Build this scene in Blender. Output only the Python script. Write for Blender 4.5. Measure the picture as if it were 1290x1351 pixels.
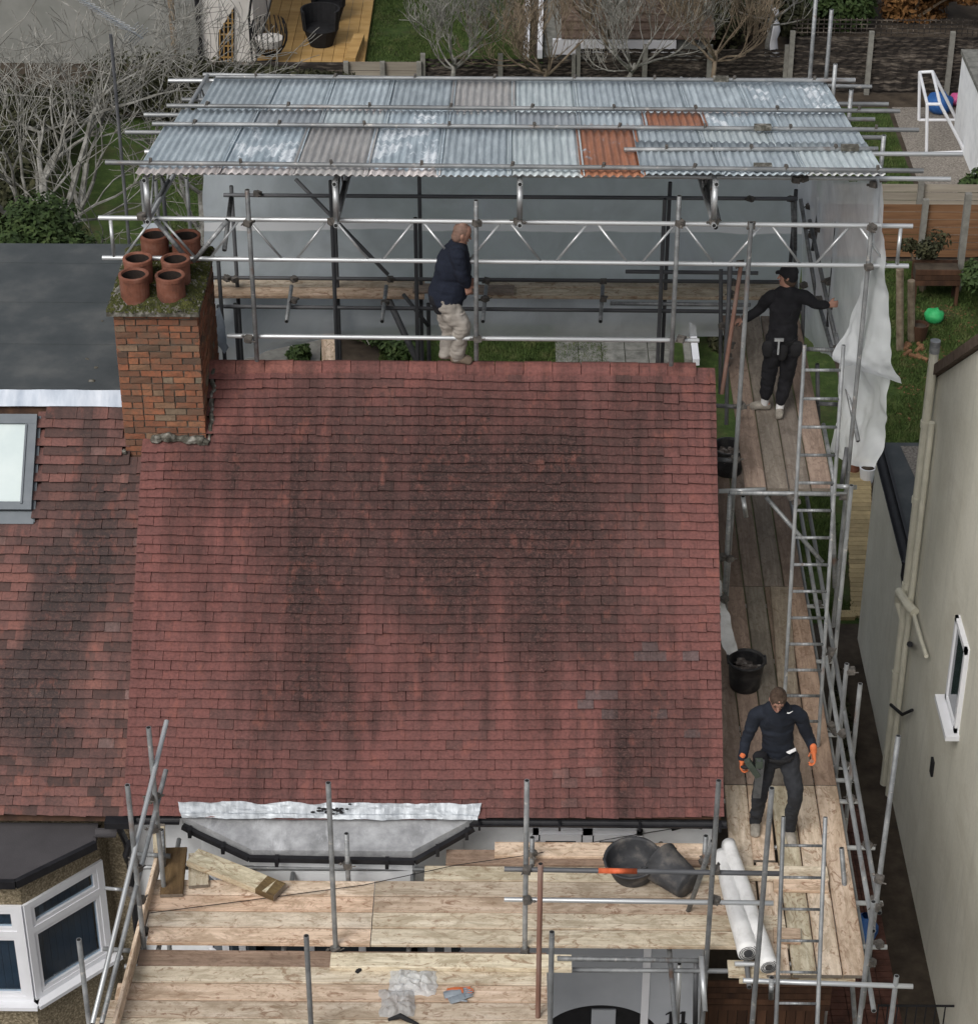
import bpy, bmesh, math, random
from mathutils import Vector, Matrix, Quaternion, noise
random.seed(7)
R = math.radians
scene = bpy.context.scene
for _o in list(bpy.data.objects): bpy.data.objects.remove(_o)
# ------------------------------------------------------------------ camera
CF = 3094.48; PITCH = 0.5604024; YAW = -0.0086855; ROLL = 0.0016005
CPOS = Vector((3.80884, -18.21768, 20.15881))
fw = Vector((math.sin(YAW)*math.cos(PITCH), math.cos(YAW)*math.cos(PITCH), -math.sin(PITCH)))
rt0 = Vector((math.cos(YAW), -math.sin(YAW), 0)); up0 = rt0.cross(fw)
rt = math.cos(ROLL)*rt0 + math.sin(ROLL)*up0
up = -math.sin(ROLL)*rt0 + math.cos(ROLL)*up0
cam = bpy.data.cameras.new('camera'); camo = bpy.data.objects.new('camera', cam)
scene.collection.objects.link(camo)
camo.matrix_world = Matrix(((rt.x, up.x, -fw.x, CPOS.x), (rt.y, up.y, -fw.y, CPOS.y), (rt.z, up.z, -fw.z, CPOS.z), (0, 0, 0, 1)))
cam.sensor_fit = 'HORIZONTAL'; cam.sensor_width = 36; cam.lens = 36*CF/1290
cam.clip_start = 0.1; cam.clip_end = 500
scene.camera = camo
# ------------------------------------------------------------------ world, sun, exposure (overcast)
world = bpy.data.worlds.new('World'); scene.world = world; world.use_nodes = True
wn = world.node_tree.nodes; wl = world.node_tree.links
bg = wn['Background']; sky = wn.new('ShaderNodeTexSky')
sky.sky_type = 'NISHITA'; sky.sun_disc = False
SUN_EL, SUN_AZ = R(46), R(212)
sky.sun_elevation = SUN_EL; sky.sun_rotation = SUN_AZ; sky.air_density = 1.0; sky.dust_density = 4.0; sky.ozone_density = 0.6
hs = wn.new('ShaderNodeHueSaturation'); hs.inputs['Saturation'].default_value = 0.35
wl.new(sky.outputs[0], hs.inputs['Color']); wl.new(hs.outputs[0], bg.inputs[0])
bg.inputs[1].default_value = 0.085
sun = bpy.data.lights.new('sun', 'SUN'); sun.energy = 1.15; sun.angle = R(30); sun.color = (1, 0.97, 0.93)
suno = bpy.data.objects.new('sun', sun); scene.collection.objects.link(suno)
sd = Vector((math.sin(SUN_AZ)*math.cos(SUN_EL), math.cos(SUN_AZ)*math.cos(SUN_EL), math.sin(SUN_EL)))
suno.rotation_euler = sd.to_track_quat('Z', 'Y').to_euler()
scene.view_settings.view_transform = 'Standard'; scene.view_settings.look = 'None'
scene.view_settings.exposure = 0.55; scene.view_settings.gamma = 1.0
scene.render.resolution_x = 977; scene.render.resolution_y = 1024

# ------------------------------------------------------------------ helpers
COL = scene.collection
WP = {}                                   # world position of every parented object
def at(px, py, x=None, y=None, z=None):
    """point of the place seen at a photo pixel, on the plane x=, y= or z="""
    d = rt*((px-645)/CF) + up*((675.5-py)/CF) + fw
    if x is not None: t = (x-CPOS.x)/d.x
    elif y is not None: t = (y-CPOS.y)/d.y
    else: t = (z-CPOS.z)/d.z
    return CPOS + d*t
def thing(name, label, cat, loc=(0, 0, 0), group=None):
    o = bpy.data.objects.new(name, None); COL.objects.link(o)
    o.location = loc; o.empty_display_size = 0.1; WP[o] = Vector(loc)
    o['label'] = label; o['category'] = cat
    if group: o['group'] = group
    return o
def link(name, me, mat=None, parent=None, loc=(0, 0, 0), rot=None, label=None, scale=None):
    """one mesh object; loc is a world position"""
    o = bpy.data.objects.new(name, me); COL.objects.link(o)
    if mat is not None and not me.materials: me.materials.append(mat)
    loc = Vector(loc); WP[o] = loc
    if parent is not None:
        o.parent = parent; o.location = loc - WP[parent]
    else: o.location = loc
    if rot is not None: o.rotation_euler = rot
    if scale is not None: o.scale = scale
    if label: o['label'] = label
    return o
def tag(o, label, cat, group=None):
    o['label'] = label; o['category'] = cat
    if group: o['group'] = group
    return o
def kind(o, k): o['kind'] = k; return o
class MB:
    def __init__(s): s.v = []; s.f = []; s.att = []
    def quad(s, a, b, c, d):
        n = len(s.v); s.v += [tuple(a), tuple(b), tuple(c), tuple(d)]; s.f.append((n, n+1, n+2, n+3)); return s
    def poly(s, pts):
        n = len(s.v); s.v += [tuple(p) for p in pts]; s.f.append(tuple(range(n, n+len(pts)))); return s
    def hexa(s, p):
        n = len(s.v); s.v += [tuple(q) for q in p]
        s.f += [tuple(n+i for i in q) for q in ((0, 3, 2, 1), (4, 5, 6, 7), (0, 1, 5, 4), (1, 2, 6, 5), (2, 3, 7, 6), (3, 0, 4, 7))]
        return s
    def box(s, x0, x1, y0, y1, z0, z1):
        return s.hexa([(x0, y0, z0), (x1, y0, z0), (x1, y1, z0), (x0, y1, z0), (x0, y0, z1), (x1, y0, z1), (x1, y1, z1), (x0, y1, z1)])
    def bar(s, a, b, w, h, upv=(0, 0, 1)):
        a = Vector(a); b = Vector(b); d = (b-a).normalized(); u = Vector(upv)
        sd_ = d.cross(u)
        if sd_.length < 1e-3: sd_ = d.cross(Vector((1, 0, 0)))
        sd_.normalize(); u = sd_.cross(d)
        P = []
        for c in (a, b):
            P.append([c-sd_*w/2-u*h/2, c+sd_*w/2-u*h/2, c+sd_*w/2+u*h/2, c-sd_*w/2+u*h/2])
        n = len(s.v); s.v += [tuple(q) for q in P[0]+P[1]]
        s.f += [tuple(n+i for i in q) for q in ((0, 1, 2, 3), (7, 6, 5, 4), (0, 4, 5, 1), (1, 5, 6, 2), (2, 6, 7, 3), (3, 7, 4, 0))]
        return s
    def prism(s, pts, d):
        """closed outline extruded by vector d"""
        n = len(s.v); k = len(pts); d = Vector(d)
        s.v += [tuple(p) for p in pts] + [tuple(Vector(p)+d) for p in pts]
        s.f.append(tuple(range(n+k-1, n-1, -1))); s.f.append(tuple(range(n+k, n+2*k)))
        for i in range(k):
            j = (i+1) % k; s.f.append((n+i, n+j, n+k+j, n+k+i))
        return s
    def tube(s, pts, rad, n=8, cap=True):
        pts = [Vector(p) for p in pts]
        if not isinstance(rad, (list, tuple)): rad = [rad]*len(pts)
        base = len(s.v); ref = None
        for i, p in enumerate(pts):
            d = (pts[min(i+1, len(pts)-1)]-pts[max(i-1, 0)])
            if d.length < 1e-9: d = Vector((0, 0, 1))
            d.normalize()
            if ref is None:
                ref = d.orthogonal().normalized()
            ref = (ref - d*ref.dot(d));
            if ref.length < 1e-6: ref = d.orthogonal()
            ref.normalize(); b = d.cross(ref)
            for k in range(n):
                a = 2*math.pi*k/n
                s.v.append(tuple(p+(ref*math.cos(a)+b*math.sin(a))*rad[i]))
        for i in range(len(pts)-1):
            for k in range(n):
                k2 = (k+1) % n
                s.f.append((base+i*n+k, base+i*n+k2, base+(i+1)*n+k2, base+(i+1)*n+k))
        if cap:
            s.f.append(tuple(base+k for k in range(n-1, -1, -1)))
            e = base+(len(pts)-1)*n; s.f.append(tuple(e+k for k in range(n)))
        return s
    def lathe(s, prof, c=(0, 0, 0), n=20):
        """profile list of (r,z)"""
        b = len(s.v)
        for (r_, z_) in prof:
            for k in range(n):
                a = 2*math.pi*k/n; s.v.append((c[0]+r_*math.cos(a), c[1]+r_*math.sin(a), c[2]+z_))
        for i in range(len(prof)-1):
            for k in range(n):
                k2 = (k+1) % n
                s.f.append((b+i*n+k, b+i*n+k2, b+(i+1)*n+k2, b+(i+1)*n+k))
        return s
    def mesh(s, name, smooth=False):
        me = bpy.data.meshes.new(name); me.from_pydata(s.v, [], s.f)
        if smooth:
            for p in me.polygons: p.use_smooth = True
        me.update(); return me
    def build(s, name, mat, parent=None, label=None, smooth=False, loc=None):
        """vertices are world coordinates"""
        if loc is None:
            loc = WP[parent] if parent is not None else Vector(s.v[0])
        loc = Vector(loc)
        s.v = [tuple(Vector(p)-loc) for p in s.v]
        return link(name, s.mesh(name, smooth), mat, parent, loc, label=label)
def grid(fn, nu, nv):
    m = MB()
    for j in range(nv+1):
        for i in range(nu+1): m.v.append(tuple(fn(i/nu, j/nv)))
    for j in range(nv):
        for i in range(nu):
            a = j*(nu+1)+i; m.f.append((a, a+1, a+nu+2, a+nu+1))
    return m
def crom(P, t):
    n = len(P)-1; s_ = min(max(t, 0), 1)*n; i = min(int(s_), n-1); u = s_-i
    p0 = P[max(i-1, 0)]; p1 = P[i]; p2 = P[i+1]; p3 = P[min(i+2, n)]
    return 0.5*((2*p1)+(p2-p0)*u+(2*p0-5*p1+4*p2-p3)*u*u+(3*p1-p0-3*p2+p3)*u**3)
def cloth(rows, nu=24, nv=24, wob=0.02, wf=3.0, seed=0):
    """surface through a grid of control points, with folds"""
    rows = [[Vector(p) for p in r] for r in rows]
    def fn(u, v):
        q = crom([crom(r, u) for r in rows], v)
        n = noise.noise_vector(q*wf+Vector((seed, 0, 0)))
        return q + n*wob + noise.noise_vector(q*wf*2.7+Vector((seed, 3, 0)))*wob*0.4 + noise.noise_vector(Vector((q.x*9, q.y*9, q.z*3.5+seed)))*min(wob, .05)*0.35
    return grid(fn, nu, nv)

# ------------------------------------------------------------------ materials
class NT:
    def __init__(s, name):
        s.m = bpy.data.materials.new(name); s.m.use_nodes = True; s.t = s.m.node_tree
        s.n = s.t.nodes; s.b = s.n['Principled BSDF']; s.out = s.n['Material Output']
    def new(s, t, **k):
        n = s.n.new(t)
        for a, v in k.items(): setattr(n, a, v)
        return n
    def l(s, a, b): s.t.links.new(a, b)
    def coord(s, world=False, stretch=(1, 1, 1), rand=True):
        if world: src = s.new('ShaderNodeNewGeometry').outputs['Position']
        else: src = s.new('ShaderNodeTexCoord').outputs['Object']
        mp = s.new('ShaderNodeMapping'); mp.inputs['Scale'].default_value = stretch
        s.l(src, mp.inputs['Vector'])
        if not world and rand:
            oi = s.new('ShaderNodeObjectInfo'); cb = s.new('ShaderNodeMath', operation='MULTIPLY'); cb.inputs[1].default_value = 37.0
            s.l(oi.outputs['Random'], cb.inputs[0]); s.l(cb.outputs[0], mp.inputs['Location'])
        return mp.outputs[0]
    def noise(s, vec, scale, detail=4, rough=0.55, dist=0):
        n = s.new('ShaderNodeTexNoise'); n.inputs['Scale'].default_value = scale; n.inputs['Detail'].default_value = detail
        n.inputs['Roughness'].default_value = rough; n.inputs['Distortion'].default_value = dist
        s.l(vec, n.inputs['Vector']); return n.outputs['Fac']
    def ramp(s, fac, stops):
        r_ = s.new('ShaderNodeValToRGB'); e = r_.color_ramp.elements
        for i, (p, c) in enumerate(stops):
            if i < 2: e[i].position = p
            else: e.new(p)
        for i, (p, c) in enumerate(stops):
            c = c if hasattr(c, '__len__') else (c, c, c)
            e[i].color = (c[0], c[1], c[2], 1)
        s.l(fac, r_.inputs[0]); return r_.outputs[0]
    def mix(s, fac, a, b, mode='MIX'):
        m = s.new('ShaderNodeMix', data_type='RGBA', blend_type=mode)
        for sock, v in ((m.inputs[0], fac), (m.inputs[6], a), (m.inputs[7], b)):
            if isinstance(v, (int, float)): sock.default_value = v
            elif isinstance(v, (tuple, list)): sock.default_value = (v[0], v[1], v[2], 1)
            else: s.l(v, sock)
        return m.outputs[2]
    def math(s, op, a, b=0.0, c=None):
        m = s.new('ShaderNodeMath', operation=op)
        for i, v in enumerate((a, b) if c is None else (a, b, c)):
            if isinstance(v, (int, float)): m.inputs[i].default_value = v
            else: s.l(v, m.inputs[i])
        return m.outputs[0]
    def rnd(s): return s.new('ShaderNodeObjectInfo').outputs['Random']
    def vary(s, col, amt, fac=None):
        """value change per object"""
        f = fac if fac is not None else s.rnd()
        v = s.math('MULTIPLY_ADD', f, 2*amt, 1-amt)
        h = s.new('ShaderNodeHueSaturation'); s.l(v, h.inputs['Value']); s.l(col, h.inputs['Color']); return h.outputs[0]
    def bump(s, h, strength=0.3, dist=0.01):
        b = s.new('ShaderNodeBump'); b.inputs['Strength'].default_value = strength; b.inputs['Distance'].default_value = dist
        s.l(h, b.inputs['Height']); s.l(b.outputs[0], s.b.inputs['Normal'])
    def fin(s, col, rough=0.8, metal=0.0, spec=0.4):
        if isinstance(col, tuple): s.b.inputs['Base Color'].default_value = (*col, 1)
        else: s.l(col, s.b.inputs['Base Color'])
        if isinstance(rough, (int, float)): s.b.inputs['Roughness'].default_value = rough
        else: s.l(rough, s.b.inputs['Roughness'])
        s.b.inputs['Metallic'].default_value = metal; s.b.inputs['Specular IOR Level'].default_value = spec
        return s.m
def pm(name, cols, scale=6, rough=0.8, metal=0, bump=0.0, bscale=60, stretch=(1, 1, 1), world=False, rand=0.0, detail=5, spec=0.3, bdist=0.01):
    n = NT(name); v = n.coord(world, stretch)
    f = n.noise(v, scale, detail, 0.6)
    k = len(cols)
    c = n.ramp(f, [(0.28+0.44*i/max(1, k-1), cols[i]) for i in range(k)]) if k > 1 else None
    if c is None: c = n.ramp(f, [(0.3, tuple(x*0.85 for x in cols[0])), (0.7, tuple(min(1, x*1.12) for x in cols[0]))])
    if rand: c = n.vary(c, rand)
    if bump: n.bump(n.noise(v, bscale, 3), bump, bdist)
    return n.fin(c, rough, metal, spec)
M = {}
def tube_mat(name, a, b, c, metal, rough):
    n = NT(name); v = n.coord(False, (1, 1, 3)); oc = n.ramp(n.noise(v, 5, 6, 0.65), [(0.3, a), (0.5, b), (0.7, c)])
    oc = n.mix(n.ramp(n.noise(n.coord(False, (1, 1, 5)), 9, 4, 0.7), [(0.62, 0.0), (0.68, 0.8)]), oc, (0.45, 0.43, 0.4))
    oc = n.mix(n.ramp(n.noise(n.coord(False, (1, 1, 2.2)), 3, 5, 0.7), [(0.60, 0.0), (0.72, 0.75)]), oc, (0.16, 0.085, 0.05))
    oc = n.vary(oc, 0.28); n.bump(n.noise(v, 60, 3), 0.2, 0.004); return n.fin(oc, rough, metal, 0.5)
M['galv'] = tube_mat('galvanised_tube', (0.13, 0.135, 0.14), (0.22, 0.23, 0.235), (0.34, 0.35, 0.355), .4, .52)
M['galv_light'] = pm('bright_alloy_tube', [(0.36, 0.37, 0.38), (0.48, 0.5, 0.51), (0.62, 0.63, 0.64)], 7, 0.42, 0.5, 0.1, 80, (1, 1, 0.3), rand=0.12, spec=0.5)
M['tube_dark'] = pm('weathered_shaded_tube', [(0.05, 0.053, 0.058), (0.10, 0.103, 0.11), (0.17, 0.172, 0.175)], 9, 0.6, 0.3, 0.15, 80, (1, 1, 0.3), rand=0.25)  # darker tone; on rear scaffold tubes the shade is put into the colour
M['tube_rust'] = pm('rusty_tube', [(0.16, 0.075, 0.05), (0.23, 0.13, 0.1), (0.27, 0.2, 0.17)], 11, 0.8, 0.1, 0.2, 80, (1, 1, 0.4), rand=0.1)
M['clamp'] = pm('coupler_steel', [(0.06, 0.058, 0.055), (0.12, 0.11, 0.1), (0.2, 0.18, 0.16)], 20, 0.7, 0.4, 0.1)
M['orange_band'] = pm('orange_tape', [(0.55, 0.1, 0.035), (0.68, 0.16, 0.07)], 10, 0.6)
M['bore'] = pm('tube_bore', [(0.01, 0.01, 0.01), (0.02, 0.02, 0.02)], 4, 0.9)
def board_mat(name, cols, knot=0.6, wet=0.5, rand=0.16):
    n = NT(name); v = n.coord(False, (0.4, 6, 6)); v2 = n.coord(False, (1.6, 3, 3)); v3 = n.coord(False, (1.0, 2.2, 2.2))
    g = n.noise(v, 2.6, 7, 0.72, 0.8); c = n.ramp(g, [(0.3, cols[0]), (0.5, cols[1]), (0.70, cols[2])])
    k = n.ramp(n.noise(v2, 3.6, 6, 0.7, 1.6), [(0.53, 0.0), (0.63, 1.0)])
    c = n.mix(n.math('MULTIPLY', k, knot), c, cols[3])
    w = n.ramp(n.noise(v3, 2.2, 7, 0.75, 0.8), [(0.47, 0.0), (0.60, 1.0)])
    c = n.mix(n.math('MULTIPLY', w, wet), c, cols[4])
    gr = n.ramp(n.noise(n.coord(False, (2, 2, 2)), 9, 5, 0.7), [(0.5, 0.0), (0.75, 0.35)]); c = n.mix(gr, c, cols[4])
    tint = n.ramp(n.math('FRACT', n.math('MULTIPLY', n.rnd(), 7.31)), [(0.0, (1.0, 0.86, 0.80)), (0.5, (1, 1, 1)), (1.0, (0.93, 0.98, 0.9))]); c = n.mix(1.0, c, tint, 'MULTIPLY')
    sp = n.new('ShaderNodeSeparateXYZ'); n.l(n.new('ShaderNodeTexCoord').outputs['Object'], sp.inputs[0])
    ed = n.ramp(n.math('ABSOLUTE', sp.outputs[1]), [(0.085, 0.0), (0.112, 0.6)]); c = n.mix(n.math('MULTIPLY', ed, n.noise(v3, 6, 3)), c, cols[3])
    c = n.vary(c, rand); n.bump(g, 0.35, 0.004)
    return n.fin(c, 0.85, 0, 0.25)
M['board'] = board_mat('new_scaffold_board', [(0.42, 0.34, 0.255), (0.62, 0.53, 0.415), (0.78, 0.70, 0.59), (0.24, 0.14, 0.085), (0.31, 0.25, 0.175)], .8, .65, .2)
M['board_old'] = board_mat('worn_scaffold_board', [(0.18, 0.15, 0.125), (0.27, 0.23, 0.195), (0.37, 0.325, 0.28), (0.12, 0.085, 0.065), (0.15, 0.125, 0.105)], 0.5, 0.6, 0.24)
M['board_mid'] = board_mat('walkway_board', [(0.21, 0.17, 0.13), (0.31, 0.255, 0.2), (0.42, 0.35, 0.285), (0.12, 0.07, 0.045), (0.15, 0.115, 0.09)], 0.5, 0.5, 0.2)
M['board_wet'] = board_mat('wet_oiled_board', [(0.1, 0.065, 0.03), (0.16, 0.105, 0.05), (0.22, 0.15, 0.08), (0.06, 0.03, 0.015), (0.08, 0.05, 0.03)], 0.5, 0.5, 0.1)
M['end_band'] = pm('board_end_hoop', [(0.18, 0.15, 0.12), (0.3, 0.27, 0.23)], 20, 0.6, 0.5)
def tile_mat(name, ramp, stain, mossc, blobs, stainc):
    n = NT(name)
    a = n.new('ShaderNodeAttribute', attribute_name='tint').outputs['Fac']
    c = n.ramp(a, ramp)
    pos = n.new('ShaderNodeNewGeometry').outputs['Position']
    def mp(s_): 
        m_ = n.new('ShaderNodeMapping'); m_.inputs['Scale'].default_value = s_; n.l(pos, m_.inputs[0]); return m_.outputs[0]
    fine = n.noise(mp((1, 1, 1)), 34, 4, 0.7)
    c = n.mix(n.math('MULTIPLY', n.ramp(fine, [(0.42, 0.0), (0.66, 1.0)]), 0.42), c, stainc)
    crust = n.ramp(n.noise(mp((1, 1, 1)), 30, 4, 0.75, 1.5), [(0.53, 0.0), (0.60, 1.0)])
    streak = n.math('MULTIPLY_ADD', n.noise(mp((1.0, 0.05, 0.05)), 6.5, 5, 0.65, 0.1), 0.5, n.math('MULTIPLY', n.noise(mp((1.0, 0.2, 0.2)), 4.2, 8, 0.76, 0.25), 0.5))
    broad = n.noise(mp((1, 0.6, 0.6)), 0.9, 3, 0.5)
    tot = n.math('ADD', n.math('MULTIPLY', streak, 0.78), n.math('MULTIPLY', broad, 0.22))
    for (bx, by, bz, sx, sy, w) in blobs:
        m_ = n.new('ShaderNodeMapping'); m_.vector_type = 'POINT'
        m_.inputs['Location'].default_value = (-bx/sx, -by/sy, -bz/sy); m_.inputs['Scale'].default_value = (1/sx, 1/sy, 1/sy); n.l(pos, m_.inputs[0])
        ln = n.new('ShaderNodeVectorMath', operation='LENGTH'); n.l(m_.outputs[0], ln.inputs[0])
        e = n.ramp(ln.outputs['Value'], [(0.15, 1.0), (1.0, 0.0)])
        tot = n.math('ADD', tot, n.math('MULTIPLY', e, w))
    f = n.ramp(tot, [(0.46, 0.0), (0.56, 0.55), (0.70, 1.0)])
    # crust breaks up in grains so the stain edge is never smooth
    f2 = n.math('MULTIPLY', f, n.math('MULTIPLY_ADD', n.noise(mp((1, 1, 1)), 22, 5, 0.75), 1.3, 0.25))
    f2 = n.math('MINIMUM', f2, 1.0)
    c = n.mix(n.math('MULTIPLY', f2, stain), c, stainc)
    c = n.mix(n.math('MULTIPLY', n.math('MULTIPLY', crust, f), 0.28), c, mossc)
    rd = n.ramp(n.noise(mp((1, 0.5, 0.5)), 7, 5, 0.7), [(0.56, 0.0), (0.70, 0.4)]); c = n.mix(rd, c, (0.27, 0.10, 0.075))
    mo = n.math('MULTIPLY', n.ramp(n.noise(mp((1, 1, 1)), 48, 4, 0.7), [(0.58, 0.0), (0.68, 1.0)]), n.ramp(n.noise(mp((1, 1, 1)), 2.3, 3), [(0.45, 0.2), (0.65, 1.6)]))
    c = n.mix(n.math('MULTIPLY', mo, 0.35), c, mossc)
    n.bump(fine, 0.5, 0.006)
    return n.fin(c, 0.85, 0, 0.25)
M['tile_edge'] = pm('course_shadow_tail', [(0.012, 0.006, 0.006), (0.03, 0.012, 0.011)], 9, 0.95, world=True)  # near-black tail faces paint in the shadow line below each course
M['tile'] = tile_mat('machine_made_red_tile', [(0.0, (0.105, 0.06, 0.054)), (0.35, (0.168, 0.073, 0.066)), (0.7, (0.208, 0.083, 0.073)), (0.94, (0.255, 0.105, 0.085)), (1.0, (0.12, 0.098, 0.1))],
    0.97, (0.24, 0.135, 0.115), [(1.75, 2.0, 6.9, 0.75, 2.2, 0.20), (2.4, 2.2, 7.1, 0.35, 1.4, 0.10), (4.1, 2.3, 7.2, 1.1, 1.0, 0.26), (3.1, 2.3, 7.2, 0.7, 1.7, 0.20), (4.3, 1.55, 6.5, 0.9, .8, 0.14), (4.98, 0.45, 5.5, 0.20, 1.3, 0.16), (5.4, 0.6, 5.6, 0.7, 0.6, 0.05), (2.0, 0.9, 5.9, 1.0, 0.7, 0.10), (0.9, 2.7, 7.5, .7, .6, .1), (4.5, 3.0, 7.8, 1.5, .7, .08), (0.6, 0.8, 5.8, 0.6, 1.6, -0.14), (3.3, 0.4, 5.5, 1.2, 0.6, -0.1), (5.8, 1.9, 6.8, 0.3, 1.6, -.12), (3.0, 2.9, 7.7, 2.6, 1.0, .06), (3.4, 1.7, 6.6, .35, 1.3, .1)], (0.028, 0.019, 0.018))
M['tile_old'] = tile_mat('mixed_red_and_brown_tile', [(0.0, (0.075, 0.045, 0.04)), (0.3, (0.125, 0.070, 0.062)), (0.6, (0.18, 0.088, 0.078)), (0.88, (0.235, 0.105, 0.085)), (1.0, (0.22, 0.155, 0.145))],
    0.9, (0.2, 0.125, 0.10), [(-0.4, 2.2, 7.0, 0.5, 0.9, 0.24), (-0.75, 1.6, 6.4, 0.45, 0.9, 0.26), (-1.0, 1.0, 5.9, 0.4, 0.9, 0.26), (-1.6, 2.35, 7.2, 0.3, .5, 0.3), (-0.9, 2.9, 7.5, 0.2, .4, -.2), (-0.55, 0.7, 5.6, 0.5, .6, .12), (-1.3, 1.7, 6.5, .25, .7, -.2)], (0.036, 0.03, 0.03))
def brick_mat():
    n = NT('weathered_stock_brick'); v = n.coord(False, (1, 1, 1)); v2 = n.coord(True)
    c = n.ramp(n.rnd(), [(0.0, (0.085, 0.06, 0.048)), (0.12, (0.16, 0.08, 0.052)), (0.4, (0.24, 0.095, 0.055)), (0.78, (0.32, 0.13, 0.07)), (0.93, (0.25, 0.14, 0.085)), (1.0, (0.2, 0.175, 0.13))])
    c = n.mix(n.ramp(n.noise(v, 22, 5, 0.7), [(0.45, 0.0), (0.75, 0.85)]), c, (0.11, 0.07, 0.05))
    c = n.mix(n.ramp(n.noise(v2, 3.0, 6, .7), [(0.46, 0.0), (0.66, 0.75)]), c, (0.12, 0.09, 0.065))
    n.bump(n.noise(v, 50, 4), 0.5, 0.008); return n.fin(c, 0.92, 0, 0.2)
M['brick'] = brick_mat()
M['mortar'] = pm('old_mortar', [(0.05, 0.042, 0.035), (0.10, 0.088, 0.072), (0.16, 0.14, 0.12)], 12, 0.95, 0, 0.4, 50, world=True)
M['cement'] = pm('flaunching_cement', [(0.035, 0.033, 0.026), (0.09, 0.085, 0.07), (0.30, 0.29, 0.26)], 16, 0.95, 0, 0.6, 40, world=True)
M['moss'] = pm('moss', [(0.018, 0.02, 0.008), (0.045, 0.05, 0.014), (0.10, 0.10, 0.03)], 18, 1.0, 0, 0.5, 70, world=True)
M['pot'] = pm('terracotta', [(0.09, 0.04, 0.028), (0.18, 0.070, 0.044), (0.23, 0.11, 0.08)], 7, 0.85, 0, 0.2, 40, rand=0.1)
M['soot'] = pm('soot', [(0.012, 0.01, 0.01), (0.035, 0.025, 0.02)], 12, 1.0)
M['felt'] = pm('roofing_felt', [(0.042, 0.05, 0.054), (0.06, 0.068, 0.072), (0.10, 0.105, 0.105)], 1.8, 0.75, 0, 0.25, 90, world=True, detail=8)
M['felt_bay'] = pm('bay_felt', [(0.05, 0.047, 0.05), (0.075, 0.07, 0.074)], 2, 0.75, 0, 0.3, 60, world=True)
M['lead'] = pm('lead_flashing', [(0.23, 0.27, 0.33), (0.36, 0.4, 0.46), (0.5, 0.53, 0.58)], 5, 0.5, 0.25, 0.25, 20, (1, 0.3, 0.3), world=True, detail=8)
def lead2():
    n = NT('painted_lead_roof'); v = n.coord(True); c = n.ramp(n.noise(v, 3.5, 8, 0.68), [(0.32, (0.2, 0.205, 0.21)), (0.5, (0.33, 0.335, 0.345)), (0.68, (0.48, 0.49, 0.5))])
    m = n.ramp(n.noise(n.coord(True, (1, .25, 1)), 5, 7, 0.75, 0.4), [(0.56, 0.0), (0.72, 0.7)]); c = n.mix(m, c, (0.62, 0.63, 0.65))
    n.bump(n.noise(v, 9, 5), 0.3, 0.02); return n.fin(c, 0.5, 0.15, 0.4)
M['lead_roof'] = lead2()
M['lead_white'] = pm('silvery_torn_flashing', [(0.24, 0.26, 0.28), (0.40, 0.43, 0.46), (0.60, 0.64, 0.67)], 5, 0.45, 0.2, 0.35, 10, (1.6, .4, .4), world=True, detail=8, bdist=0.02)
M['black_plastic'] = pm('black_gutter_plastic', [(0.010, 0.010, 0.012), (0.022, 0.022, 0.025)], 8, 0.45, 0, 0.05, world=True)
M['white_paint'] = pm('white_painted_render', [(0.62, 0.64, 0.66), (0.74, 0.76, 0.78), (0.8, 0.82, 0.83)], 3, 0.8, 0, 0.15, 120, world=True)
M['upvc'] = pm('white_upvc', [(0.66, 0.67, 0.7), (0.74, 0.75, 0.78)], 3, 0.4, 0, 0, spec=0.5, world=True)
M['upvc_grey'] = pm('grey_window_frame', [(0.085, 0.1, 0.115), (0.12, 0.135, 0.15)], 5, 0.45, 0.2, world=True)
M['blind'] = pm('pale_roller_blind', [(0.52, 0.6, 0.6), (0.62, 0.69, 0.68)], 2.5, 0.6, world=True)
M['pebble'] = pm('pebbledash', [(0.085, 0.07, 0.042), (0.2, 0.165, 0.11), (0.4, 0.34, 0.24)], 45, 0.95, 0, 0.9, 60, world=True, detail=3)
def wall_cream():
    n = NT('cream_smooth_render'); v = n.coord(True); c = n.ramp(n.noise(v, 1.1, 6, 0.6), [(0.3, (0.62, 0.60, 0.51)), (0.7, (0.72, 0.70, 0.61))])
    vs = n.coord(True, (3, 3, 0.25)); s_ = n.ramp(n.noise(vs, 2.2, 6, 0.7), [(0.5, 0.0), (0.8, 0.5)]); c = n.mix(s_, c, (0.44, 0.43, 0.375))
    n.bump(n.noise(v, 40, 4), 0.12, 0.01); return n.fin(n.mix(n.ramp(n.noise(n.coord(True), 26, 5, .8), [(0.35, .16), (0.6, 0.0)]), n.mix(n.ramp(n.noise(n.coord(True, (1, 1, 1.6)), .55, 7, .75, 1.2), [(0.5, 0.0), (0.62, .28)]), c, (.5, .46, .37)), (.3, .29, .26)), 0.9, 0, 0.2)
M['cream'] = wall_cream()
M['cream_pipe'] = pm('cream_painted_pipe', [(0.5, 0.485, 0.4), (0.62, 0.60, 0.5)], 6, 0.6, world=True)
M['porch'] = pm('grey_painted_render', [(0.33, 0.35, 0.38), (0.4, 0.42, 0.45)], 2, 0.8, 0, 0.1, 80, world=True)
M['dark_wood'] = pm('dark_stained_wood', [(0.025, 0.012, 0.008), (0.055, 0.027, 0.015), (0.09, 0.045, 0.026)], 6, 0.8, 0, 0.2, 40, (1, 1, 0.15), rand=0.2)
M['black'] = pm('matt_black', [(0.008, 0.008, 0.009), (0.018, 0.018, 0.02)], 8, 0.8)
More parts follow.
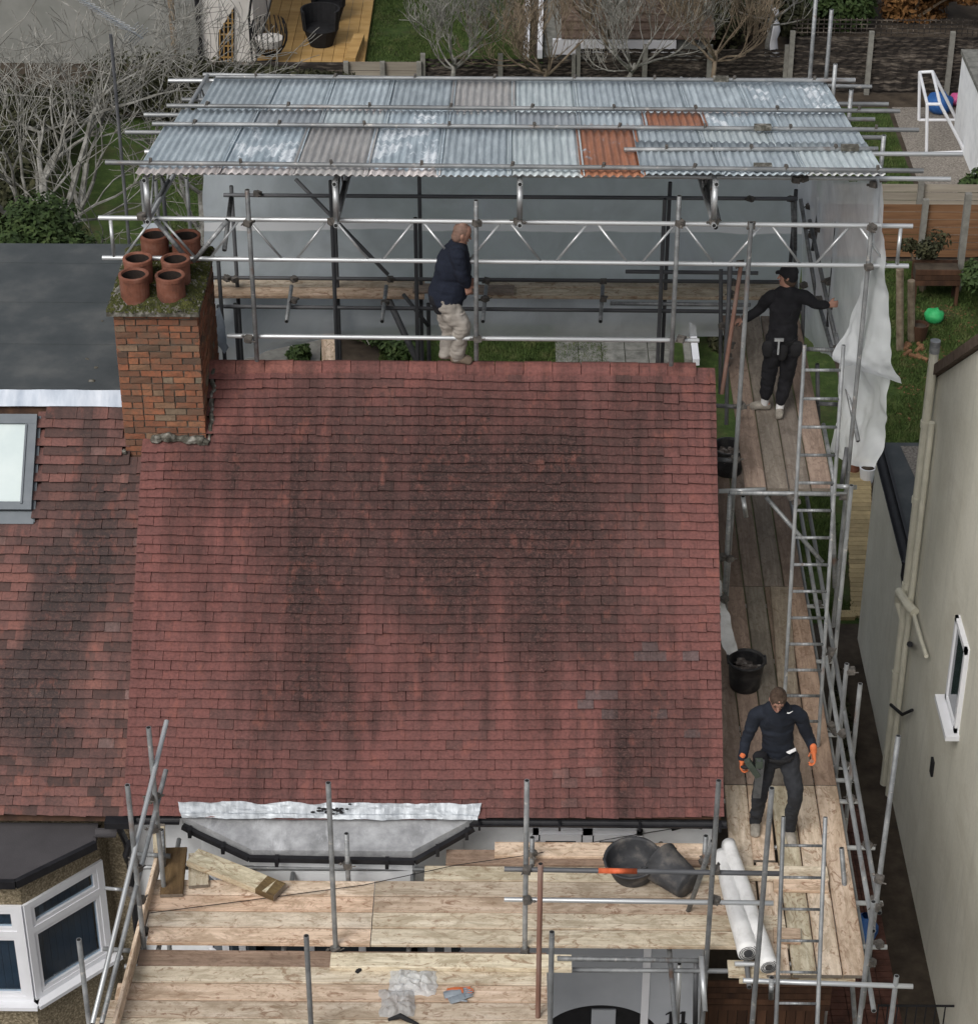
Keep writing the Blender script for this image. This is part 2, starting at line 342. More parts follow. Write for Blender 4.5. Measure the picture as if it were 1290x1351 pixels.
M['number'] = pm('number_black', [(0.012, 0.012, 0.014), (0.018, 0.018, 0.02)], 8, 0.5)
M['rubber'] = pm('black_rubber_tub', [(0.009, 0.009, 0.01), (0.02, 0.02, 0.022), (0.06, 0.058, 0.055)], 7, 0.55, 0, 0.15, 30)
M['rubber_grey'] = pm('dusty_grey_rubber_tub', [(0.025, 0.026, 0.028), (0.045, 0.046, 0.05), (0.13, 0.12, 0.11)], 6, 0.7, 0, 0.15, 30)
M['rubble'] = pm('rubble', [(0.03, 0.025, 0.022), (0.13, 0.11, 0.1), (0.35, 0.33, 0.31)], 12, 0.9, rand=0.3)
M['roll'] = pm('white_membrane_roll', [(0.5, 0.5, 0.48), (0.68, 0.68, 0.67), (0.76, 0.76, 0.75)], 5, 0.55, 0, 0.35, 14, (1, 1, 3), bdist=0.02)
def lawn_mat():
    n = NT('worn_lawn'); v = n.coord(True); c = n.ramp(n.noise(v, 3.5, 10, 0.7), [(0.3, (0.022, 0.032, 0.010)), (0.5, (0.036, 0.062, 0.014)), (0.7, (0.075, 0.10, 0.03))])
    c = n.mix(n.ramp(n.noise(v, 0.8, 8, 0.7), [(0.5, 0.0), (0.66, 0.75)]), c, (0.06, 0.05, 0.028)); n.bump(n.noise(v, 50, 4), .6, .02); return n.fin(c, .95, 0, .2)
M['grass_blade'] = pm('grass_blade', [(0.028, 0.045, 0.010), (0.055, 0.09, 0.02), (0.11, 0.12, 0.045)], 2.5, 0.8, world=True, detail=8)
M['grass'] = lawn_mat() if True else pm('lawn', [(0.022, 0.03, 0.010), (0.036, 0.062, 0.014), (0.06, 0.09, 0.026)], 2.2, 0.95, 0, 0.6, 50, world=True, detail=10)
M['earth'] = pm('garden_soil', [(0.02, 0.015, 0.011), (0.05, 0.038, 0.027), (0.085, 0.068, 0.05)], 2.5, 0.95, 0, 0.6, 30, world=True, detail=9)
M['gravel'] = pm('gravel', [(0.09, 0.08, 0.07), (0.2, 0.18, 0.155), (0.33, 0.3, 0.27)], 30, 0.95, 0, 0.8, 60, world=True)
M['paving'] = pm('concrete_paving', [(0.09, 0.09, 0.08), (0.16, 0.16, 0.145), (0.24, 0.235, 0.215)], 6, 0.9, 0, 0.2, 50, world=True, rand=0.12)
M['redpave'] = pm('red_block_path', [(0.05, 0.025, 0.02), (0.1, 0.045, 0.034), (0.14, 0.065, 0.05)], 6, 0.9, 0, 0.3, 50, world=True, rand=0.15)
M['yellow_pave'] = pm('buff_paving_brick', [(0.24, 0.19, 0.1), (0.36, 0.28, 0.15)], 9, 0.9, 0, 0.2, 50, world=True, rand=0.2)
M['deckwood'] = pm('golden_decking', [(0.3, 0.175, 0.06), (0.4, 0.25, 0.09), (0.46, 0.3, 0.13)], 4, 0.8, 0, 0.1, 30, (0.3, 1, 1), world=True, rand=0.1)
M['hurdle'] = pm('woven_hurdle_slat', [(0.010, 0.009, 0.008), (0.026, 0.021, 0.018), (0.20, 0.17, 0.14)], 2.6, 0.9, 0, 0.2, 40, (0.8, 1, 6), world=True, detail=8)
M['concrete'] = pm('concrete_post', [(0.15, 0.145, 0.13), (0.24, 0.235, 0.21)], 9, 0.9, 0, 0.2, 40, world=True)
M['fence_brown'] = pm('brown_fence_board', [(0.1, 0.05, 0.025), (0.165, 0.085, 0.042), (0.22, 0.12, 0.065)], 5, 0.85, 0, 0.1, 40, (0.2, 1, 3), rand=0.12)
M['fence_grey'] = pm('pale_grey_fence_board', [(0.2, 0.175, 0.14), (0.3, 0.27, 0.22)], 5, 0.85, 0, 0.1, 40, (0.2, 1, 3), rand=0.12)
M['bark_pale'] = pm('pale_bare_bark', [(0.10, 0.095, 0.08), (0.2, 0.195, 0.175), (0.38, 0.375, 0.35)], 7, 0.95, world=True)
M['bark_brown'] = pm('brown_twig_bark', [(0.1, 0.075, 0.05), (0.18, 0.14, 0.1), (0.25, 0.21, 0.15)], 7, 0.95, world=True)
M['leaf'] = pm('hedge_leaf', [(0.012, 0.024, 0.007), (0.035, 0.062, 0.016), (0.07, 0.1, 0.03)], 5, 0.7, world=True, detail=8)
M['leaf_olive'] = pm('olive_leaf', [(0.012, 0.014, 0.007), (0.032, 0.034, 0.015), (0.06, 0.058, 0.026)], 4, 0.8, world=True, detail=8)
M['leaf_rust'] = pm('autumn_leaf', [(0.09, 0.045, 0.018), (0.17, 0.08, 0.026), (0.24, 0.13, 0.045)], 4, 0.8, world=True, detail=8)
M['grey_wall'] = pm('grey_green_render', [(0.17, 0.175, 0.16), (0.25, 0.25, 0.235)], 1.5, 0.9, world=True, detail=8)
M['off_white'] = pm('off_white_render', [(0.6, 0.57, 0.53), (0.7, 0.67, 0.63)], 1.5, 0.9, world=True)
M['shed_tile'] = pm('brown_shed_tile', [(0.065, 0.045, 0.035), (0.12, 0.085, 0.065), (0.17, 0.13, 0.1)], 9, 0.9, world=True)
M['glass'] = pm('dark_window_glass', [(0.02, 0.03, 0.04), (0.03, 0.042, 0.055)], 2, 0.08, 0, 0, world=True, spec=0.6)
M['curtain'] = pm('blue_grey_vertical_blind', [(0.05, 0.075, 0.1), (0.085, 0.115, 0.145)], 2, 0.9, world=True)
def glass():
    n = NT('clear_window_glass'); t = n.new('ShaderNodeBsdfTransparent'); g = n.new('ShaderNodeBsdfGlossy'); g.inputs['Roughness'].default_value = 0.04
    mx = n.new('ShaderNodeMixShader'); mx.inputs[0].default_value = 0.16; t.inputs[0].default_value = (0.75, 0.85, 0.92, 1)
    n.l(t.outputs[0], mx.inputs[1]); n.l(g.outputs[0], mx.inputs[2]); n.l(mx.outputs[0], n.out.inputs[0]); return n.m
M['clear'] = glass()
def plastic(name, col, transp, band=None, gloss=0.25):
    n = NT(name); v = n.coord(True)
    c = n.ramp(n.noise(v, 1.6, 6, 0.6, 0.8), [(0.35, tuple(x*0.8 for x in col)), (0.7, col)])
    tr = n.new('ShaderNodeBsdfTransparent'); tl = n.new('ShaderNodeBsdfTranslucent'); n.l(c, tl.inputs[0])
    n.fin(c, gloss, 0, 0.5); n.bump(n.noise(n.coord(True, (1.5, 1.5, .35)), 3.2, 4, 0.55, 1.0), 0.35, 0.03)
    m1 = n.new('ShaderNodeMixShader'); m1.inputs[0].default_value = 0.5; n.l(n.b.outputs[0], m1.inputs[1]); n.l(tl.outputs[0], m1.inputs[2])
    m2 = n.new('ShaderNodeMixShader'); n.l(m1.outputs[0], m2.inputs[2]); n.l(tr.outputs[0], m2.inputs[1])
    op = n.ramp(n.noise(v, 0.9, 4), [(0.3, 1-transp*1.2), (0.7, 1-transp*0.7)])
    if band:
        sp = n.new('ShaderNodeSeparateXYZ'); n.l(v, sp.inputs[0])
        wob = n.math('MULTIPLY_ADD', n.noise(n.coord(True, (0.6, 0.6, 0)), 1.2, 2), 0.1, -0.05)
        d = n.math('ABSOLUTE', n.math('SUBTRACT', n.math('ADD', sp.outputs[2], wob), band)); b = n.ramp(d, [(0.055, 1.0), (0.07, 0.0)])
        c2 = n.mix(b, c, (0.97, 0.98, 0.99)); n.l(c2, n.b.inputs['Base Color']); n.l(c2, tl.inputs[0])
        op = n.math('MAXIMUM', op, b)
    n.l(op, m2.inputs[0]); n.l(m2.outputs[0], n.out.inputs[0]); return n.m
M['sheeting'] = plastic('grey_translucent_sheeting', (0.70, 0.76, 0.81), 0.13, band=7.62)
M['sheet_white'] = plastic('white_translucent_sheeting', (0.92, 0.955, 0.98), 0.22)
M['wrap'] = plastic('clear_white_wrapper', (0.7, 0.72, 0.74), 0.3, gloss=0.15)
M['tarp_grey'] = pm('grey_blue_tarpaulin', [(0.14, 0.16, 0.19), (0.22, 0.25, 0.28), (0.32, 0.35, 0.38)], 4, 0.5, 0, 0.4, 14)
M['blue'] = pm('blue_plastic', [(0.02, 0.08, 0.28), (0.05, 0.16, 0.42)], 7, 0.5, 0, 0.3, 12)
M['pink'] = pm('pink_plastic', [(0.4, 0.06, 0.17), (0.5, 0.1, 0.25)], 7, 0.6)
M['green_toy'] = pm('green_plastic', [(0.02, 0.32, 0.09), (0.06, 0.45, 0.16)], 7, 0.5)
def corr(name, c0, c1, patch, pa, rust, ra):
    n = NT(name); v = n.coord(False, (1, 0.35, 1)); w = n.coord(False, (1, 0.5, 1))
    c = n.ramp(n.noise(v, 7, 6, 0.65), [(0.3, c0), (0.72, c1)])
    p = n.ramp(n.noise(w, 3.2, 6, 0.7, 0.6), [(pa, 0.0), (pa+0.06, 0.85)]); c = n.mix(p, c, patch)
    r_ = n.ramp(n.noise(w, 2.3, 7, 0.75, 0.4), [(ra, 0.0), (ra+0.05, 1.0)])
    rc = n.ramp(n.noise(v, 12, 5, 0.7), [(0.3, rust[0]), (0.7, rust[1])]); c = n.mix(r_, c, rc)
    spx = n.new('ShaderNodeSeparateXYZ'); n.l(n.new('ShaderNodeTexCoord').outputs['Object'], spx.inputs[0])
    eg = n.ramp(n.math('ADD', spx.outputs[1], n.math('MULTIPLY', n.noise(n.coord(False, (5, 1, 1)), 2.2, 5, .7), -.5)), [(0.0, 0.8), (0.05, 0.0)]); c = n.mix(n.math('MULTIPLY', eg, n.ramp(n.rnd(), [(0.6, 0.0), (0.75, 0.6)])), c, (0.30, 0.17, 0.11))
    c = n.vary(c, 0.14)
    g2 = n.ramp(n.noise(n.coord(False, (9, 0.5, 1)), 3, 4, 0.6), [(0.35, (.8, .82, .84)), (0.7, (1.15, 1.16, 1.16))]); c = n.mix(1.0, c, g2, 'MULTIPLY')
    return n.fin(c, 0.42, 0.2, 0.5)
RU = ((0.28, 0.1, 0.045), (0.42, 0.17, 0.09))
M['corr_blue'] = corr('blue_grey_corrugated_iron', (0.32, 0.37, 0.40), (0.52, 0.58, 0.61), (0.72, 0.64, 0.68), 0.66, RU, 0.80)
M['corr_patch'] = corr('patchy_white_corrugated_iron', (0.30, 0.36, 0.40), (0.50, 0.57, 0.61), (0.85, 0.88, 0.9), 0.52, RU, 0.78)
M['corr_pale'] = corr('pale_corrugated_iron', (0.44, 0.5, 0.51), (0.58, 0.63, 0.64), (0.6, 0.64, 0.65), 0.6, RU, 0.80)
M['corr_beige'] = corr('beige_corrugated_iron', (0.38, 0.36, 0.345), (0.54, 0.52, 0.5), (0.5, 0.46, 0.42), 0.6, RU, 0.76)
M['corr_rust'] = corr('rusty_corrugated_iron', (0.33, 0.38, 0.42), (0.42, 0.46, 0.5), (0.5, 0.4, 0.35), 0.7, RU, 0.36)
M['corr_spot'] = corr('rust_spotted_corrugated_iron', (0.3, 0.33, 0.36), (0.42, 0.45, 0.47), (0.55, 0.5, 0.45), 0.62, RU, 0.63)
# people
M['skin'] = pm('skin', [(0.27, 0.145, 0.105), (0.36, 0.205, 0.155)], 12, 0.6, world=True)
M['skin_bald'] = pm('shaven_scalp', [(0.13, 0.085, 0.065), (0.23, 0.14, 0.11)], 30, 0.55, world=True)
M['hair'] = pm('short_brown_hair', [(0.035, 0.022, 0.015), (0.075, 0.05, 0.035)], 40, 0.9, world=True)
M['navy'] = pm('navy_sweatshirt', [(0.008, 0.011, 0.018), (0.016, 0.020, 0.030)], 9, 0.9, 0, 0.3, 30, world=True)
M['navy2'] = pm('dark_navy_top', [(0.006, 0.009, 0.018), (0.012, 0.016, 0.03)], 9, 0.9, 0, 0.3, 30, world=True)
M['charcoal'] = pm('charcoal_trousers', [(0.014, 0.015, 0.018), (0.032, 0.034, 0.039)], 9, 0.92, 0, 0.4, 26, world=True)
M['blackcloth'] = pm('black_cloth', [(0.006, 0.006, 0.008), (0.016, 0.016, 0.019)], 9, 0.92, 0, 0.3, 30, world=True)
M['khaki'] = pm('dusty_beige_trousers', [(0.19, 0.17, 0.15), (0.3, 0.275, 0.245), (0.38, 0.35, 0.32)], 6, 0.92, 0, 0.3, 30, world=True)
M['glove'] = pm('orange_glove', [(0.5, 0.12, 0.04), (0.65, 0.18, 0.07)], 12, 0.75, world=True)
M['shoe'] = pm('dusty_beige_trainer', [(0.14, 0.125, 0.105), (0.4, 0.37, 0.32)], 12, 0.8, world=True)
M['boot'] = pm('brown_work_boot', [(0.1, 0.075, 0.055), (0.16, 0.125, 0.095)], 12, 0.8, world=True)
M['sock'] = pm('white_sock', [(0.55, 0.55, 0.55), (0.65, 0.65, 0.65)], 12, 0.9, world=True)
M['logo'] = pm('white_print', [(0.75, 0.75, 0.76), (0.8, 0.8, 0.8)], 12, 0.7, world=True)
M['tool_green'] = pm('dull_green_tool', [(0.035, 0.045, 0.035), (0.06, 0.075, 0.06)], 12, 0.6, world=True)
M['steel'] = pm('worn_steel', [(0.08, 0.085, 0.09), (0.15, 0.155, 0.16)], 12, 0.45, 0.5, world=True)
M['eye'] = pm('eye_dark', [(0.03, 0.02, 0.018), (0.05, 0.03, 0.025)], 12, 0.4, world=True)
M['lip'] = pm('lip', [(0.3, 0.12, 0.1), (0.34, 0.15, 0.12)], 12, 0.6, world=True)
# ================================================================== ground
def struct(name, mb, mat): return kind(mb.build(name, mat), 'structure')
def sheet(name, pts, z, mat):
    return struct(name, MB().poly([(p[0], p[1], z) for p in pts]), mat)
def pxs(name, pix, z, mat): return sheet(name, [at(a, b, z=z) for a, b in pix], z, mat)
sheet('ground', [(-150, -60), (150, -60), (150, 260), (-150, 260)], 0.0, M['earth'])
sheet('lawn', [(-9, 12.5), (9.7, 12.5), (9.7, 31.7), (-9, 31.7)], 0.006, M['grass'])
sheet('lawn', [(9.9, 11.6), (17, 11.6), (17, 23.2), (9.9, 23.2)], 0.006, M['grass'])
sheet('lawn', [(10.2, 23.7), (12.25, 23.7), (12.25, 31.0), (10.2, 31.0)], 0.006, M['grass'])
sheet('path', [(12.35, 23.7), (14.9, 23.7), (14.6, 31.0), (12.35, 31.0)], 0.012, M['gravel'])
sheet('lawn', [(-0.8, 33.3), (4.6, 33.3), (4.6, 60), (-1.8, 60)], 0.012, M['grass'])
sheet('lawn', [(6.3, 8.0), (8.0, 8.0), (8.1, 12.4), (6.3, 12.4)], 0.01, M['grass'])
sheet('lawn', [(8.25, 10.8), (9.7, 10.8), (9.7, 12.4), (8.25, 12.4)], 0.008, M['grass'])
sheet('path', [(8.3, -8), (9.0, -8), (9.0, 7.8), (8.2, 7.8)], 0.01, M['earth'])
# red block path beside the house, built of blocks far enough to be told apart
pavb = MB(); random.seed(3)
y_ = -3.0
while y_ < 6.5:
    x_ = 7.55
    while x_ < 8.45:
        pavb.box(x_, x_+0.2, y_, y_+0.1, 0.0, 0.03+random.random()*0.006); x_ += 0.21
    y_ += 0.11
kind(tag(pavb.build('block_paving', M['redpave']), 'narrow dark red block paving running beside the scaffold towards the garden', 'paving'), 'stuff')
# buff brick edging between grass and passage at the back corner
yp = thing('paved_strip', 'narrow buff brick strip on the ground between the grass and the neighbouring cream extension', 'paving', (9.3, 13, 0))
bm_ = MB().box(-0.2, 0.2, -0.06, 0.06, 0, 0.045).mesh('buff_brick_mesh'); bm_.materials.append(M['yellow_pave'])
for k in range(36):
    link('brick', bm_, None, yp, (9.22+0.013*k+random.uniform(-.01, .01), 11.0+k*0.13, 0.012), rot=(0, 0, random.uniform(-.02, .02)))

# ================================================================== roof helpers
AL = math.atan2(8.317-5.1, 3.564); CA, SA = math.cos(AL), math.sin(AL); NRM = Vector((0, -SA, CA)); SL = Vector((0, CA, SA)); SLEN = 4.80
def rp(x, s, off=0.0): return Vector((x, 0, 5.1)) + SL*s + NRM*off
def roofpt(px, py, off=0.0):
    d = rt*((px-645)/CF) + up*((675.5-py)/CF) + fw
    o = Vector((0, 0, 5.1))+NRM*off; t = (o-CPOS).dot(NRM)/d.dot(NRM); return CPOS+d*t
def r_s(p): return (p-Vector((0, 0, 5.1))).dot(SL)
def tile_mesh(w, tint, seed):
    rr = random.Random(seed); m = MB(); g = w/2-rr.choice((0.0006, 0.0008, 0.001, 0.003))
    t = 0.052+rr.uniform(0, .014); L = 0.2; dx = rr.uniform(-.005, .005)
    m.hexa([(-g, dx+.016, 0.0), (g, -dx+.016, 0.0), (g, L, -0.018), (-g, L, -0.018), (-g, dx+0.003, t+0.001), (g, -dx+0.003, t-0.001), (g, L, 0.0), (-g, L, 0.0)])
    me = m.mesh('roof_tile_mesh'); a = me.attributes.new('tint', 'FLOAT', 'POINT')
    for d in a.data: d.value = tint
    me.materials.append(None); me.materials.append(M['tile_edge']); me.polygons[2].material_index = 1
    return me
def wavy(x, s): return noise.noise(Vector((x*0.9, s*2.0, 3.1)))*0.03 + noise.noise(Vector((x*0.25, s*0.6, 9)))*0.06
def tile_field(parent, mat, x0, x1, s1, off, seed, nrows_ind, skip, wt=0.165, tintf=None, full_mat_label=None):
    rr = random.Random(seed)
    var = [tile_mesh(wt, (i+0.5)/16, seed+i) for i in range(16)]
    for v_ in var: v_.materials[0] = mat
    stuff = MB(); tints = []; nrow = int(s1/0.1); cnt = 0
    for i in range(nrow):
        s = i*0.1; x = x0 + (0 if i % 2 == 0 else -wt/2) + wt/2
        while x-wt/2 < x1-0.02:
            w = wt; xc = x
            if xc-w/2 < x0-0.001: w = (xc+w/2)-x0; xc = x0+w/2
            if xc+w/2 > x1+0.001: w2 = x1-(xc-w/2); xc = xc-w/2+w2/2; w = w2
            x += wt
            if w < 0.03: continue
            ds = wavy(xc, s)*0.62 + rr.gauss(0, 0.0022)
            p = rp(xc, s+ds, off + noise.noise(Vector((xc*1.3, s*1.3, seed)))*0.006)
            if skip(p, xc, s): continue
            ti = tintf(xc, s, rr) if tintf else rr.random()
            ti = min(0.999, max(0, ti)); rz = rr.gauss(0, 0.010); ry = rr.gauss(0, 0.012)
            slipped = rr.random() < 0.004
            if i < nrows_ind and cnt < 300:
                cnt += 1
                link('roof_tile', var[int(ti*16)], None, parent, p, rot=(AL+rr.gauss(0, .006), ry, rz), scale=(w/wt, 1, 1))
            else:
                rotm = Matrix.Rotation(AL+rr.gauss(0, .006), 3, 'X') @ Matrix.Rotation(ry, 3, 'Y') @ Matrix.Rotation(rz, 3, 'Z')
                me = var[int(ti*16)]; b = len(stuff.v)
                for v in me.vertices: stuff.v.append(tuple(p+rotm@Vector((v.co.x*w/wt, v.co.y-(0.02 if slipped else 0), v.co.z)))); tints.append(ti)
                for f in me.polygons: stuff.f.append(tuple(b+q for q in f.vertices))
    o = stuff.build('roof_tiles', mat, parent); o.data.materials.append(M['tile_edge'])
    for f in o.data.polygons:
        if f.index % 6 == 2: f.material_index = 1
    a = o.data.attributes.new('tint', 'FLOAT', 'POINT')
    for d, t in zip(a.data, tints): d.value = t
    kind(o, 'stuff'); return o

# ================================================================== the house being re-roofed
house = thing('house', 'white fronted house with a weathered red tiled roof, scaffolded, in the middle of the photo', 'house', (3, 3.5, 0))
wall = MB()
wall.box(0.0, 5.93, 0.35, 6.8, 0, 2.7)
wall.poly([(0, 0.351, 2.7), (5.93, 0.351, 2.7), (5.93, 0.351, 5.05), (0, 0.351, 5.05)])
wall.prism([(5.88, 0.35, 2.7), (5.88, 6.8, 2.7), (5.88, 6.8, 5.0), (5.88, 3.56, 8.16), (5.88, 0.35, 5.25)], (0.05, 0, 0))
wall.prism([(0.0, 0.35, 2.7), (0.0, 6.8, 2.7), (0.0, 6.8, 5.0), (0.0, 3.56, 8.16), (0.0, 0.35, 5.25)], (0.05, 0, 0))
wallo = wall.build('wall', M['white_paint'], house)
# roof: underlay, rear slope, tiles, ridge
roofo = MB().poly([rp(0.0, 0.02, -0.03), rp(5.97, 0.02, -0.03), rp(5.97, SLEN, -0.03), rp(0.0, SLEN, -0.03)]).quad((0, 3.56, 8.29), (5.97, 3.56, 8.29), (5.97, 7.1, 5.08), (0, 7.1, 5.08)).prism([rp(5.94, 0.05, -0.04), rp(5.94, SLEN, -0.04), rp(5.94, SLEN, -0.22), rp(5.94, 0.05, -0.22)], (0.02, 0, 0)).build('roof', M['dark_wood'], house)
chX0, chX1, chY0, chY1 = -0.18, 0.665, 2.93, 4.32
def in_ch(p, xc, s): return (xc < chX1+0.07 and p.y > chY0-0.10 and not (xc > chX1 and p.y < chY0)) or p.z > 8.27
def tint_main(x, s, rr):
    b = min(0.92, 0.42+0.35*noise.noise(Vector((x*0.7, s*0.7, 5)))+rr.gauss(0, 0.10))
    if rr.random() < 0.07 and x > 4.2 and s < 2.2: b = 0.99
    return b
tile_field(roofo, M['tile'], 0.0, 6.0, SLEN-0.08, 0.0, 11, 9, in_ch, tintf=tint_main)
# rear slope tiles joined (mostly hidden)
rs = MB()
for i in range(46):
    s = i*0.1; a0 = Vector((0, 7.12-s*CA, 5.05+s*SA)); rs.hexa([(0.7, a0.y, a0.z+0.004), (5.98, a0.y, a0.z+0.004), (5.98, a0.y-0.12*CA, a0.z+0.12*SA), (0.7, a0.y-0.12*CA, a0.z+0.12*SA), (0.7, a0.y+.01, a0.z+0.03), (5.98, a0.y+.01, a0.z+0.03), (5.98, a0.y-0.12*CA, a0.z+0.12*SA+0.02), (0.7, a0.y-0.12*CA, a0.z+0.12*SA+0.02)])
kind(rs.build('rear_tile_rows', M['tile'], roofo), 'stuff')
# ridge tiles
random.seed(5)
def ridge_mesh(tint, w):
    m = MB(); pr = [(-0.125, -0.125), (-0.10, -0.045), (-0.055, 0.005), (0, 0.022), (0.055, 0.005), (0.10, -0.045), (0.125, -0.125)]
    inn = [(a*0.86, b-0.02) for a, b in pr]
    o_ = [(-w/2, a, b) for a, b in pr] + [(-w/2, a, b) for a, b in reversed(inn)]
    m.prism(o_, (w, 0, 0)); me = m.mesh('ridge_tile_mesh'); at_ = me.attributes.new('tint', 'FLOAT', 'POINT')
    for d in at_.data: d.value = tint
    me.materials.append(M['tile']); return me
rv = [ridge_mesh(t, 0.296) for t in (0.45, 0.6, 0.72, 0.8, 0.9, 0.93)]
x = 0.80
while x < 5.9:
    link('ridge_tile', random.choice(rv), None, roofo, (x, 3.56, 8.335+random.gauss(0, .003)), rot=(random.gauss(0, .02), random.gauss(0, .008), random.gauss(0, .008))); x += 0.303
# chimney
ch = MB().box(chX0+0.012, chX1-0.012, chY0+0.012, chY1-0.012, 4.6, 9.26).build('chimney', M['mortar'], house)
bl, bh, bd = 0.2125, 0.0605, 0.1
bmesh_cache = {}
def brickm(L, side, k):
    key = (round(L, 3), side, k)
    if key not in bmesh_cache:
        rr = random.Random(int(L*1000)*10+k*3+(side == 'f')); m = MB(); j = lambda: rr.uniform(-.004, .004)
        if side == 'f': m.hexa([(-L/2+j(), j()*1.5, -bh/2+j()), (L/2+j(), j()*1.5, -bh/2+j()), (L/2, .04, -bh/2), (-L/2, .04, -bh/2), (-L/2+j(), j()*1.5, bh/2+j()), (L/2+j(), j()*1.5, bh/2+j()), (L/2, .04, bh/2), (-L/2, .04, bh/2)])
        else: m.hexa([(j()*1.5, -L/2+j(), -bh/2+j()), (j()*1.5, L/2+j(), -bh/2+j()), (-.04, L/2, -bh/2), (-.04, -L/2, -bh/2), (j()*1.5, -L/2+j(), bh/2+j()), (j()*1.5, L/2+j(), bh/2+j()), (-.04, L/2, bh/2), (-.04, -L/2, bh/2)])
        me = m.mesh('brick_mesh'); me.materials.append(M['brick']); bmesh_cache[key] = me
    return bmesh_cache[key]
random.seed(21)
ztop = 9.24; nb = 0; left = MB()
for c in range(30):
    z = ztop - bh/2 - c*0.0745
    def run(a0, a1, phase):
        out = []; p = a0-phase; 
        while p < a1-0.01:
            q0, q1 = max(p, a0), min(p+0.21, a1)
            if random.random() < 0.22 and q1-q0 > 0.19: out += [(q0, (q0+q1)/2-.005), ((q0+q1)/2+.005, q1)]
            elif q1-q0 > 0.03: out.append((q0, q1))
            p += 0.2235
        return out
    for (q0, q1) in run(chX0, chX1, 0 if c % 2 else 0.11):
        xm = (q0+q1)/2; lim = (7.50 if xm < 0.0 else 7.78)
        if z < lim-0.12: continue
        link('brick', brickm(round(q1-q0, 2), 'f', random.randint(0, 3)), None, ch, (xm, chY0-0.004*random.random(), z+random.gauss(0, .0015)))
        nb += 1
    if z > 7.7:
        for (q0, q1) in run(chY0, chY1, 0.11 if c % 2 else 0):
            if z < 5.1+SA/CA*min((q0+q1)/2, 7.1-(q0+q1)/2)-0.1: continue
            if nb < 292: link('brick', brickm(round(q1-q0, 2), 's', random.randint(0, 3)), None, ch, (chX1+0.004*random.random(), (q0+q1)/2, z)); nb += 1
            left.box(chX0-0.004, chX0+0.04, q0+.005, q1-.005, z-bh/2, z+bh/2)
kind(left.build('party_side_bricks', M['brick'], ch), 'stuff')
# cap slab and mossy flaunching
def capfn(u, v):
    x = chX0-0.06+u*(chX1-chX0+0.09); y = chY0-0.07+v*(chY1-chY0+0.1)
    e = min(u, 1-u, v*1.6, (1-v)*1.6)
    return Vector((x, y, 9.285+min(e*0.55, 0.085)+noise.noise(Vector((x*7, y*7, 2)))*0.03+noise.noise(Vector((x*21, y*21, 2)))*0.014))
cap = grid(capfn, 44, 60).build('flaunching', M['cement'], ch)
MB().box(chX0-0.06, chX1+0.03, chY0-0.07, chY1+0.03, 9.235, 9.29).build('cap_slab', M['cement'], ch)
mossb = MB(); random.seed(9)
def clump(m, p, r, n=5):
    b = len(m.v); hh = r*random.uniform(.5, .9)
    m.v.append((p[0], p[1], p[2]+hh))
    for k in range(n):
        a = 2*math.pi*k/n+random.random(); rr = r*random.uniform(.7, 1.2); m.v.append((p[0]+rr*math.cos(a), p[1]+rr*math.sin(a), p[2]-0.004))
    for k in range(n): m.f.append((b, b+1+k, b+1+(k+1) % n))
for k in range(9000):
    u, v = random.random(), random.random()
    if noise.noise(Vector((u*4, v*5, 7))) + random.random()*0.45 < -0.16: continue
    p = capfn(u, v); clump(mossb, p, random.uniform(.008, .022))
kind(mossb.build('moss', M['moss'], ch), 'stuff')
def pot_mesh(r, h, fl):
    prof = [(r*0.98, 0), (r, h*0.5), (r, h-0.045), (r+fl, h-0.04), (r+fl, h-0.005), (r+fl-0.01, h), (r-0.022, h), (r-0.028, h-0.02), (r-0.03, h*0.3), (0.002, h*0.3)]
    return MB().lathe(prof, n=28)
pots = [(0.035, 3.07, 0.31, 0.148), (0.40, 3.08, 0.295, 0.146), (0.03, 3.405, 0.33, 0.146), (0.415, 3.41, 0.32, 0.144), (0.12, 4.0, 0.31, 0.146), (0.46, 3.93, 0.34, 0.150)]
pot_l = ['orange terracotta pot, nearest left on the stack', 'dusty pink terracotta pot, nearest right', None, 'terracotta pot with a sooty black mouth', None, None]
for (x, y, h, r), lb in zip(pots, pot_l):
    h *= .86
    m = pot_mesh(r, h+0.05, 0.007); m.v = [(a+x, b+y, c+9.30) for a, b, c in m.v]
    po = m.build('chimney_pot', M['pot'], ch, label=lb, smooth=False); 
    po.data.materials.append(M['soot'])
    for f in po.data.polygons:
        c_ = f.center+WP[ch] if False else f.center
        if len(f.vertices) == 4 and f.index >= 7*28: f.material_index = 1
# torn silver flashing / mortar fillets at the chimney foot
def fillet(name, P, r, seed, mat=M['cement'], parent=None):
    m = MB(); n_ = 60
    pts = []; rad = []
    for k in range(n_+1):
        q = crom([Vector(p) for p in P], k/n_); pts.append(q+noise.noise_vector(q*11+Vector((seed, 0, 0)))*0.035); rad.append(max(.01, r*(1+0.9*noise.noise(q*9)+.25*noise.noise(q*40))))
    m.tube(pts, rad, 7); return m.build(name, mat, parent if parent else ch)
fillet('mortar_fillet', [(0.10, 2.90, 7.79), (0.4, 2.90, 7.785), (0.70, 2.88, 7.76)], 0.04, 1, M['cement'])
fillet('mortar_fillet', [(0.71, 2.9, 7.77), (0.71, 3.2, 8.03), (0.71, 3.5, 8.3)], 0.026, 2, M['cement'])
fillet('mortar_fillet', [(-0.17, 2.86, 7.48), (-0.1, 2.87, 7.49), (0.0, 2.88, 7.50)], 0.045, 3, M['cement'])
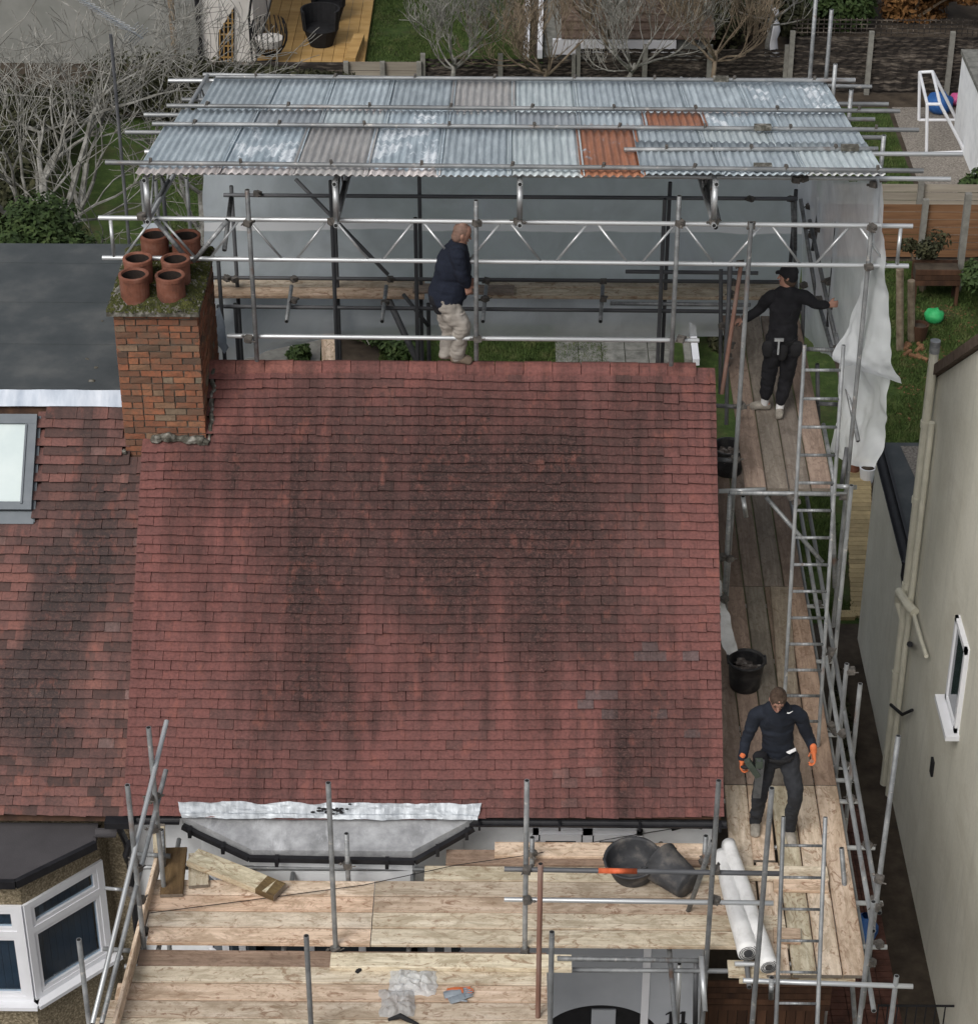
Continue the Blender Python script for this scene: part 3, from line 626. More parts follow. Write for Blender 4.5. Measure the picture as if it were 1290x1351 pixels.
fillet('mortar_fillet', [(-0.19, 2.88, 7.5), (-0.19, 2.9, 7.66)], 0.02, 4, M['cement'])
# gutter along the eaves (cut by the bay roof)
def gutter(name, a, b, r, parent, mat):
    a, b = Vector(a), Vector(b); d = (b-a).normalized(); sdv = Vector((d.y, -d.x, 0)); m = MB()
    o_ = []
    for k in range(9):
        t = math.pi*k/8; o_.append(a+sdv*math.cos(t)*r-Vector((0, 0, 1))*math.sin(t)*r*0.9)
    inn = [a+(p-a)*0.86 for p in reversed(o_)]
    m.prism(o_+inn, b-a); return m.build(name, mat, parent)
for xa, xb in ((0.0, 0.56), (3.46, 6.03)):
    g = gutter('gutter', (xa, -0.03, 5.085), (xb, -0.03, 5.085), 0.052, house, M['black_plastic'])
    xx = xa+0.1
    while xx < xb: MB().box(xx-.012, xx+.012, -0.09, 0.0, 5.025, 5.09).build('gutter_bracket', M['black_plastic'], g); xx += 0.8
MB().box(0.0, 5.97, 0.10, 0.13, 5.0, 5.10).build('fascia', M['black_plastic'], house)
MB().box(0.0, 5.97, 0.131, 0.349, 5.02, 5.03).build('soffit', M['white_paint'], house)
# downpipe and hopper at party line
dp = MB().tube([(-0.06, -0.02, 5.06), (-0.05, 0.02, 4.9), (-0.03, 0.16, 4.62), (-0.03, 0.22, 4.4), (-0.03, 0.24, 0.2)], 0.036, 10).build('downpipe', M['black_plastic'], house)
MB().box(-0.18, 0.10, -0.10, 0.02, 5.02, 5.09).build('gutter_outlet', M['black_plastic'], dp)
MB().tube([(0.05, -0.03, 4.78), (-0.02, 0.06, 4.55), (-0.03, 0.2, 4.35)], 0.045, 10).build('pipe_bend', M['black_plastic'], dp)
# bay: lead roof, rim gutter, walls
bz = 4.97
LB, RB = at(240, 1066, z=5.16), at(626, 1068, z=5.16)
FL, FR = at(333, 1122, z=bz), at(543, 1126, z=bz)
FLs = (FL.x, FL.y-0.0, bz)
bayr = MB(); rows = []
nu = 40
def bayfn(u, v):
    # v 0 back .. 1 front
    xl = LB.x+(FL.x-LB.x)*v; xr = RB.x+(FR.x-RB.x)*v; y = 0.02+(FL.y-0.02)*v
    return Vector((xl+(xr-xl)*u, y, 5.10-0.13*v+0.004*noise.noise(Vector((u*9, v*3, 0)))))
bo = grid(bayfn, 40, 12).build('bay_roof', M['lead_roof'], house)
skirt = MB(); P = [bayfn(0, k/8) for k in range(9)]+[bayfn(k/12, 1) for k in range(1, 13)]+[bayfn(1, 1-k/8) for k in range(1, 9)]
for a, b in zip(P[:-1], P[1:]): skirt.quad(a, b, b-Vector((0, 0, .1)), a-Vector((0, 0, .1)))
skirt.build('lead_edge', M['lead_roof'], bo)
def flapfn(u, v):
    x = LB.x-0.03+(RB.x-LB.x+0.10)*u + (0.10*(1-2*u))*v*0.4; p = rp(x, 0.14-0.17*v, 0.085-.03*v)
    if v > 0.7: p = p + Vector((0, 0.0, 0.02))
    p += noise.noise_vector(Vector((x*5, v*2, 1)))*0.012 + noise.noise_vector(Vector((x*16, v*5, 1)))*0.007
    e = noise.noise(Vector((x*4, 0, 4)))*0.03 if v < .1 else 0
    return p+SL*e
grid(flapfn, 110, 8).build('lead_flashing', M['lead_white'], bo, label='silvery crumpled flashing dressed up onto the tiles')
tm = MB(); random.seed(61)
for k in range(26):
    q = roofpt(436+random.gauss(0, 12), 1070+random.gauss(0, 3), .125); q = Vector((q.x, q.y, q.z)); r_ = random.uniform(.006, .022)
    tm.poly([q+SL*math.cos(a)*r_*.7+Vector((1, 0, 0))*math.sin(a)*r_*1.5 for a in [j*.9 for j in range(7)]])
kind(tm.build('tar_spots', M['black'], bo), 'stuff')
rim = [Vector((LB.x+0.01, -0.04, 5.05)), Vector((LB.x+.16, -0.10, 5.0)), FL+Vector((-0.03, -0.05, -0.03)), FR+Vector((0.03, -0.05, -0.03)), Vector((RB.x-.14, -0.10, 5.0)), Vector((RB.x-0.01, -0.04, 5.05))]
for a, b in zip(rim[:-1], rim[1:]):
    g = MB(); g.bar(a-Vector((0, 0, .035)), b-Vector((0, 0, .035)), 0.05, 0.055); g = g.build('gutter', M['black_plastic'], house)
    nk = max(1, int((b-a).length/0.45))
    for k in range(nk):
        c = a+(b-a)*((k+.5)/nk); MB().box(c.x-.018, c.x+.018, c.y-.05, c.y+.03, c.z-.1, c.z-.0).build('gutter_bracket', M['black_plastic'], g)
bw = MB(); q = [Vector((LB.x+0.12, 0.34, 0)), FL*1.0+Vector((0.0, 0.05, 0)), FR*1.0+Vector((0.0, 0.05, 0)), Vector((RB.x-0.12, 0.34, 0))]
for a, b in zip(q[:-1], q[1:]): bw.quad((a.x, a.y, 4.2), (b.x, b.y, 4.2), (b.x, b.y, 4.92), (a.x, a.y, 4.92)).quad((a.x, a.y, 0), (b.x, b.y, 0), (b.x, b.y, 3.0), (a.x, a.y, 3.0))
bw.build('bay_wall', M['white_paint'], house)
bf = MB()
for a, b in zip(q[:-1], q[1:]):
    a = Vector(a); b = Vector(b); n = (b-a).normalized()
    for k in range(4):
        c = a+(b-a)*(k/3); c.z = 3.6; bf.box(c.x-.035, c.x+.035, c.y-.03, c.y+.04, 3.0, 4.2)
    for z in (3.03, 3.85, 4.17): bf.bar((a.x, a.y, z), (b.x, b.y, z), 0.06, 0.06)
bfo = bf.build('bay_window', M['upvc'], house)
gl = MB()
for a, b in zip(q[:-1], q[1:]): gl.quad((a.x, a.y+.02, 3.0), (b.x, b.y+.02, 3.0), (b.x, b.y+.02, 4.2), (a.x, a.y+.02, 4.2))
gl.build('pane', M['glass'], bfo)
# upper window right of the bay
ws = MB(); X0, X1, Z0, Z1 = 4.10, 5.22, 3.5, 4.70
for (a, b, c, d) in ((X0, X1, Z1-.06, Z1), (X0, X1, Z0, Z0+.06), (X0, X0+.06, Z0, Z1), (X1-.06, X1, Z0, Z1), ((X0+X1)/2-.05, (X0+X1)/2+.05, Z0, Z1), (X0, X1, 4.42, 4.48)): ws.box(a, b, 0.31, 0.35-0.001, c, d)
wso = ws.build('window', M['upvc'], house)
MB().poly([(X0, .34, Z0), (X1, .34, Z0), (X1, .34, Z1), (X0, .34, Z1)]).build('pane', M['glass'], wso)
for a, b in ((X0+.1, (X0+X1)/2-.09), ((X0+X1)/2+.09, X1-.1)):
    MB().box(a-.025, b+.025, 0.29, 0.335, 4.50, 4.66).build('sash', M['upvc'], wso)
    MB().box(a+.03, b-.03, 0.285, 0.34, 4.52, 4.58).build('pane', M['glass'], wso)
# grey lower front wall with arched porch opening
pw = MB(); yw = 0.22; cx, rr_ = 4.86, 0.66
ax0, ax1, zb = cx-rr_, cx+rr_, 1.85
def archz(x): t = (x-cx)/rr_; return zb+0.52*math.sqrt(max(0, 1-t*t))
N = 24; xs = [ax0+(ax1-ax0)*k/N for k in range(N+1)]
pw.box(3.4, ax0, yw, yw+.1, 0, 3.35); pw.box(ax1, 5.9, yw, yw+.1, 0, 3.35)
for a, b in zip(xs[:-1], xs[1:]): pw.hexa([(a, yw, archz(a)), (b, yw, archz(b)), (b, yw+.1, archz(b)), (a, yw+.1, archz(a)), (a, yw, 3.35), (b, yw, 3.35), (b, yw+.1, 3.35), (a, yw+.1, 3.35)])
pwo = pw.build('porch_wall', M['porch'], house)
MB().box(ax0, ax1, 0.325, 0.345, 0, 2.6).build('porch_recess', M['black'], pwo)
dm = MB(); dm.box(cx-.1, cx+.16, 0.30, 0.324, 0, 2.22); dm.build('door_frame', M['porch'], pwo)
def number_one(x, z, y):
    m = MB(); m.box(x-.02, x+.02, y-.008, y, z-.085, z+.085); m.box(x-.045, x+.045, y-.008, y, z-.1, z-.0852)
    m.poly([(x-.02, y-.006, z+.085), (x-.06, y-.006, z+.05), (x-.06, y-.006, z+.03), (x-.02, y-.006, z+.055)]); return m
p11 = at(885, 1343, y=0.21), at(901, 1343, y=0.21)
nn = number_one(p11[0].x, p11[0].z, 0.215).build('house_number', M['number'], pwo, label='black digit 1, left of the pair reading 11'); number_one(p11[1].x, p11[1].z, 0.215).build('house_number', M['number'], pwo, label='black digit 1, right of the pair reading 11')
MB().box(5.28, 5.36, 0.2, 0.219, 0, 3.3).build('corner_trim', M['upvc'], pwo)

# ================================================================== left neighbouring house
nh = thing('house', 'pebbledashed neighbouring house on the left with mixed old red tiles, skylight and dark flat roof', 'house', (-3, 3.5, 0))
OFF = -0.10
MB().box(-7, -0.02, 0.28, 6.8, 0, 4.95).build('wall', M['pebble'], nh)
nro = MB().poly([rp(-7, -0.03, OFF-0.03), rp(-0.01, -0.03, OFF-0.03), rp(-0.01, 4.5, OFF-.03), rp(-7, 4.5, OFF-.03)]).build('roof', M['dark_wood'], nh)
SK = [roofpt(0, 690, OFF), roofpt(47, 690, OFF), roofpt(50, 550, OFF)]
sk_s0, sk_s1, sk_x1 = r_s(SK[1]), r_s(SK[2]), SK[2].x+0.01
s_top = r_s(roofpt(75, 540, OFF))+0.05
def in_sk(p, xc, s): return (xc < sk_x1+0.03 and sk_s0-0.08 < s < sk_s1) or (xc > chX0-0.02 and p.y > chY0-0.12)
tile_field(nro, M['tile_old'], -2.2, -0.005, s_top, OFF, 77, 30, in_sk, tintf=lambda x, s, rr: rr.betavariate(1.6, 1.6) if not (x < -0.62 and s > 3.1) else (0.72+rr.gauss(0, .08) if int(s*10+.5) % 2 else 0.1+rr.random()*.15 if x < -0.55 and x > -1.0 else 0.6))
# flat dormer roof and lead strip
fz = 8.10
FB = at(75, 321, z=fz); NF = at(75, 513, z=fz)
fr = MB().box(-7, chX0-0.005, NF.y, FB.y, 5.5, fz); fr.box(chX0-.005, -0.02, chY1+0.01, FB.y, 5.5, fz-0.002); fro = fr.build('dormer_roof', M['felt'], nh)
def leadfn(u, v):
    p0 = Vector((-3+u*(3+chX0-.004), NF.y-0.012, fz+0.012)); p1 = Vector((p0.x, 0, 0)); s = s_top-0.03; p1 = rp(p0.x, s, OFF+0.04)
    q = p0+(p1-p0)*v; return q+noise.noise_vector(q*4)*0.006
grid(leadfn, 60, 5).build('lead_flashing', M['lead'], nh)
MB().box(-7, chX0-.01, NF.y-.02, NF.y+.03, fz, fz+.016).build('roof_edge', M['felt'], fro)
for yy in (NF.y+1.0, NF.y+2.0, NF.y+3.0):
    MB().box(-7, chX0-.006 if yy < chY1+.1 else -.03, yy, yy+.09, fz+.0005, fz+.0055).build('felt_lap', M['felt'], fro)
def stone_bits(px, n, seed, mat, z, spread, parent):
    rr = random.Random(seed)
    for k in range(n):
        p = at(px[0]+rr.uniform(-spread, spread), px[1]+rr.uniform(-spread, spread), z=z); m = MB(); r_ = rr.uniform(.008, .03)
        m.lathe([(0.001, 0), (r_, 0.0), (r_*.8, r_*.3), (0.001, r_*.45)], p, 7); m.build('debris', mat, parent)
stone_bits((120, 480), 3, 4, M['cement'], fz+.001, 8, fro); stone_bits((118, 500), 2, 5, M['cement'], fz+.001, 5, fro); stone_bits((132, 420), 1, 6, M['cement'], fz+.001, 5, fro)
# skylight
def slab(x0, x1, s0, s1, o0, o1):
    return MB().hexa([rp(x0, s0, o0), rp(x1, s0, o0), rp(x1, s1, o0), rp(x0, s1, o0), rp(x0, s0, o1), rp(x1, s0, o1), rp(x1, s1, o1), rp(x0, s1, o1)])
sx0 = sk_x1-0.80; fwid = 0.085
sko = slab(sx0, sk_x1, sk_s1-fwid*1.2, sk_s1, OFF, 0.0).build('skylight', M['upvc_grey'], nh)
def slabp(*a): return slab(*a)
slab(sx0, sk_x1, sk_s0+.12, sk_s0+.12+fwid, OFF, -0.005).build('frame', M['upvc_grey'], sko)
slab(sk_x1-fwid-.02, sk_x1, sk_s0+.12+fwid, sk_s1-fwid*1.2, OFF, -0.003).build('frame', M['upvc_grey'], sko)
slab(sk_x1-.115, sk_x1-.095, sk_s0+.18, sk_s1-fwid*1.2-.01, OFF+.05, 0.012).build('frame', M['upvc_grey'], sko)
slab(sx0, sk_x1-.1, sk_s0+.18, sk_s1-.1, OFF-.05, -0.04).build('blind', M['blind'], sko)
slab(sx0-.1, sk_x1+.02, sk_s0-.02, sk_s0+.115, OFF, OFF+0.035).build('apron_flashing', M['upvc_grey'], sko)
slab(sk_x1+.002, sk_x1+.03, sk_s0, sk_s1, OFF, OFF+0.03).build('side_flashing', M['upvc_grey'], sko)
# bay: felt roof, walls, window
bzz = 4.88
A = at(20, 1165, z=bzz); B = at(126, 1113, z=bzz); 
A = Vector((A.x, A.y, bzz)); B = Vector((B.x, B.y, bzz))
Cc = Vector((B.x+0.02, 0.25, bzz)); 
outl = [(-5, A.y, bzz), A, B, (B.x-0.02, 0.16, bzz), (-5, 0.16, bzz)]
bt = MB().prism([(p[0], p[1], bzz-.06) for p in outl], (0, 0, .06)); bt.build('bay_roof', M['felt_bay'], nh)
rimm = MB(); 
for a, b in (((-5, A.y), (A.x, A.y)), ((A.x, A.y), (B.x, B.y))): rimm.bar((a[0], a[1], bzz-.02), (b[0], b[1], bzz-.02), 0.05, 0.09)
rimm.build('bay_gutter', M['black_plastic'], nh)
gutter('gutter', (B.x-0.02, -0.06, 4.95), (-0.08, -0.06, 4.95), 0.06, nh, M['felt_bay'])
# wall of bay with splay
w0 = Vector((A.x-0.0, A.y+0.14, 0)); w1 = Vector((B.x-0.02, B.y+0.24, 0))
zt, zs = 4.47, 3.20
bwn = MB(); outw = [(-5, w0.y), (w0.x, w0.y), (w1.x, w1.y)]
for (a, b) in zip(outw[:-1], outw[1:]):
    bwn.quad((a[0], a[1], zt), (b[0], b[1], zt), (b[0], b[1], bzz-.05), (a[0], a[1], bzz-.05)).quad((a[0], a[1], 0), (b[0], b[1], 0), (b[0], b[1], zs), (a[0], a[1], zs))
bwn.quad((w1.x, w1.y, 0), (w1.x+.05, .29, 0), (w1.x+.05, .29, bzz-.05), (w1.x, w1.y, bzz-.05))
bwn.build('bay_wall', M['pebble'], nh)
def bay_face(a, b, nm):
    a = Vector((a[0], a[1], 0)); b = Vector((b[0], b[1], 0)); d = (b-a).normalized(); L = (b-a).length; nrm = Vector((d.y, -d.x, 0)); Z = Vector((0, 0, 1))
    if L > 2: a = b-d*0.9; L = 0.9
    def bar(u0, u1, z0, z1, o0, o1):
        P = [a+d*u0+nrm*o0, a+d*u1+nrm*o0, a+d*u1+nrm*o1, a+d*u0+nrm*o1]
        return MB().hexa([p+Z*z0 for p in P]+[p+Z*z1 for p in P])
    w = bar(0, 0.075, zs, zt, -.05, .03).build('window', M['upvc'], nh)
    for args in ((L-.075, L, zs, zt, -.05, .03), (0.075, L-.075, zt-.06, zt, -.05, .03), (0.075, L-.075, zs, zs+.06, -.05, .03), (0.075, L-.075, zs+.86, zs+.94, -.05, .03)): bar(*args).build('frame', M['upvc'], w)
    for (z0, z1) in ((zs+.06, zs+.86), (zs+.94, zt-.06)):
        for args in ((.075, .12, z0, z1, -.03, .02), (L-.12, L-.075, z0, z1, -.03, .02), (.12, L-.12, z0, z0+.045, -.03, .02), (.12, L-.12, z1-.045, z1, -.03, .02)): bar(*args).build('sash', M['upvc'], w)
        bar(.12, L-.12, z0+.045, z1-.045, -.012, -.006).build('pane', M['clear'], w)
        k = .14
        while k < L-.16: bar(k, k+.075, z0, z1, -.07-.008*random.random(), -.062).build('blind', M['curtain'], w); k += .079
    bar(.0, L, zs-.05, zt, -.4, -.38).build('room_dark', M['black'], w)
    bar(-.03, L+.05, zs-.045, zs-.001, -.05, .13).build('sill', M['upvc'], w)
bay_face((w0.x, w0.y), (w1.x, w1.y), 'r'); bay_face((-5, w0.y), (w0.x-.005, w0.y), 'f')

# ================================================================== right neighbouring house
rh = thing('house', 'cream rendered neighbouring house on the right seen along its blank side wall', 'house', (12, 2, 0))
WX = 9.05
ry = 7.04; gz = 6.28; ridge_y = 2.2; rz_ = gz+(ry-ridge_y)*0.72
MB().prism([(WX, -4.5, 0), (WX, ry, 0), (WX, ry, gz), (WX, ridge_y, rz_), (WX, -3.5, rz_-(ridge_y+3.5)*0.72), (WX, -4.5, rz_-(ridge_y+4.5)*.72)], (6, 0, 0)).build('wall', M['cream'], rh)
vg = MB(); vg.bar((WX+2.9, ry+.12, gz+.0), (WX+2.9, ridge_y, rz_+.09), 5.96, 0.12); vg.bar((WX+2.9, ridge_y, rz_+.09), (WX+2.9, -4.6, rz_+.09-(ridge_y+4.6)*.72), 5.96, 0.12)
vg.build('roof', M['shed_tile'], rh)
e = MB().box(WX, WX+5, ry+.001, 10.42, 0, 3.36).build('extension', M['cream'], rh)
MB().box(WX+.06, WX+5, ry+.002, 10.40, 3.361, 3.40).build('flat_roof', M['felt'], e)
MB().poly([(WX+.55, ry+.6, 3.404), (WX+4, ry+.6, 3.404), (WX+4, 10.3, 3.404), (WX+.3, 10.3, 3.404)]).build('gravel_patch', M['gravel'], e)
gutter('gutter', (WX-.03, 10.45, 3.42), (WX-.03, ry+.25, 3.42), 0.075, e, M['black_plastic'])
MB().box(WX+.03, WX+.07, ry+.25, 10.45, 3.36, 3.47).build('kerb', M['black_plastic'], e)
MB().tube([(WX-.04, ry+.3, 3.4), (WX-.05, ry+.28, 3.2), (WX-.02, ry+.2, 3.02)], 0.045, 10).build('downpipe', M['black_plastic'], e)
px_ = WX-.085
sp = MB().tube([(px_, 6.86, 6.75), (px_, 6.86, 0.1)], 0.058, 14).build('soil_pipe', M['cream_pipe'], rh)
MB().tube([(px_, 6.86, 6.74), (px_, 6.86, 6.9)], 0.064, 14).build('vent_cap', M['galv'], sp)
for z in (5.7, 4.6, 3.3, 1.9): MB().tube([(px_, 6.86, z), (px_, 6.86, z+.09)], 0.07, 14).build('pipe_collar', M['cream_pipe'], sp)
MB().tube([(px_+.02, 6.62, 5.9), (px_+.02, 6.62, 0.1)], 0.04, 10).build('waste_pipe', M['cream_pipe'], rh)
MB().tube([(px_+.03, 6.35, 3.28), (px_-.03, 6.5, 3.28), (px_-.09, 6.85, 3.25), (px_-.07, 6.95, 3.05), (px_, 6.86, 2.85)], 0.062, 12).build('pipe_elbow', M['cream_pipe'], sp)
MB().tube([at(1198, 785, x=8.99), at(1215, 845, x=8.99), at(1222, 866, x=8.99)], 0.028, 8).build('overflow_pipe', M['cream_pipe'], rh)
MB().tube([at(1200, 850, x=9.03), at(1200, 850, x=8.90)], 0.04, 8).build('vent_stub', M['black'], rh)
MB().tube([at(1175, 930, x=8.9), at(1190, 943, x=8.97), at(1203, 937, x=9.02)], 0.022, 8).build('pipe_bracket', M['black'], rh)
# side window
wy0, wy1, wz0, wz1 = 3.42, 4.12, 3.6, 4.78
w = MB().box(WX-.02, WX+.0, wy0, wy1, wz0, wz1).build('window', M['upvc'], rh)
for (a, b, c, d) in ((wy0, wy1, wz1-.07, wz1), (wy0, wy1, wz0, wz0+.07), (wy0, wy0+.07, wz0, wz1), (wy1-.07, wy1, wz0, wz1)): MB().box(WX-.055, WX-.021, a, b, c, d).build('frame', M['upvc'], w)
MB().box(WX-.03, WX-.0205, wy0+.07, wy1-.07, wz0+.07, wz1-.07).build('pane', M['glass'], w)
MB().box(WX-.16, WX-.0, wy0-.06, wy1+.06, wz0-.07, wz0-.002).build('sill', M['upvc'], w)
v_ = at(1231, 1012, x=WX)
for dz in (0.0,): MB().box(WX-.03, WX-.001, v_.y-.06, v_.y+.06, v_.z-.11, v_.z+.11).build('air_vent', M['black'], rh)
# ================================================================== scaffolding helpers
TR = 0.0245
_tm = {}
def tube_mesh(mat, r=TR):
    k = (mat, r)
    if k in _tm: return _tm[k]
    m = MB(); n = 12; ri = r*0.8
    def ring(rad, z): 
        b = len(m.v); m.v += [(rad*math.cos(2*math.pi*i/n), rad*math.sin(2*math.pi*i/n), z) for i in range(n)]; return b
    a, b, c, d = ring(r, 0), ring(r, 1), ring(ri, 0), ring(ri, 1)
    for i in range(n):
        j = (i+1) % n
        m.f += [(a+i, a+j, b+j, b+i), (b+i, b+j, d+j, d+i), (a+j, a+i, c+i, c+j)]
    nf = len(m.f)
    m.f.append(tuple(d+i for i in range(n))); m.f.append(tuple(c+i for i in range(n-1, -1, -1)))
    me = m.mesh('scaffold_tube_mesh'); me.materials.append(M[mat]); me.materials.append(M['bore'])
    for i, p in enumerate(me.polygons):
        p.use_smooth = (i < n*3 and i % 3 == 0)
        if i >= nf: p.material_index = 1
    _tm[k] = me; return me
def tube(parent, a, b, mat='galv', r=TR, name='scaffold_tube', label=None):
    a, b = Vector(a), Vector(b); d = b-a
    q = d.to_track_quat('Z', 'Y')
    return link(name, tube_mesh(mat, r), None, parent, a, rot=q.to_euler(), scale=(1, 1, d.length), label=label)
def _clamp():
    m = MB(); m.box(-.038, .038, -.034, .034, -.03, .03); m.box(-.033, .033, -.039, .045, -.022, .022)
    m.tube([(.036, .04, 0), (.036, .085, 0)], .007, 6); m.tube([(.036, .055, 0), (.036, .07, 0)], .015, 6)
    m.tube([(-.036, -.03, 0), (-.036, -.075, 0)], .007, 6)
    me = m.mesh('coupler_mesh'); me.materials.append(M['clamp']); return me
CLM = _clamp()
def clamp(parent, p, rz=None):
    return link('coupler', CLM, None, parent, p, rot=(random.uniform(-.2, .2), random.uniform(-.2, .2), random.uniform(0, 6.28) if rz is None else rz))
def post(parent, px, py0, py1, y=None, x=None, mat='galv', z1=None, **k):
    """vertical standard seen from pixel row py0 (top) to py1"""
    a = at(px, py0, y=y, x=x); b = at(px, py1, y=y, x=a.x if y is None else None) if False else None
    X, Y = a.x, a.y
    if z1 is None:
        # height of the lower end on the same vertical line
        lo, hi = -1.0, a.z
        for _ in range(40):
            mid = (lo+hi)/2; d = Vector((X, Y, mid))-CPOS
            if 675.5-CF*d.dot(up)/d.dot(fw) > py1: lo = mid
            else: hi = mid
        z1 = (lo+hi)/2
    tube(parent, (X, Y, z1), (X, Y, a.z), mat, **k); return Vector((X, Y, a.z))
def board(parent, a, b, w=0.217, h=0.038, mat='board', name='board', upv=(0, 0, 1), label=None, band=True, tilt=0):
    """one plank; a and b are the middles of its ends (top face centre)"""
    a, b = Vector(a), Vector(b); L = (b-a).length; c = 0.005
    m = MB(); hw = w/2
    sec = [(-hw, -h+c), (-hw+c, -h), (hw-c, -h), (hw, -h+c), (hw, -c*1.3), (hw-c*1.2, 0), (-hw+c*1.2, 0), (-hw, -c*1.3)]
    n = len(sec)
    cup = random.uniform(-.003, .003); bow = random.uniform(-.004, .004)
    st = [0, .25, .5, .75, 1]
    for t in st:
        for (p, q) in sec: m.v.append((L*t, p, q+cup*(abs(p)/hw)**2+bow*4*t*(1-t)))
    for j in range(len(st)-1):
        for i in range(n): k_ = (i+1) % n; m.f.append((j*n+i, (j+1)*n+i, (j+1)*n+k_, j*n+k_))
    m.f.append(tuple(range(n))); m.f.append(tuple((len(st)-1)*n+i for i in range(n-1, -1, -1)))
    me = m.mesh('board_mesh'); me.materials.append(M[mat])
    if band:
        me.materials.append(M['end_band'])
        me.polygons[len(me.polygons)-1].material_index = 1; me.polygons[len(me.polygons)-2].material_index = 1
    d = (b-a).normalized(); u = Vector(upv); sdv = u.cross(d).normalized(); u = d.cross(sdv)
    rot = Matrix((d, sdv, u)).transposed().to_euler()
    return link(name, me, None, parent, a, rot=rot, label=label)
random.seed(31)
# ================================================================== front scaffold with its two decks
ZD = 4.80
fs = thing('front_scaffold', 'steel tube scaffold with pale new timber decks across the front of the house', 'scaffold', (3, -1.2, 0))
# main front deck: boards running left to right, rows from the back
zt = ZD
def brow(pyl, xa, xb, joints, z=ZD, mat='board', tiltpx=0, par=None):
    p = at(645, pyl, z=z); y = p.y; xs = [xa]+joints+[xb]
    for a, b in zip(xs[:-1], xs[1:]):
        dz = random.uniform(-.004, .004)
        board(par or fs, (a+.004, y+0.006*(3-a)*0, z+dz), (b-.004, y+random.uniform(-.004, .004), z+dz), mat=mat)
rowpy = []
y0 = at(645, 1247, z=ZD).y + 0.111
rows_y = [y0+0.229*k for k in range(6)]
brd = lambda y, xa, xb, z=ZD, mat='board', h=0.038, par=None, w=.218: board(par or fs, (xa+.004, y, z), (xb-.004, y+random.uniform(-.003, .003), z), mat=mat, h=h, w=w)
jx = at(492, 1200, z=ZD).x
rx = at(1040, 1245, z=ZD).x
for k, y in enumerate(rows_y[:4]):
    brd(y, at(196, 1240-20*k, z=ZD).x-.02, jx, ZD+random.uniform(-.004, .004)); brd(y, jx, rx if k < 2 else 6.07, ZD+random.uniform(-.004, .004))
xs_ = at(560, 1140, z=ZD).x
brd(rows_y[4], xs_, 6.07, ZD+.003); brd(rows_y[5], at(588, 1130, z=ZD).x, 6.07, ZD+.02, 'board_mid')
yy_ = at(790, 1121, z=ZD+.06).y; brd(yy_, at(652, 1121, z=ZD+.06).x, at(932, 1121, z=ZD+.06).x, ZD+.06)
# short boards at the left back
board(fs, at(232, 1118, z=ZD+.05), at(226, 1180, z=ZD+.05), mat='board_wet', w=.225)
board(fs, at(262, 1125, z=ZD+.045), at(262, 1168, z=ZD+.045), mat='board', w=.2)
# lower outer deck
ZL = 4.70
yl0 = at(645, 1256, z=ZL).y - 0.111
for k in range(6):
    y = yl0-0.228*k
    xa = at(172-14*k+10, 1266+18*k, z=ZL).x; xb = at(722, 1300, z=ZL).x
    if k == 0: brd(y, xa, xb, ZL, 'board_mid')
    elif k in (2, 4): j = random.uniform(1.5, 3.0); brd(y, xa, xb, ZL+random.uniform(-.003, .003))
    else: brd(y, xa, xb, ZL+random.uniform(-.003, .003))
lb = thing('plank', 'thick loose plank laid along the back edge of the lower front deck', 'plank', (2.2, yl0+.1, ZL+.002))
board(lb, at(436, 1266, z=ZL+.06), at(754, 1269, z=ZL+.06), mat='board', h=.055, w=.2)
lp = thing('plank', 'short thick loose plank with a wet golden end, lying by the bay roof', 'plank', (0.9, -.6, ZD))
board(lp, at(254, 1128, z=ZD+.14), at(360, 1170, z=ZD+.10), mat='board', h=.065, w=.225)
board(lp, at(345, 1164, z=ZD+.108), at(369, 1174, z=ZD+.099), mat='board_wet', h=.066, w=.226)
# toe board on the left edge
board(fs, at(214, 1100, z=ZD+.2), at(150, 1351, z=ZL+.15), mat='board', w=.038, h=.2)
# uprights
def cl(par, p, px=None): clamp(par, p)
ypl = -1.52
for (px, p0, p1) in ((433, 1033, 1249), (695, 1030, 1251)):
    t = post(fs, px, p0, p1, y=ypl-0.0, z1=3.6); clamp(fs, (t.x, t.y, 4.75))
post(fs, 948, 1030, 1351, y=-1.62, z1=2.6)
for (px, p0, y) in ((457, 1100, -0.55), (702, 1105, -0.35), (931, 1103, -.45)):
    t = post(fs, px, p0, 1200, y=y, z1=4.3); clamp(fs, (t.x, t.y, ZD+.16))
for (px, p0) in ((404, 1235), (728, 1230), (104, 1240)):
    post(fs, px, p0, 1351, y=-2.62, z1=2.5)
post(fs, 713, 1140, 1351, y=-2.35, z1=4.0, mat='tube_rust', label='rust coloured upright')
# guard rails
p = at(665, 1147, y=-1.57); q_ = at(1030, 1153, y=-1.57)
def split_tube(par, a, b, f0, f1, mat1, mat2):
    a, b = Vector(a), Vector(b); tube(par, a, b, mat1); tube(par, a+(b-a)*f0, a+(b-a)*f1, mat2, r=TR+.002, name='tape_band', label='orange band on the guard rail')
split_tube(fs, p, q_, .34, .48, 'tube_dark', 'orange_band')
tube(fs, at(665, 1187, y=-1.57), at(1020, 1192, y=-1.57), 'galv_light')
for px in (695, 944):
    for py in (1148, 1188): clamp(fs, at(px, py, y=-1.58))
# ledgers under the decks
tube(fs, at(735, 1265, y=-1.66), at(925, 1268, y=-1.66), 'galv')
tube(fs, (0.2, -1.62, 4.60), (6.3, -1.62, 4.60), 'galv'); tube(fs, (0.2, -0.3, 4.70), (6.0, -0.3, 4.70), 'galv')
for x in (0.5, 1.7, 2.9, 4.15, 5.4): tube(fs, (x, -2.9, 4.63), (x, 0.2, 4.72 if False else 4.64), 'galv')
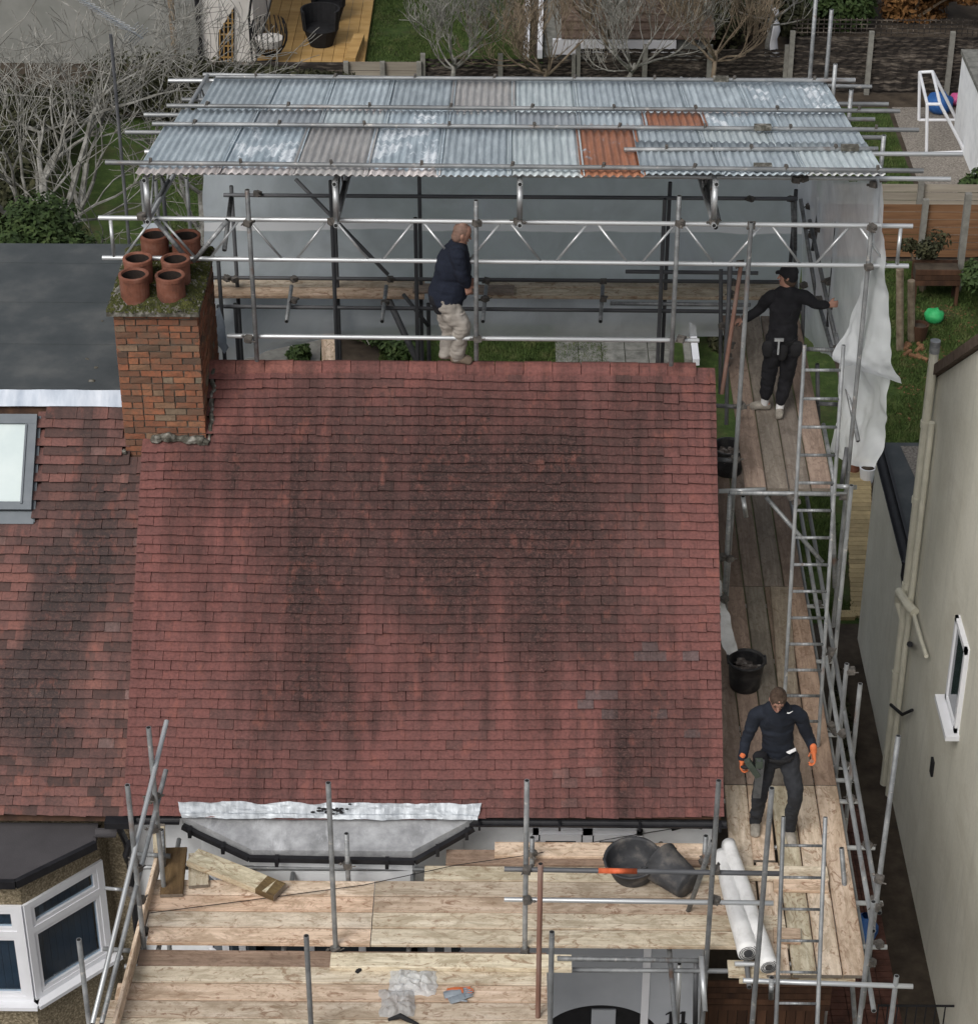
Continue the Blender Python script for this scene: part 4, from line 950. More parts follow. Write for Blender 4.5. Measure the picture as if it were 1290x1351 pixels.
# raking brace near the tubs
tube(fs, at(940, 1110, y=-1.35), at(904, 1213, y=-0.95), 'galv')
# left end: receding rails and leaning tubes
tube(fs, at(220, 951, y=-0.35), at(122, 1351, y=-2.9), 'galv_light')
tube(fs, at(219, 1016, y=-0.35), at(134, 1351, y=-2.7), 'galv')
t1 = post(fs, 196, 960, 1240, y=-0.75, z1=3.0)
tube(fs, at(213, 1095, y=-.45), at(217, 1155, y=-.45), 'galv')
post(fs, 168, 1036, 1250, y=-1.45, z1=2.9, mat='galv')
for px, py, y in ((204, 1050, -.7), (197, 1055, -.8), (203, 1094, -.8), (176, 1138, -1.4), (181, 1146, -1.4), (186, 1187, -1.3), (175, 1179, -1.4), (190, 1229, -1.3)): clamp(fs, at(px, py, y=y))
tube(fs, at(138, 1172, y=-.9), at(170, 1175, y=-.9), 'galv_light', r=.018)
tube(fs, at(136, 1252, y=-.9), at(186, 1256, y=-.9), 'galv')
tube(fs, at(180, 1127, y=-.5), at(225, 1130, y=-.5), 'galv')
board(fs, at(209, 1090, y=-.4), at(211, 1140, y=-.4), w=.12, h=.038, mat='board', upv=(0, -1, 0))
# ================================================================== side scaffold and walkway
ss = thing('side_scaffold', 'steel tube scaffold with an old timber walkway running back along the right gable', 'scaffold', (6.7, 3, 0))
def ybrd(x0, x1, ya, yb, z, mat, w=.222): return board(ss, (x0, ya+.004, z+random.uniform(-.004, .004)), (x1, yb-.004, z+random.uniform(-.004, .004)), mat=mat, w=w)
def skew(x, y): return x+(y-1.0)*0.011
yA = at(1050, 1036, z=ZD).y; yE = at(1130, 1288, z=ZD).y; yJ = at(1000, 774, z=ZD).y
for k in range(5):
    xc = 6.205+0.236*k
    ybrd(skew(xc, yA), skew(xc, yJ), yA, yJ, ZD, 'board_mid' if k in (3, 4) else 'board_old', .224)
    ybrd(skew(xc, yJ), skew(xc, 7.2), yJ+.01, 7.3, ZD, 'board_old', .224)
    if k != 1: ybrd(skew(xc-.01, yE), skew(xc, yA), yE+(.0 if k else .9), yA-.01, ZD+.002, 'board', .226)
    else: ybrd(skew(xc-.01, yE), skew(xc, yA), -.25, yA-.01, ZD+.002, 'board'); ybrd(skew(xc-.02, yE), skew(xc, -.3), yE, -.27, ZD+.002, 'board')
# extra cross boards and a pale board on top of the walkway
board(ss, at(935, 1150, z=ZD+.05), at(1092, 1152, z=ZD+.05), mat='board', w=.2)
board(ss, at(1028, 774, z=ZD+.045), at(1040, 915, z=ZD+.045), mat='board_mid', label='paler board lying on top of the walkway')
for py in (1165, 1232): board(ss, at(1020, py, z=ZD+.044), at(1056 if py > 1200 else 1092, py+2, z=ZD+.044), mat='board', w=.2)
board(ss, at(960, 1277, z=ZD-.16), at(1075, 1279, z=ZD-.16), mat='board')
board(ss, at(975, 1290, z=ZD-.17), at(1128, 1292, z=ZD-.06), mat='board', w=.1)
# upper platform
ZU = 7.0
yU0, yU1 = at(1040, 644, z=ZU).y, 7.3
for k in range(4):
    xc = 6.50+0.238*k; ybrd(xc-.015, xc+.03, yU0+random.uniform(-.01, .01), yU1, ZU, 'board_old', .228)
# rails along the outer side
tube(ss, at(1056, 676, z=5.35), at(1152, 1229, z=5.35), 'galv')
tube(ss, at(1064, 655, z=5.75), at(1160, 1205, z=5.30), 'galv')
for (x0, x1, y) in ((1063, 1087, 800), (1072, 1100, 873), (1086, 1106, 962), (1090, 1112, 970), (1096, 1124, 1013), (1100, 1130, 1030), (1103, 1132, 1058), (1110, 1154, 1119), (1120, 1164, 1192), (1135, 1170, 1250), (1130, 1154, 1273)):
    z = ZD-.09; a = at(x0-30, y, z=z); b = at(x1, y, z=z); tube(ss, (6.0, a.y, z), b, 'galv_light')
    clamp(ss, (b.x-.08, b.y, z+.04))
tube(ss, at(980, 1294, y=-2.2), at(1204, 1302, y=-2.2), 'galv_light')
# ledger running along the outside under the boards
tube(ss, (7.25, -2.2, ZD-.14), (7.38, 7.5, ZD-.14), 'galv'); tube(ss, (6.12, -1.9, ZD-.14), (6.12, 7.5, ZD-.14), 'tube_dark')
# standards
tube(ss, at(1185, 971, y=-1.35), at(1137, 1330, y=-1.8), 'galv')
t = post(ss, 1152, 1190, 1351, y=-1.9, z1=0.0)
post(ss, 1088, 850, 1100, y=1.9, x=None, z1=0.05, mat='galv') if False else None
tube(ss, (7.42, 1.1, 0.0), (7.42, 1.1, 6.0), 'galv'); tube(ss, (7.42, -2.2, 0.0), (7.42, -2.2, 5.1), 'galv')
tube(ss, (7.46, 3.0, 0.0), (7.46, 3.0, at(1102, 640, y=3.0).z), 'galv')
tube(ss, at(1117, 876, y=1.3), (at(1117, 876, y=1.3).x, 1.3, 0.2), 'galv')
for (px, py, yy) in ((1112, 968, 1.0), (1123, 885, 1.3), (1098, 742, 3.0), (1096, 860, 1.9), (1160, 1160, -1.62), (1155, 1197, -1.66), (1149, 1270, -1.75)): clamp(ss, at(px, py, y=yy))
tube(ss, at(1098, 640, y=2.95), at(1101, 775, y=2.95), 'galv')
# raking struts low down outside
tube(ss, at(1110, 1119, y=-.5), at(1128, 1351, y=-1.0), 'galv')
# transoms of the upper platform, its guard posts
tube(ss, at(948, 648, y=3.18), at(1010, 646, y=3.18), 'galv_light'); tube(ss, at(962, 650, y=3.12), at(1117, 652, y=3.12), 'galv'); tube(ss, at(1100, 641, y=3.2), at(1130, 643, y=3.2), 'galv_light')
clamp(ss, at(1043, 655, y=3.1)); clamp(ss, at(1050, 662, y=3.1)); clamp(ss, at(1112, 655, y=3.1))
t = post(ss, 991, 293, 640, y=3.36, z1=4.9); PI_ = t
clamp(ss, at(991, 297, y=3.4)); clamp(ss, at(978, 535, y=3.4)); clamp(ss, at(970, 605, y=3.4))
tube(ss, at(958, 590, y=3.3)-Vector((0, 0, 2.5)), at(963, 690, y=3.3), 'galv') if False else None
tube(ss, at(944, 606, y=3.7), at(975, 608, y=3.7), 'tube_dark'); tube(ss, at(944, 535, y=4.6), at(985, 537, y=4.6), 'tube_dark')
t = post(ss, 1150, 297, 500, y=3.55, z1=5.0); clamp(ss, at(1150, 300, y=3.5)); clamp(ss, at(1146, 352, y=3.5))
# rusty dark leaning tubes between the gable and the upper platform
tube(ss, at(978, 345, y=5.2), at(952, 520, y=4.6), 'tube_rust'); tube(ss, at(962, 352, y=6.3), at(958, 560, y=5.8), 'tube_dark'); tube(ss, at(951, 355, y=7.0), at(950, 520, y=6.5), 'tube_dark')
tube(ss, at(964, 345, y=6.0), at(955, 500, y=5.7), 'tube_dark')
for px, py, yy in ((962, 428, 6), (953, 430, 6), (964, 455, 6), (966, 372, 6), (976, 348, 5.2), (965, 388, 6), (960, 470, 5.8)): clamp(ss, at(px, py, y=yy))
# outer side of the upper platform: dark leaning tubes under the side sheet
for a, b, ya, yb, m_ in (((1045, 262), (1052, 420), 8.2, 8.0, 'galv'), ((1056, 262), (1078, 400), 7.6, 7.0, 'galv'), ((1082, 265), (1072, 330), 7.2, 7.2, 'tube_dark'), ((1068, 265), (1066, 420), 7.8, 7.8, 'tube_dark'),
    ((1068, 290), (1108, 475), 6.8, 5.2, 'galv'), ((1104, 292), (1092, 430), 6.0, 6.0, 'tube_dark'), ((1080, 400), (1100, 470), 6.5, 5.5, 'galv'), ((1102, 440), (1132, 582), 5.0, 3.9, 'galv'), ((1113, 475), (1132, 528), 4.9, 4.6, 'galv'), ((1117, 590), (1110, 640), 3.6, 3.4, 'tube_dark'),
    ((1060, 390), (1058, 455), 7.0, 7.0, 'tube_dark'), ((1086, 560), (1101, 640), 4.4, 3.3, 'galv'), ((1078, 480), (1080, 590), 5.4, 5.4, 'tube_dark'), ((1049, 260), (1049, 330), 8.0, 8.0, 'galv')):
    tube(ss, at(*a, y=ya), at(*b, y=yb), m_)
for px, py, yy in ((1043, 262, 8), (1068, 272, 7.6), (1077, 302, 7), (1072, 310, 7), (1065, 298, 7.2), (1125, 482, 4.8), (1128, 490, 4.8), (1118, 522, 4.6), (1124, 525, 4.6), (1096, 403, 5.8), (1093, 371, 6), (1104, 460, 5.3), (1080, 395, 6.4), (1060, 376, 7)): clamp(ss, at(px, py, y=yy))
tube(ss, at(1060, 460, y=5.1), at(1110, 462, y=5.1), 'galv'); tube(ss, at(1080, 532, y=4.6), at(1112, 534, y=4.6), 'tube_dark')
tube(ss, at(1103, 425, y=7.0), at(1105, 360, y=5.3), 'tube_dark') if False else None
# brace under the upper platform
tube(ss, at(1010, 655, y=3.3), at(1085, 742, y=3.0), 'galv'); tube(ss, at(980, 655, y=3.2), at(984, 682, y=3.2), 'galv_light')
tube(ss, at(963, 650, y=3.25), at(956, 780, y=3.25), 'galv')
for px, py in ((953, 735), (962, 737), (955, 790)): clamp(ss, at(px, py, y=3.2))
tube(ss, at(1072, 1250, y=-2.4), at(1062, 1351, y=-2.4), 'galv') if False else None
# front corner post in front of deck and small stubs
post(ss, 1018, 1040, 1351, y=-2.35, z1=3.4, mat='galv', label='scuffed upright in front of the walkway')
tube(ss, at(925, 1262, y=-1.8), at(930, 1335, y=-2.2), 'galv_light'); tube(ss, at(918, 1268, y=-1.6), at(917, 1351, y=-1.6), 'tube_dark')
tube(ss, at(896, 1272, y=-.6), at(893, 1351, y=-.6), 'galv_light')
tube(ss, at(1018, 1290, y=-2.3), at(1017, 1318, y=-2.3), 'galv')
post(ss, 940, 1100, 1351, y=-1.9, z1=3.0, mat='galv') if False else None
# ladders
def ladder(name, label, foot, top, wdt, rung, mat='galv', first=0.25, r=.016):
    foot, top = Vector(foot), Vector(top); t = thing(name, label, 'ladder', foot); d = (top-foot); L = d.length; d.normalize()
    side = Vector((1, 0, 0)); side = (side-d*side.dot(d)).normalized()
    for s_ in (-1, 1): tube(t, foot+side*s_*wdt/2, top+side*s_*wdt/2, mat, r=.02, name='stile')
    s = first
    while s < L-.05: tube(t, foot+side*-wdt/2+d*s, foot+side*wdt/2+d*s, mat, r=r, name='rung'); s += rung
    return t
fa = at(1055, 985, z=ZD+.002); tb = at(1087, 455, y=2.35)
fb_ = Vector((fa.x, fa.y, ZD+.002))
ladder('ladder', 'long grey aluminium ladder rising from the walkway past the upper platform', fb_, tb, 0.385, 0.302, first=.3)
ladder('ladder', 'short steel ladder at the front edge of the deck, its top standing above the boards', at(1050, 1351, y=-2.6)-Vector((0, .5, 1.35))*1.0, at(1061, 1078, y=-1.85), 0.375, 0.30, 'tube_dark' if False else 'galv', first=.12, r=.013)
# ================================================================== rear scaffold
rs_ = thing('rear_scaffold', 'steel tube scaffold with two rows of dark old boards behind the ridge', 'scaffold', (3.2, 7.8, 0))
yR = 7.75
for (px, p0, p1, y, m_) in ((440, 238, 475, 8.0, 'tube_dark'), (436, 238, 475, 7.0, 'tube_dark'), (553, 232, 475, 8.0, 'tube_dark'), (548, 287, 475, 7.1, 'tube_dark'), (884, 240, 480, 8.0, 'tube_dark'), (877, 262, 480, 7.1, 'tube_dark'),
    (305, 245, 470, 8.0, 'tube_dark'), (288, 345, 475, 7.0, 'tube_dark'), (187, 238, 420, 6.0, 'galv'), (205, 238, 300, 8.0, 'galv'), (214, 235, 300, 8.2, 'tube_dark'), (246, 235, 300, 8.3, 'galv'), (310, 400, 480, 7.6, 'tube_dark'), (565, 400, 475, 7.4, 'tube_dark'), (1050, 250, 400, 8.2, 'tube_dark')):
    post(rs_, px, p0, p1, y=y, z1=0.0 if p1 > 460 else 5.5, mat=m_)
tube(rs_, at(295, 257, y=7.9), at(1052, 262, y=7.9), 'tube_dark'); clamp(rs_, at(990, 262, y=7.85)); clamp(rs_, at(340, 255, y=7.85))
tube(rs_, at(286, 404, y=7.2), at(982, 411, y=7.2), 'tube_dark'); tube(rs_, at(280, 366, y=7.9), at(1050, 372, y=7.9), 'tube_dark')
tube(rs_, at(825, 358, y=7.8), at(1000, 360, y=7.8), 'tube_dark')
tube(rs_, at(805, 400, y=7.3), at(990, 402, y=7.0), 'galv')
tube(rs_, at(390, 236, y=8.0), at(512, 362, y=7.9), 'tube_dark'); tube(rs_, at(508, 385, y=7.9), at(550, 476, y=7.2), 'tube_dark', r=.04); tube(rs_, at(532, 388, y=7.5), at(565, 430, y=7.2), 'tube_dark')
for px, py in ((515, 367), (300, 366), (388, 367), (796, 370), (642, 369), (508, 398), (388, 395), (640, 393), (796, 393), (310, 367)): clamp(rs_, at(px, py, y=7.9 if py < 380 else 7.2)+Vector((0, -.02, 0 if py < 380 else -.0)))
for px in (382, 508, 641, 796): tube(rs_, at(px, 392, y=7.3)+Vector((0, 0.3, 0)), at(px-4, 424, y=6.7), 'galv')
for k, (py, segs) in enumerate(((384, ((282, 560), (640, 1050))), (372, ((282, 560), (640, 1050))))):
    for (a, b) in segs:
        A_ = at(a, py, z=ZU+.01*k); B_ = at(b, py+2, z=ZU+.01*k); board(rs_, (A_.x, A_.y, ZU), (B_.x, A_.y, ZU), mat='board', w=.23, h=.045)
board(rs_, at(545, 378, z=ZU+.05), at(678, 381, z=ZU+.05), mat='board_old', h=.04)
# white kick board hint: second lift lower down
tube(rs_, (0.2, 7.6, 4.9), (7.3, 7.6, 4.9), 'tube_dark')
# ridge guard rail and its uprights
gr = thing('ridge_guard_rail', 'galvanised guard rail with tall uprights standing along the ridge in front of the workmen', 'guard rail', (3.2, 3.5, 8.3))
tube(gr, at(300, 443, y=3.46), at(922, 449, y=3.46), 'galv_light')
for (px, p0, p1) in ((326, 250, 476), (628, 264, 475), (896, 258, 482)):
    t = post(gr, px, p0, p1, y=3.40); clamp(gr, at(px+2, 447, y=3.38)); clamp(gr, at(px+1, 294, y=3.38))
# long lattice beam
def lattice(name, label, a, b, h, par=None, n=None, xz=True, mat='galv_light', group=None, r=TR, capl=0.12):
    a, b = Vector(a), Vector(b); t = thing(name, label, 'lattice beam', a, group) if par is None else par
    d = b-a; L = d.length; d.normalize(); dn = Vector((0, 0, -h))
    tube(t, a, b, mat, r=r, name='chord'); tube(t, a+dn, b+dn, mat, r=r, name='chord')
    n = n or int(L/0.62); st = (L-.3)/n
    tube(t, a+d*capl, a+d*capl+dn, mat, r=r*.8, name='end_post'); tube(t, b-d*capl, b-d*capl+dn, mat, r=r*.8, name='end_post')
    for k in range(n):
        p0 = a+d*(.15+k*st); p1 = a+d*(.15+(k+1)*st)
        ins = d*0.07
        if k % 2: tube(t, p0+ins*0.6, p1+dn-ins, mat, r=.013, name='diagonal')
        else: tube(t, p0+dn+ins, p1-ins*0.6, mat, r=.013, name='diagonal')
        if k % 4 == 1: tube(t, p1, p1+dn, mat, r=.018, name='end_post') if False else None
    return t
tr_ = thing('temporary_roof', 'corrugated iron temporary roof on lattice beams over the back of the scaffold', 'temporary roof', (3.8, 5.8, 8.3))
lattice('lattice_beam', 'long bright lattice beam spanning the whole width in front of the rear scaffold', at(130, 287, y=3.6), at(1204, 298, y=3.6), 0.45, n=18)
# tin roof: plane through front and back edges
RF = at(600, 236, y=3.3); RB_ = at(600, 101, y=8.3); slr = (RB_.z-RF.z)/(RB_.y-RF.y)
def onroof(px, py, off=0.0):
    d = rt*((px-645)/CF)+up*((675.5-py)/CF)+fw
    n = Vector((0, -slr, 1)).normalized(); o = Vector((0, RF.y, RF.z))+n*off; t = (o-CPOS).dot(n)/d.dot(n); return CPOS+d*t
RN = Vector((0, -slr, 1)).normalized(); RU_ = Vector((0, 1, slr)).normalized()
def sheet_iron(x0, x1, ya, yb, mat, lift, seed):
    m = MB(); nw = max(3, round((x1-x0)/0.078)); nu_ = nw*8; rr = random.Random(seed); nv_ = 4
    o = Vector((x0, ya, RF.z+(ya-RF.y)*slr))+RN*lift; L = (yb-ya)/RU_.y; tw = rr.uniform(-.006, .006)
    for j in range(nv_+1):
        for i in range(nu_+1):
            xx = (x1-x0)*i/nu_; zz = 0.0115*math.cos(2*math.pi*i/8) + tw*(j/nv_-.5)*(i/nu_-.5)*4
            wv = noise.noise(Vector((xx*2+seed, j*.7, 2)))*0.006
            edge = (rr.uniform(-1, 1)*0.004 if j == 0 else 0)
            m.v.append((xx, 0, 0)); m.v[-1] = tuple(Vector((xx, 0, 0))+RU_*(L*j/nv_+edge)+RN*(zz+wv))
    for j in range(nv_):
        for i in range(nu_):
            a = j*(nu_+1)+i; m.f.append((a, a+1, a+nu_+2, a+nu_+1))
    me = m.mesh('corrugated_mesh', True); me.materials.append(M[mat])
    ob = link('corrugated_sheet', me, None, tr_, o); so = ob.modifiers.new('thick', 'SOLIDIFY'); so.thickness = 0.002; return ob
xl0, xr0 = onroof(180, 232).x, onroof(1160, 237).x
def xcol(px, py): return onroof(px, py).x
yF, y1_, y2_, yB = onroof(600, 236).y, onroof(600, 172).y, onroof(600, 150).y, onroof(600, 102).y
y3_ = onroof(1000, 197).y
sd_ = 0
def iron_row(ya, yb, cols, pys, mats, lift):
    global sd_
    xs = [xcol(c, pys) for c in cols]
    for a, b, mt in zip(xs[:-1], xs[1:], mats):
        sd_ += 1; sheet_iron(a-.02, b+.02, ya+random.uniform(-.05, .0), yb, mt, lift+.004*(sd_ % 2), sd_)
iron_row(y2_-.05, yB, (268, 354, 430, 512, 597, 677, 760, 833, 905, 985, 1102), 135, ('corr_blue', 'corr_blue', 'corr_blue', 'corr_blue', 'corr_beige', 'corr_pale', 'corr_blue', 'corr_blue', 'corr_blue', 'corr_patch'), 0.0)
iron_row(y1_-.05, y2_+.04, (235, 335, 425, 510, 592, 677, 763, 850, 928, 1020, 1115), 160, ('corr_blue', 'corr_spot', 'corr_pale', 'corr_patch', 'corr_blue', 'corr_spot', 'corr_blue', 'corr_rust', 'corr_patch', 'corr_blue'), 0.022)
iron_row(yF, y1_+.04, (200, 302, 396, 490, 582, 672, 765, 842), 205, ('corr_blue', 'corr_patch', 'corr_beige', 'corr_patch', 'corr_blue', 'corr_pale', 'corr_rust'), 0.044)
iron_row(y3_-.04, y1_+.04, (838, 925, 1015, 1133), 185, ('corr_blue', 'corr_pale', 'corr_blue'), 0.044)
iron_row(yF, y3_+.04, (842, 945, 1050, 1147), 210, ('corr_blue', 'corr_blue', 'corr_pale'), 0.066)
# hold-down tubes above the sheets
def rt_(a, b, off, mat='galv', ncl=0):
    A_, B_ = onroof(*a, off=off), onroof(*b, off=off); B_ = Vector((B_.x, A_.y, A_.z)) if abs(B_.y-A_.y) < .6 and False else B_
    tube(tr_, A_, B_, mat)
    for k in range(ncl):
        f = (k+.5)/ncl; p = A_+(B_-A_)*f; m = MB(); q0 = p+RN*.0
        link('coupler', CLM, None, tr_, p+RN*.02, rot=(0.1, 0.05, random.uniform(-.3, .3)), scale=(.38, .62, .95))
rt_((285, 101), (1127, 106), .06, 'galv', 8); rt_((220, 139), (1187, 146), .075, 'galv', 9); rt_((201, 163), (1212, 171), .085, 'galv', 9)
rt_((823, 197), (1158, 196), .095, 'galv', 3); rt_((139, 214), (1218, 225), .105, 'galv', 9)
for a, b in (((222, 106), (1128, 105)), ((268, 98), (1150, 114)), ((240, 131), (1172, 137)), ((190, 151), (1154, 157)), ((165, 174), (1165, 181)), ((191, 200), (1270, 203)), ((183, 226), (1254, 236))):
    rt_(a, b, -.06, 'galv_light' if a[1] in (106, 200, 226) else 'galv')
for px, py in ((951, 104), (1006, 168), (1006, 220), (1121, 195)):
    p = onroof(px, py, off=.11); MB().box(p.x-.09, p.x+.09, p.y-.04, p.y+.04, p.z-.02, p.z+.03).build('sleeve_coupler', M['cement'], tr_)
# transverse lattice beams seen end-on
for px in (190, 441, 686, 945):
    a = at(px, 243 if px > 200 else 238, y=3.25); b = Vector((a.x, 8.4, a.z+(8.4-3.25)*slr))
    for dz in (0, -.45): tube(tr_, a+Vector((0, 0, dz)), b+Vector((0, 0, dz)), 'galv_light' if True else 'galv', name='chord')
    tube(tr_, a+Vector((0, .10, 0)), a+Vector((0, .10, -.45)), 'galv_light', r=.03, name='end_post')
    for k in range(8):
        y0_, y1__ = .15+k*.62, .15+(k+1)*.62; s0, s1 = (0, -.45) if k % 2 else (-.45, 0)
        tube(tr_, a+Vector((0, y0_, s0+y0_*slr)), a+Vector((0, y1__, s1+y1__*slr)), 'galv', r=.013, name='diagonal')
    clamp(tr_, at(px-3, 292 if px > 200 else 285, y=3.35))
# dark braces under the roof front
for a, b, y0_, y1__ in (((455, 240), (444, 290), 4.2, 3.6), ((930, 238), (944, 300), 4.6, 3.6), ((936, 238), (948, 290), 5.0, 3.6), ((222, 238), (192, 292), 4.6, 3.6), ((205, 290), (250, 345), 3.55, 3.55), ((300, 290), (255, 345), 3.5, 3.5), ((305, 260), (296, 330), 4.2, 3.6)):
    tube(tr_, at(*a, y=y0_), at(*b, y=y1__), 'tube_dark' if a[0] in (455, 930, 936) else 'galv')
# standards poking above the right edge
for (px, p0, p1, y) in ((1077, -12, 105, 8.5), (1097, 12, 130, 8.0), (1102, 84, 140, 7.8), (1123, 118, 170, 6.5), (1166, 178, 222, 5.0)):
    post(tr_, px, p0, p1, y=y, z1=at(px, p1+60, y=y).z)
for px, py, y in ((1108, 153, 7), (1112, 172, 6.2), (1126, 182, 5.6), (1128, 190, 5.6), (1050, 237, 3.6), (1153, 243, 3.6), (1160, 235, 3.9), (1060, 235, 3.6)): clamp(tr_, at(px, py, y=y))
# ================================================================== sheeting
sh = cloth([[(0.12, 8.35, 9.55), (2.5, 8.4, 9.55), (5, 8.4, 9.55), (7.5, 8.35, 9.5)], [(0.05, 8.45, 8.4), (2.5, 8.5, 8.4), (5, 8.5, 8.4), (7.55, 8.45, 8.4)], [(0.02, 8.4, 7.2), (2.5, 8.45, 7.1), (5, 8.45, 7.1), (7.5, 8.4, 7.2)], [(0.02, 8.3, 5.95), (2.5, 8.4, 6.25), (5, 8.4, 6.3), (7.5, 8.35, 6.38)]], 90, 50, .04, 1.0, 3).build('sheeting', M['sheeting'], smooth=True)
tag(sh, 'big grey translucent plastic sheet closing the back of the scaffold under the iron roof', 'sheeting')
sh = cloth([[(0.02, 8.25, 6.95), (2.5, 8.3, 6.7), (5, 8.3, 6.8), (7.5, 8.3, 6.9)], [(0.02, 8.15, 6.4), (2.5, 8.2, 6.4), (5, 8.2, 6.4), (7.5, 8.2, 6.45)], [(0.1, 8.2, 5.7), (1.4, 8.25, 6.1), (5, 8.2, 6.22), (7.5, 8.2, 6.3)]], 80, 16, .06, 1.6, 13).build('sheeting', M['sheet_white'], smooth=True)
tag(sh, 'whiter strip of plastic sheet hanging below the boards behind the ridge', 'sheeting')
# side sheet: from the iron roof down, on the outer side
def pr(*pts): return [at(a, b, y=c) for a, b, c in pts]
sh = cloth([pr((1055, 236, 8.2), (1090, 236, 6.5), (1125, 238, 4.6), (1162, 238, 3.5)), pr((1056, 320, 8.2), (1090, 300, 6.5), (1120, 300, 4.8), (1158, 295, 3.6)), pr((1056, 400, 8.2), (1080, 400, 6.8), (1105, 400, 5.4), (1140, 395, 4.0)), pr((1060, 440, 8.0), (1080, 460, 6.9), (1105, 475, 5.6), (1130, 480, 4.5))], 50, 50, .04, 1.4, 21).build('sheeting', M['sheet_white'], smooth=True)
tag(sh, 'greyish plastic sheet hanging on the outer side of the upper platform below the roof corner', 'sheeting')
sh = cloth([pr((1152, 240, 3.9), (1158, 238, 3.6), (1164, 240, 3.4)), pr((1145, 330, 4.0), (1156, 330, 3.7), (1168, 345, 3.5)), pr((1130, 400, 4.0), (1152, 410, 3.6), (1172, 420, 3.4)), pr((1100, 468, 4.0), (1140, 475, 3.5), (1177, 470, 3.3)), pr((1118, 478, 4.0), (1150, 490, 3.6), (1188, 510, 3.4))], 60, 80, .05, 2.6, 31).build('sheeting', M['sheet_white'], smooth=True)
tag(sh, 'white plastic flap blown out from the right roof corner, its point towards the garden', 'sheeting')
sh = cloth([pr((1112, 465, 4.6), (1135, 470, 4.2), (1175, 500, 3.6)), pr((1106, 520, 4.5), (1140, 525, 4.1), (1170, 540, 3.6)), pr((1098, 590, 4.4), (1130, 590, 3.9), (1169, 572, 3.7)), pr((1096, 596, 4.3), (1118, 612, 3.9), (1152, 616, 3.7))], 60, 70, .05, 2.4, 41).build('sheeting', M['sheet_white'], smooth=True)
tag(sh, 'white plastic sheet tail hanging lowest, beside the garden lawn and the upper platform', 'sheeting')
sh = cloth([pr((947, 765, 3.6), (951, 766, 3.6)), pr((948, 800, 3.2), (960, 800, 3.2)), pr((952, 845, 2.9), (970, 840, 2.9)), pr((958, 868, 2.7), (974, 858, 2.7))], 12, 20, .03, 4, 51).build('plastic_scrap', M['roll'], smooth=True)
tag(sh, 'narrow white plastic scrap hanging between the roof verge and the walkway above the black tub', 'plastic sheet')
sh = cloth([pr((276, 425, 5.0), (288, 405, 5.0)), pr((285, 440, 4.8), (296, 425, 4.8)), pr((297, 468, 4.6), (303, 460, 4.6))], 8, 14, .04, 4, 61).build('tarpaulin', M['tarp_grey'], smooth=True)
tag(sh, 'small grey blue tarpaulin scrap beside the chimney stack', 'tarpaulin')
sh = cloth([pr((186, 298, 5.0), (214, 294, 5.0)), pr((193, 310, 4.9), (211, 308, 4.9)), pr((196, 335, 4.8), (215, 332, 4.8))], 8, 14, .05, 4, 71).build('tarpaulin', M['tarp_grey'], smooth=True)
tag(sh, 'crumpled grey sheet tied behind the orange chimney pots', 'tarpaulin')
# ================================================================== things on the scaffold
def handle(c, u, w, hgt, r=.012):
    c, u = Vector(c), Vector(u); pts = []
    for k in range(9):
        a = math.pi*k/8; pts.append(c+u*math.cos(a)*w+Vector((0, 0, 1))*math.sin(a)*hgt)
    return MB().tube(pts, r, 7)
def tub_prof(r0, r1, h, t=.012):
    return [(0.001, 0), (r0*.95, 0), (r0, .015), (r0+(r1-r0)*.5, h*.5), (r1, h-.02), (r1+.014, h-.012), (r1+.014, h), (r1-t, h), (r1-t-.004, h-.03), (r0+(r1-r0)*.5-t, h*.5), (r0-t, .03), (0.001, .025)]
def tub(label, cat, loc, r0, r1, h, mat, rot=None, fill=None, group=None):
    t = thing('rubble_tub', label, cat, loc, group); 
    if rot: t.rotation_euler = rot
    o = link('body', MB().lathe(tub_prof(r0, r1, h), n=32).mesh('tub_mesh', True), mat, t, loc)
    for s in (-1, 1):
        me = handle((s*(r1+.004), 0, h-.02), (0, 1, 0), .06, .06).mesh('handle_mesh', True); hh = link('handle', me, mat, t, loc)
    if fill:
        rr = random.Random(fill); m = MB()
        for k in range(70):
            a = rr.uniform(0, 6.28); q = math.sqrt(rr.random())*(r1-.05); s = rr.uniform(.015, .05)
            cx_, cy_, cz_ = q*math.cos(a), q*math.sin(a), h*.62+rr.uniform(-.03, .05)
            P = []
            for (i, j, k2) in ((-1, -1, -1), (1, -1, -1), (1, 1, -1), (-1, 1, -1), (-1, -1, 1), (1, -1, 1), (1, 1, 1), (-1, 1, 1)):
                P.append((cx_+i*s*rr.uniform(.5, 1.1), cy_+j*s*rr.uniform(.5, 1.1), cz_+k2*s*.3*rr.uniform(.5, 1.2)))
            m.hexa(P)
        kind(link('rubble', m.mesh('rubble_mesh'), M['rubble'], t, loc), 'stuff')
    return t
b1 = at(982, 905, z=4.805); tub('black rubble tub with looped handles on the walkway behind the man with orange gloves', 'tub', (b1.x, b1.y, 4.803), .165, .20, .36, M['rubber'], fill=3)
b2 = at(960, 622, z=4.805); tub('black tub with pale debris far back between the roof verge and the upper platform', 'tub', (b2.x, b2.y, 4.803), .17, .21, .38, M['rubber'], fill=8)
b3 = at(836, 1158, z=ZD+.02); tub('wide shallow dark tub standing open under the orange banded rail', 'tub', (b3.x, b3.y+.06, ZD+.03), .21, .27, .22, M['rubber_grey'], rot=(R(5), R(-7), R(10)))
b4 = at(915, 1172, z=ZD+.16); tb_, tr2 = at(908, 1168, z=4.98), at(864, 1133, z=5.03)
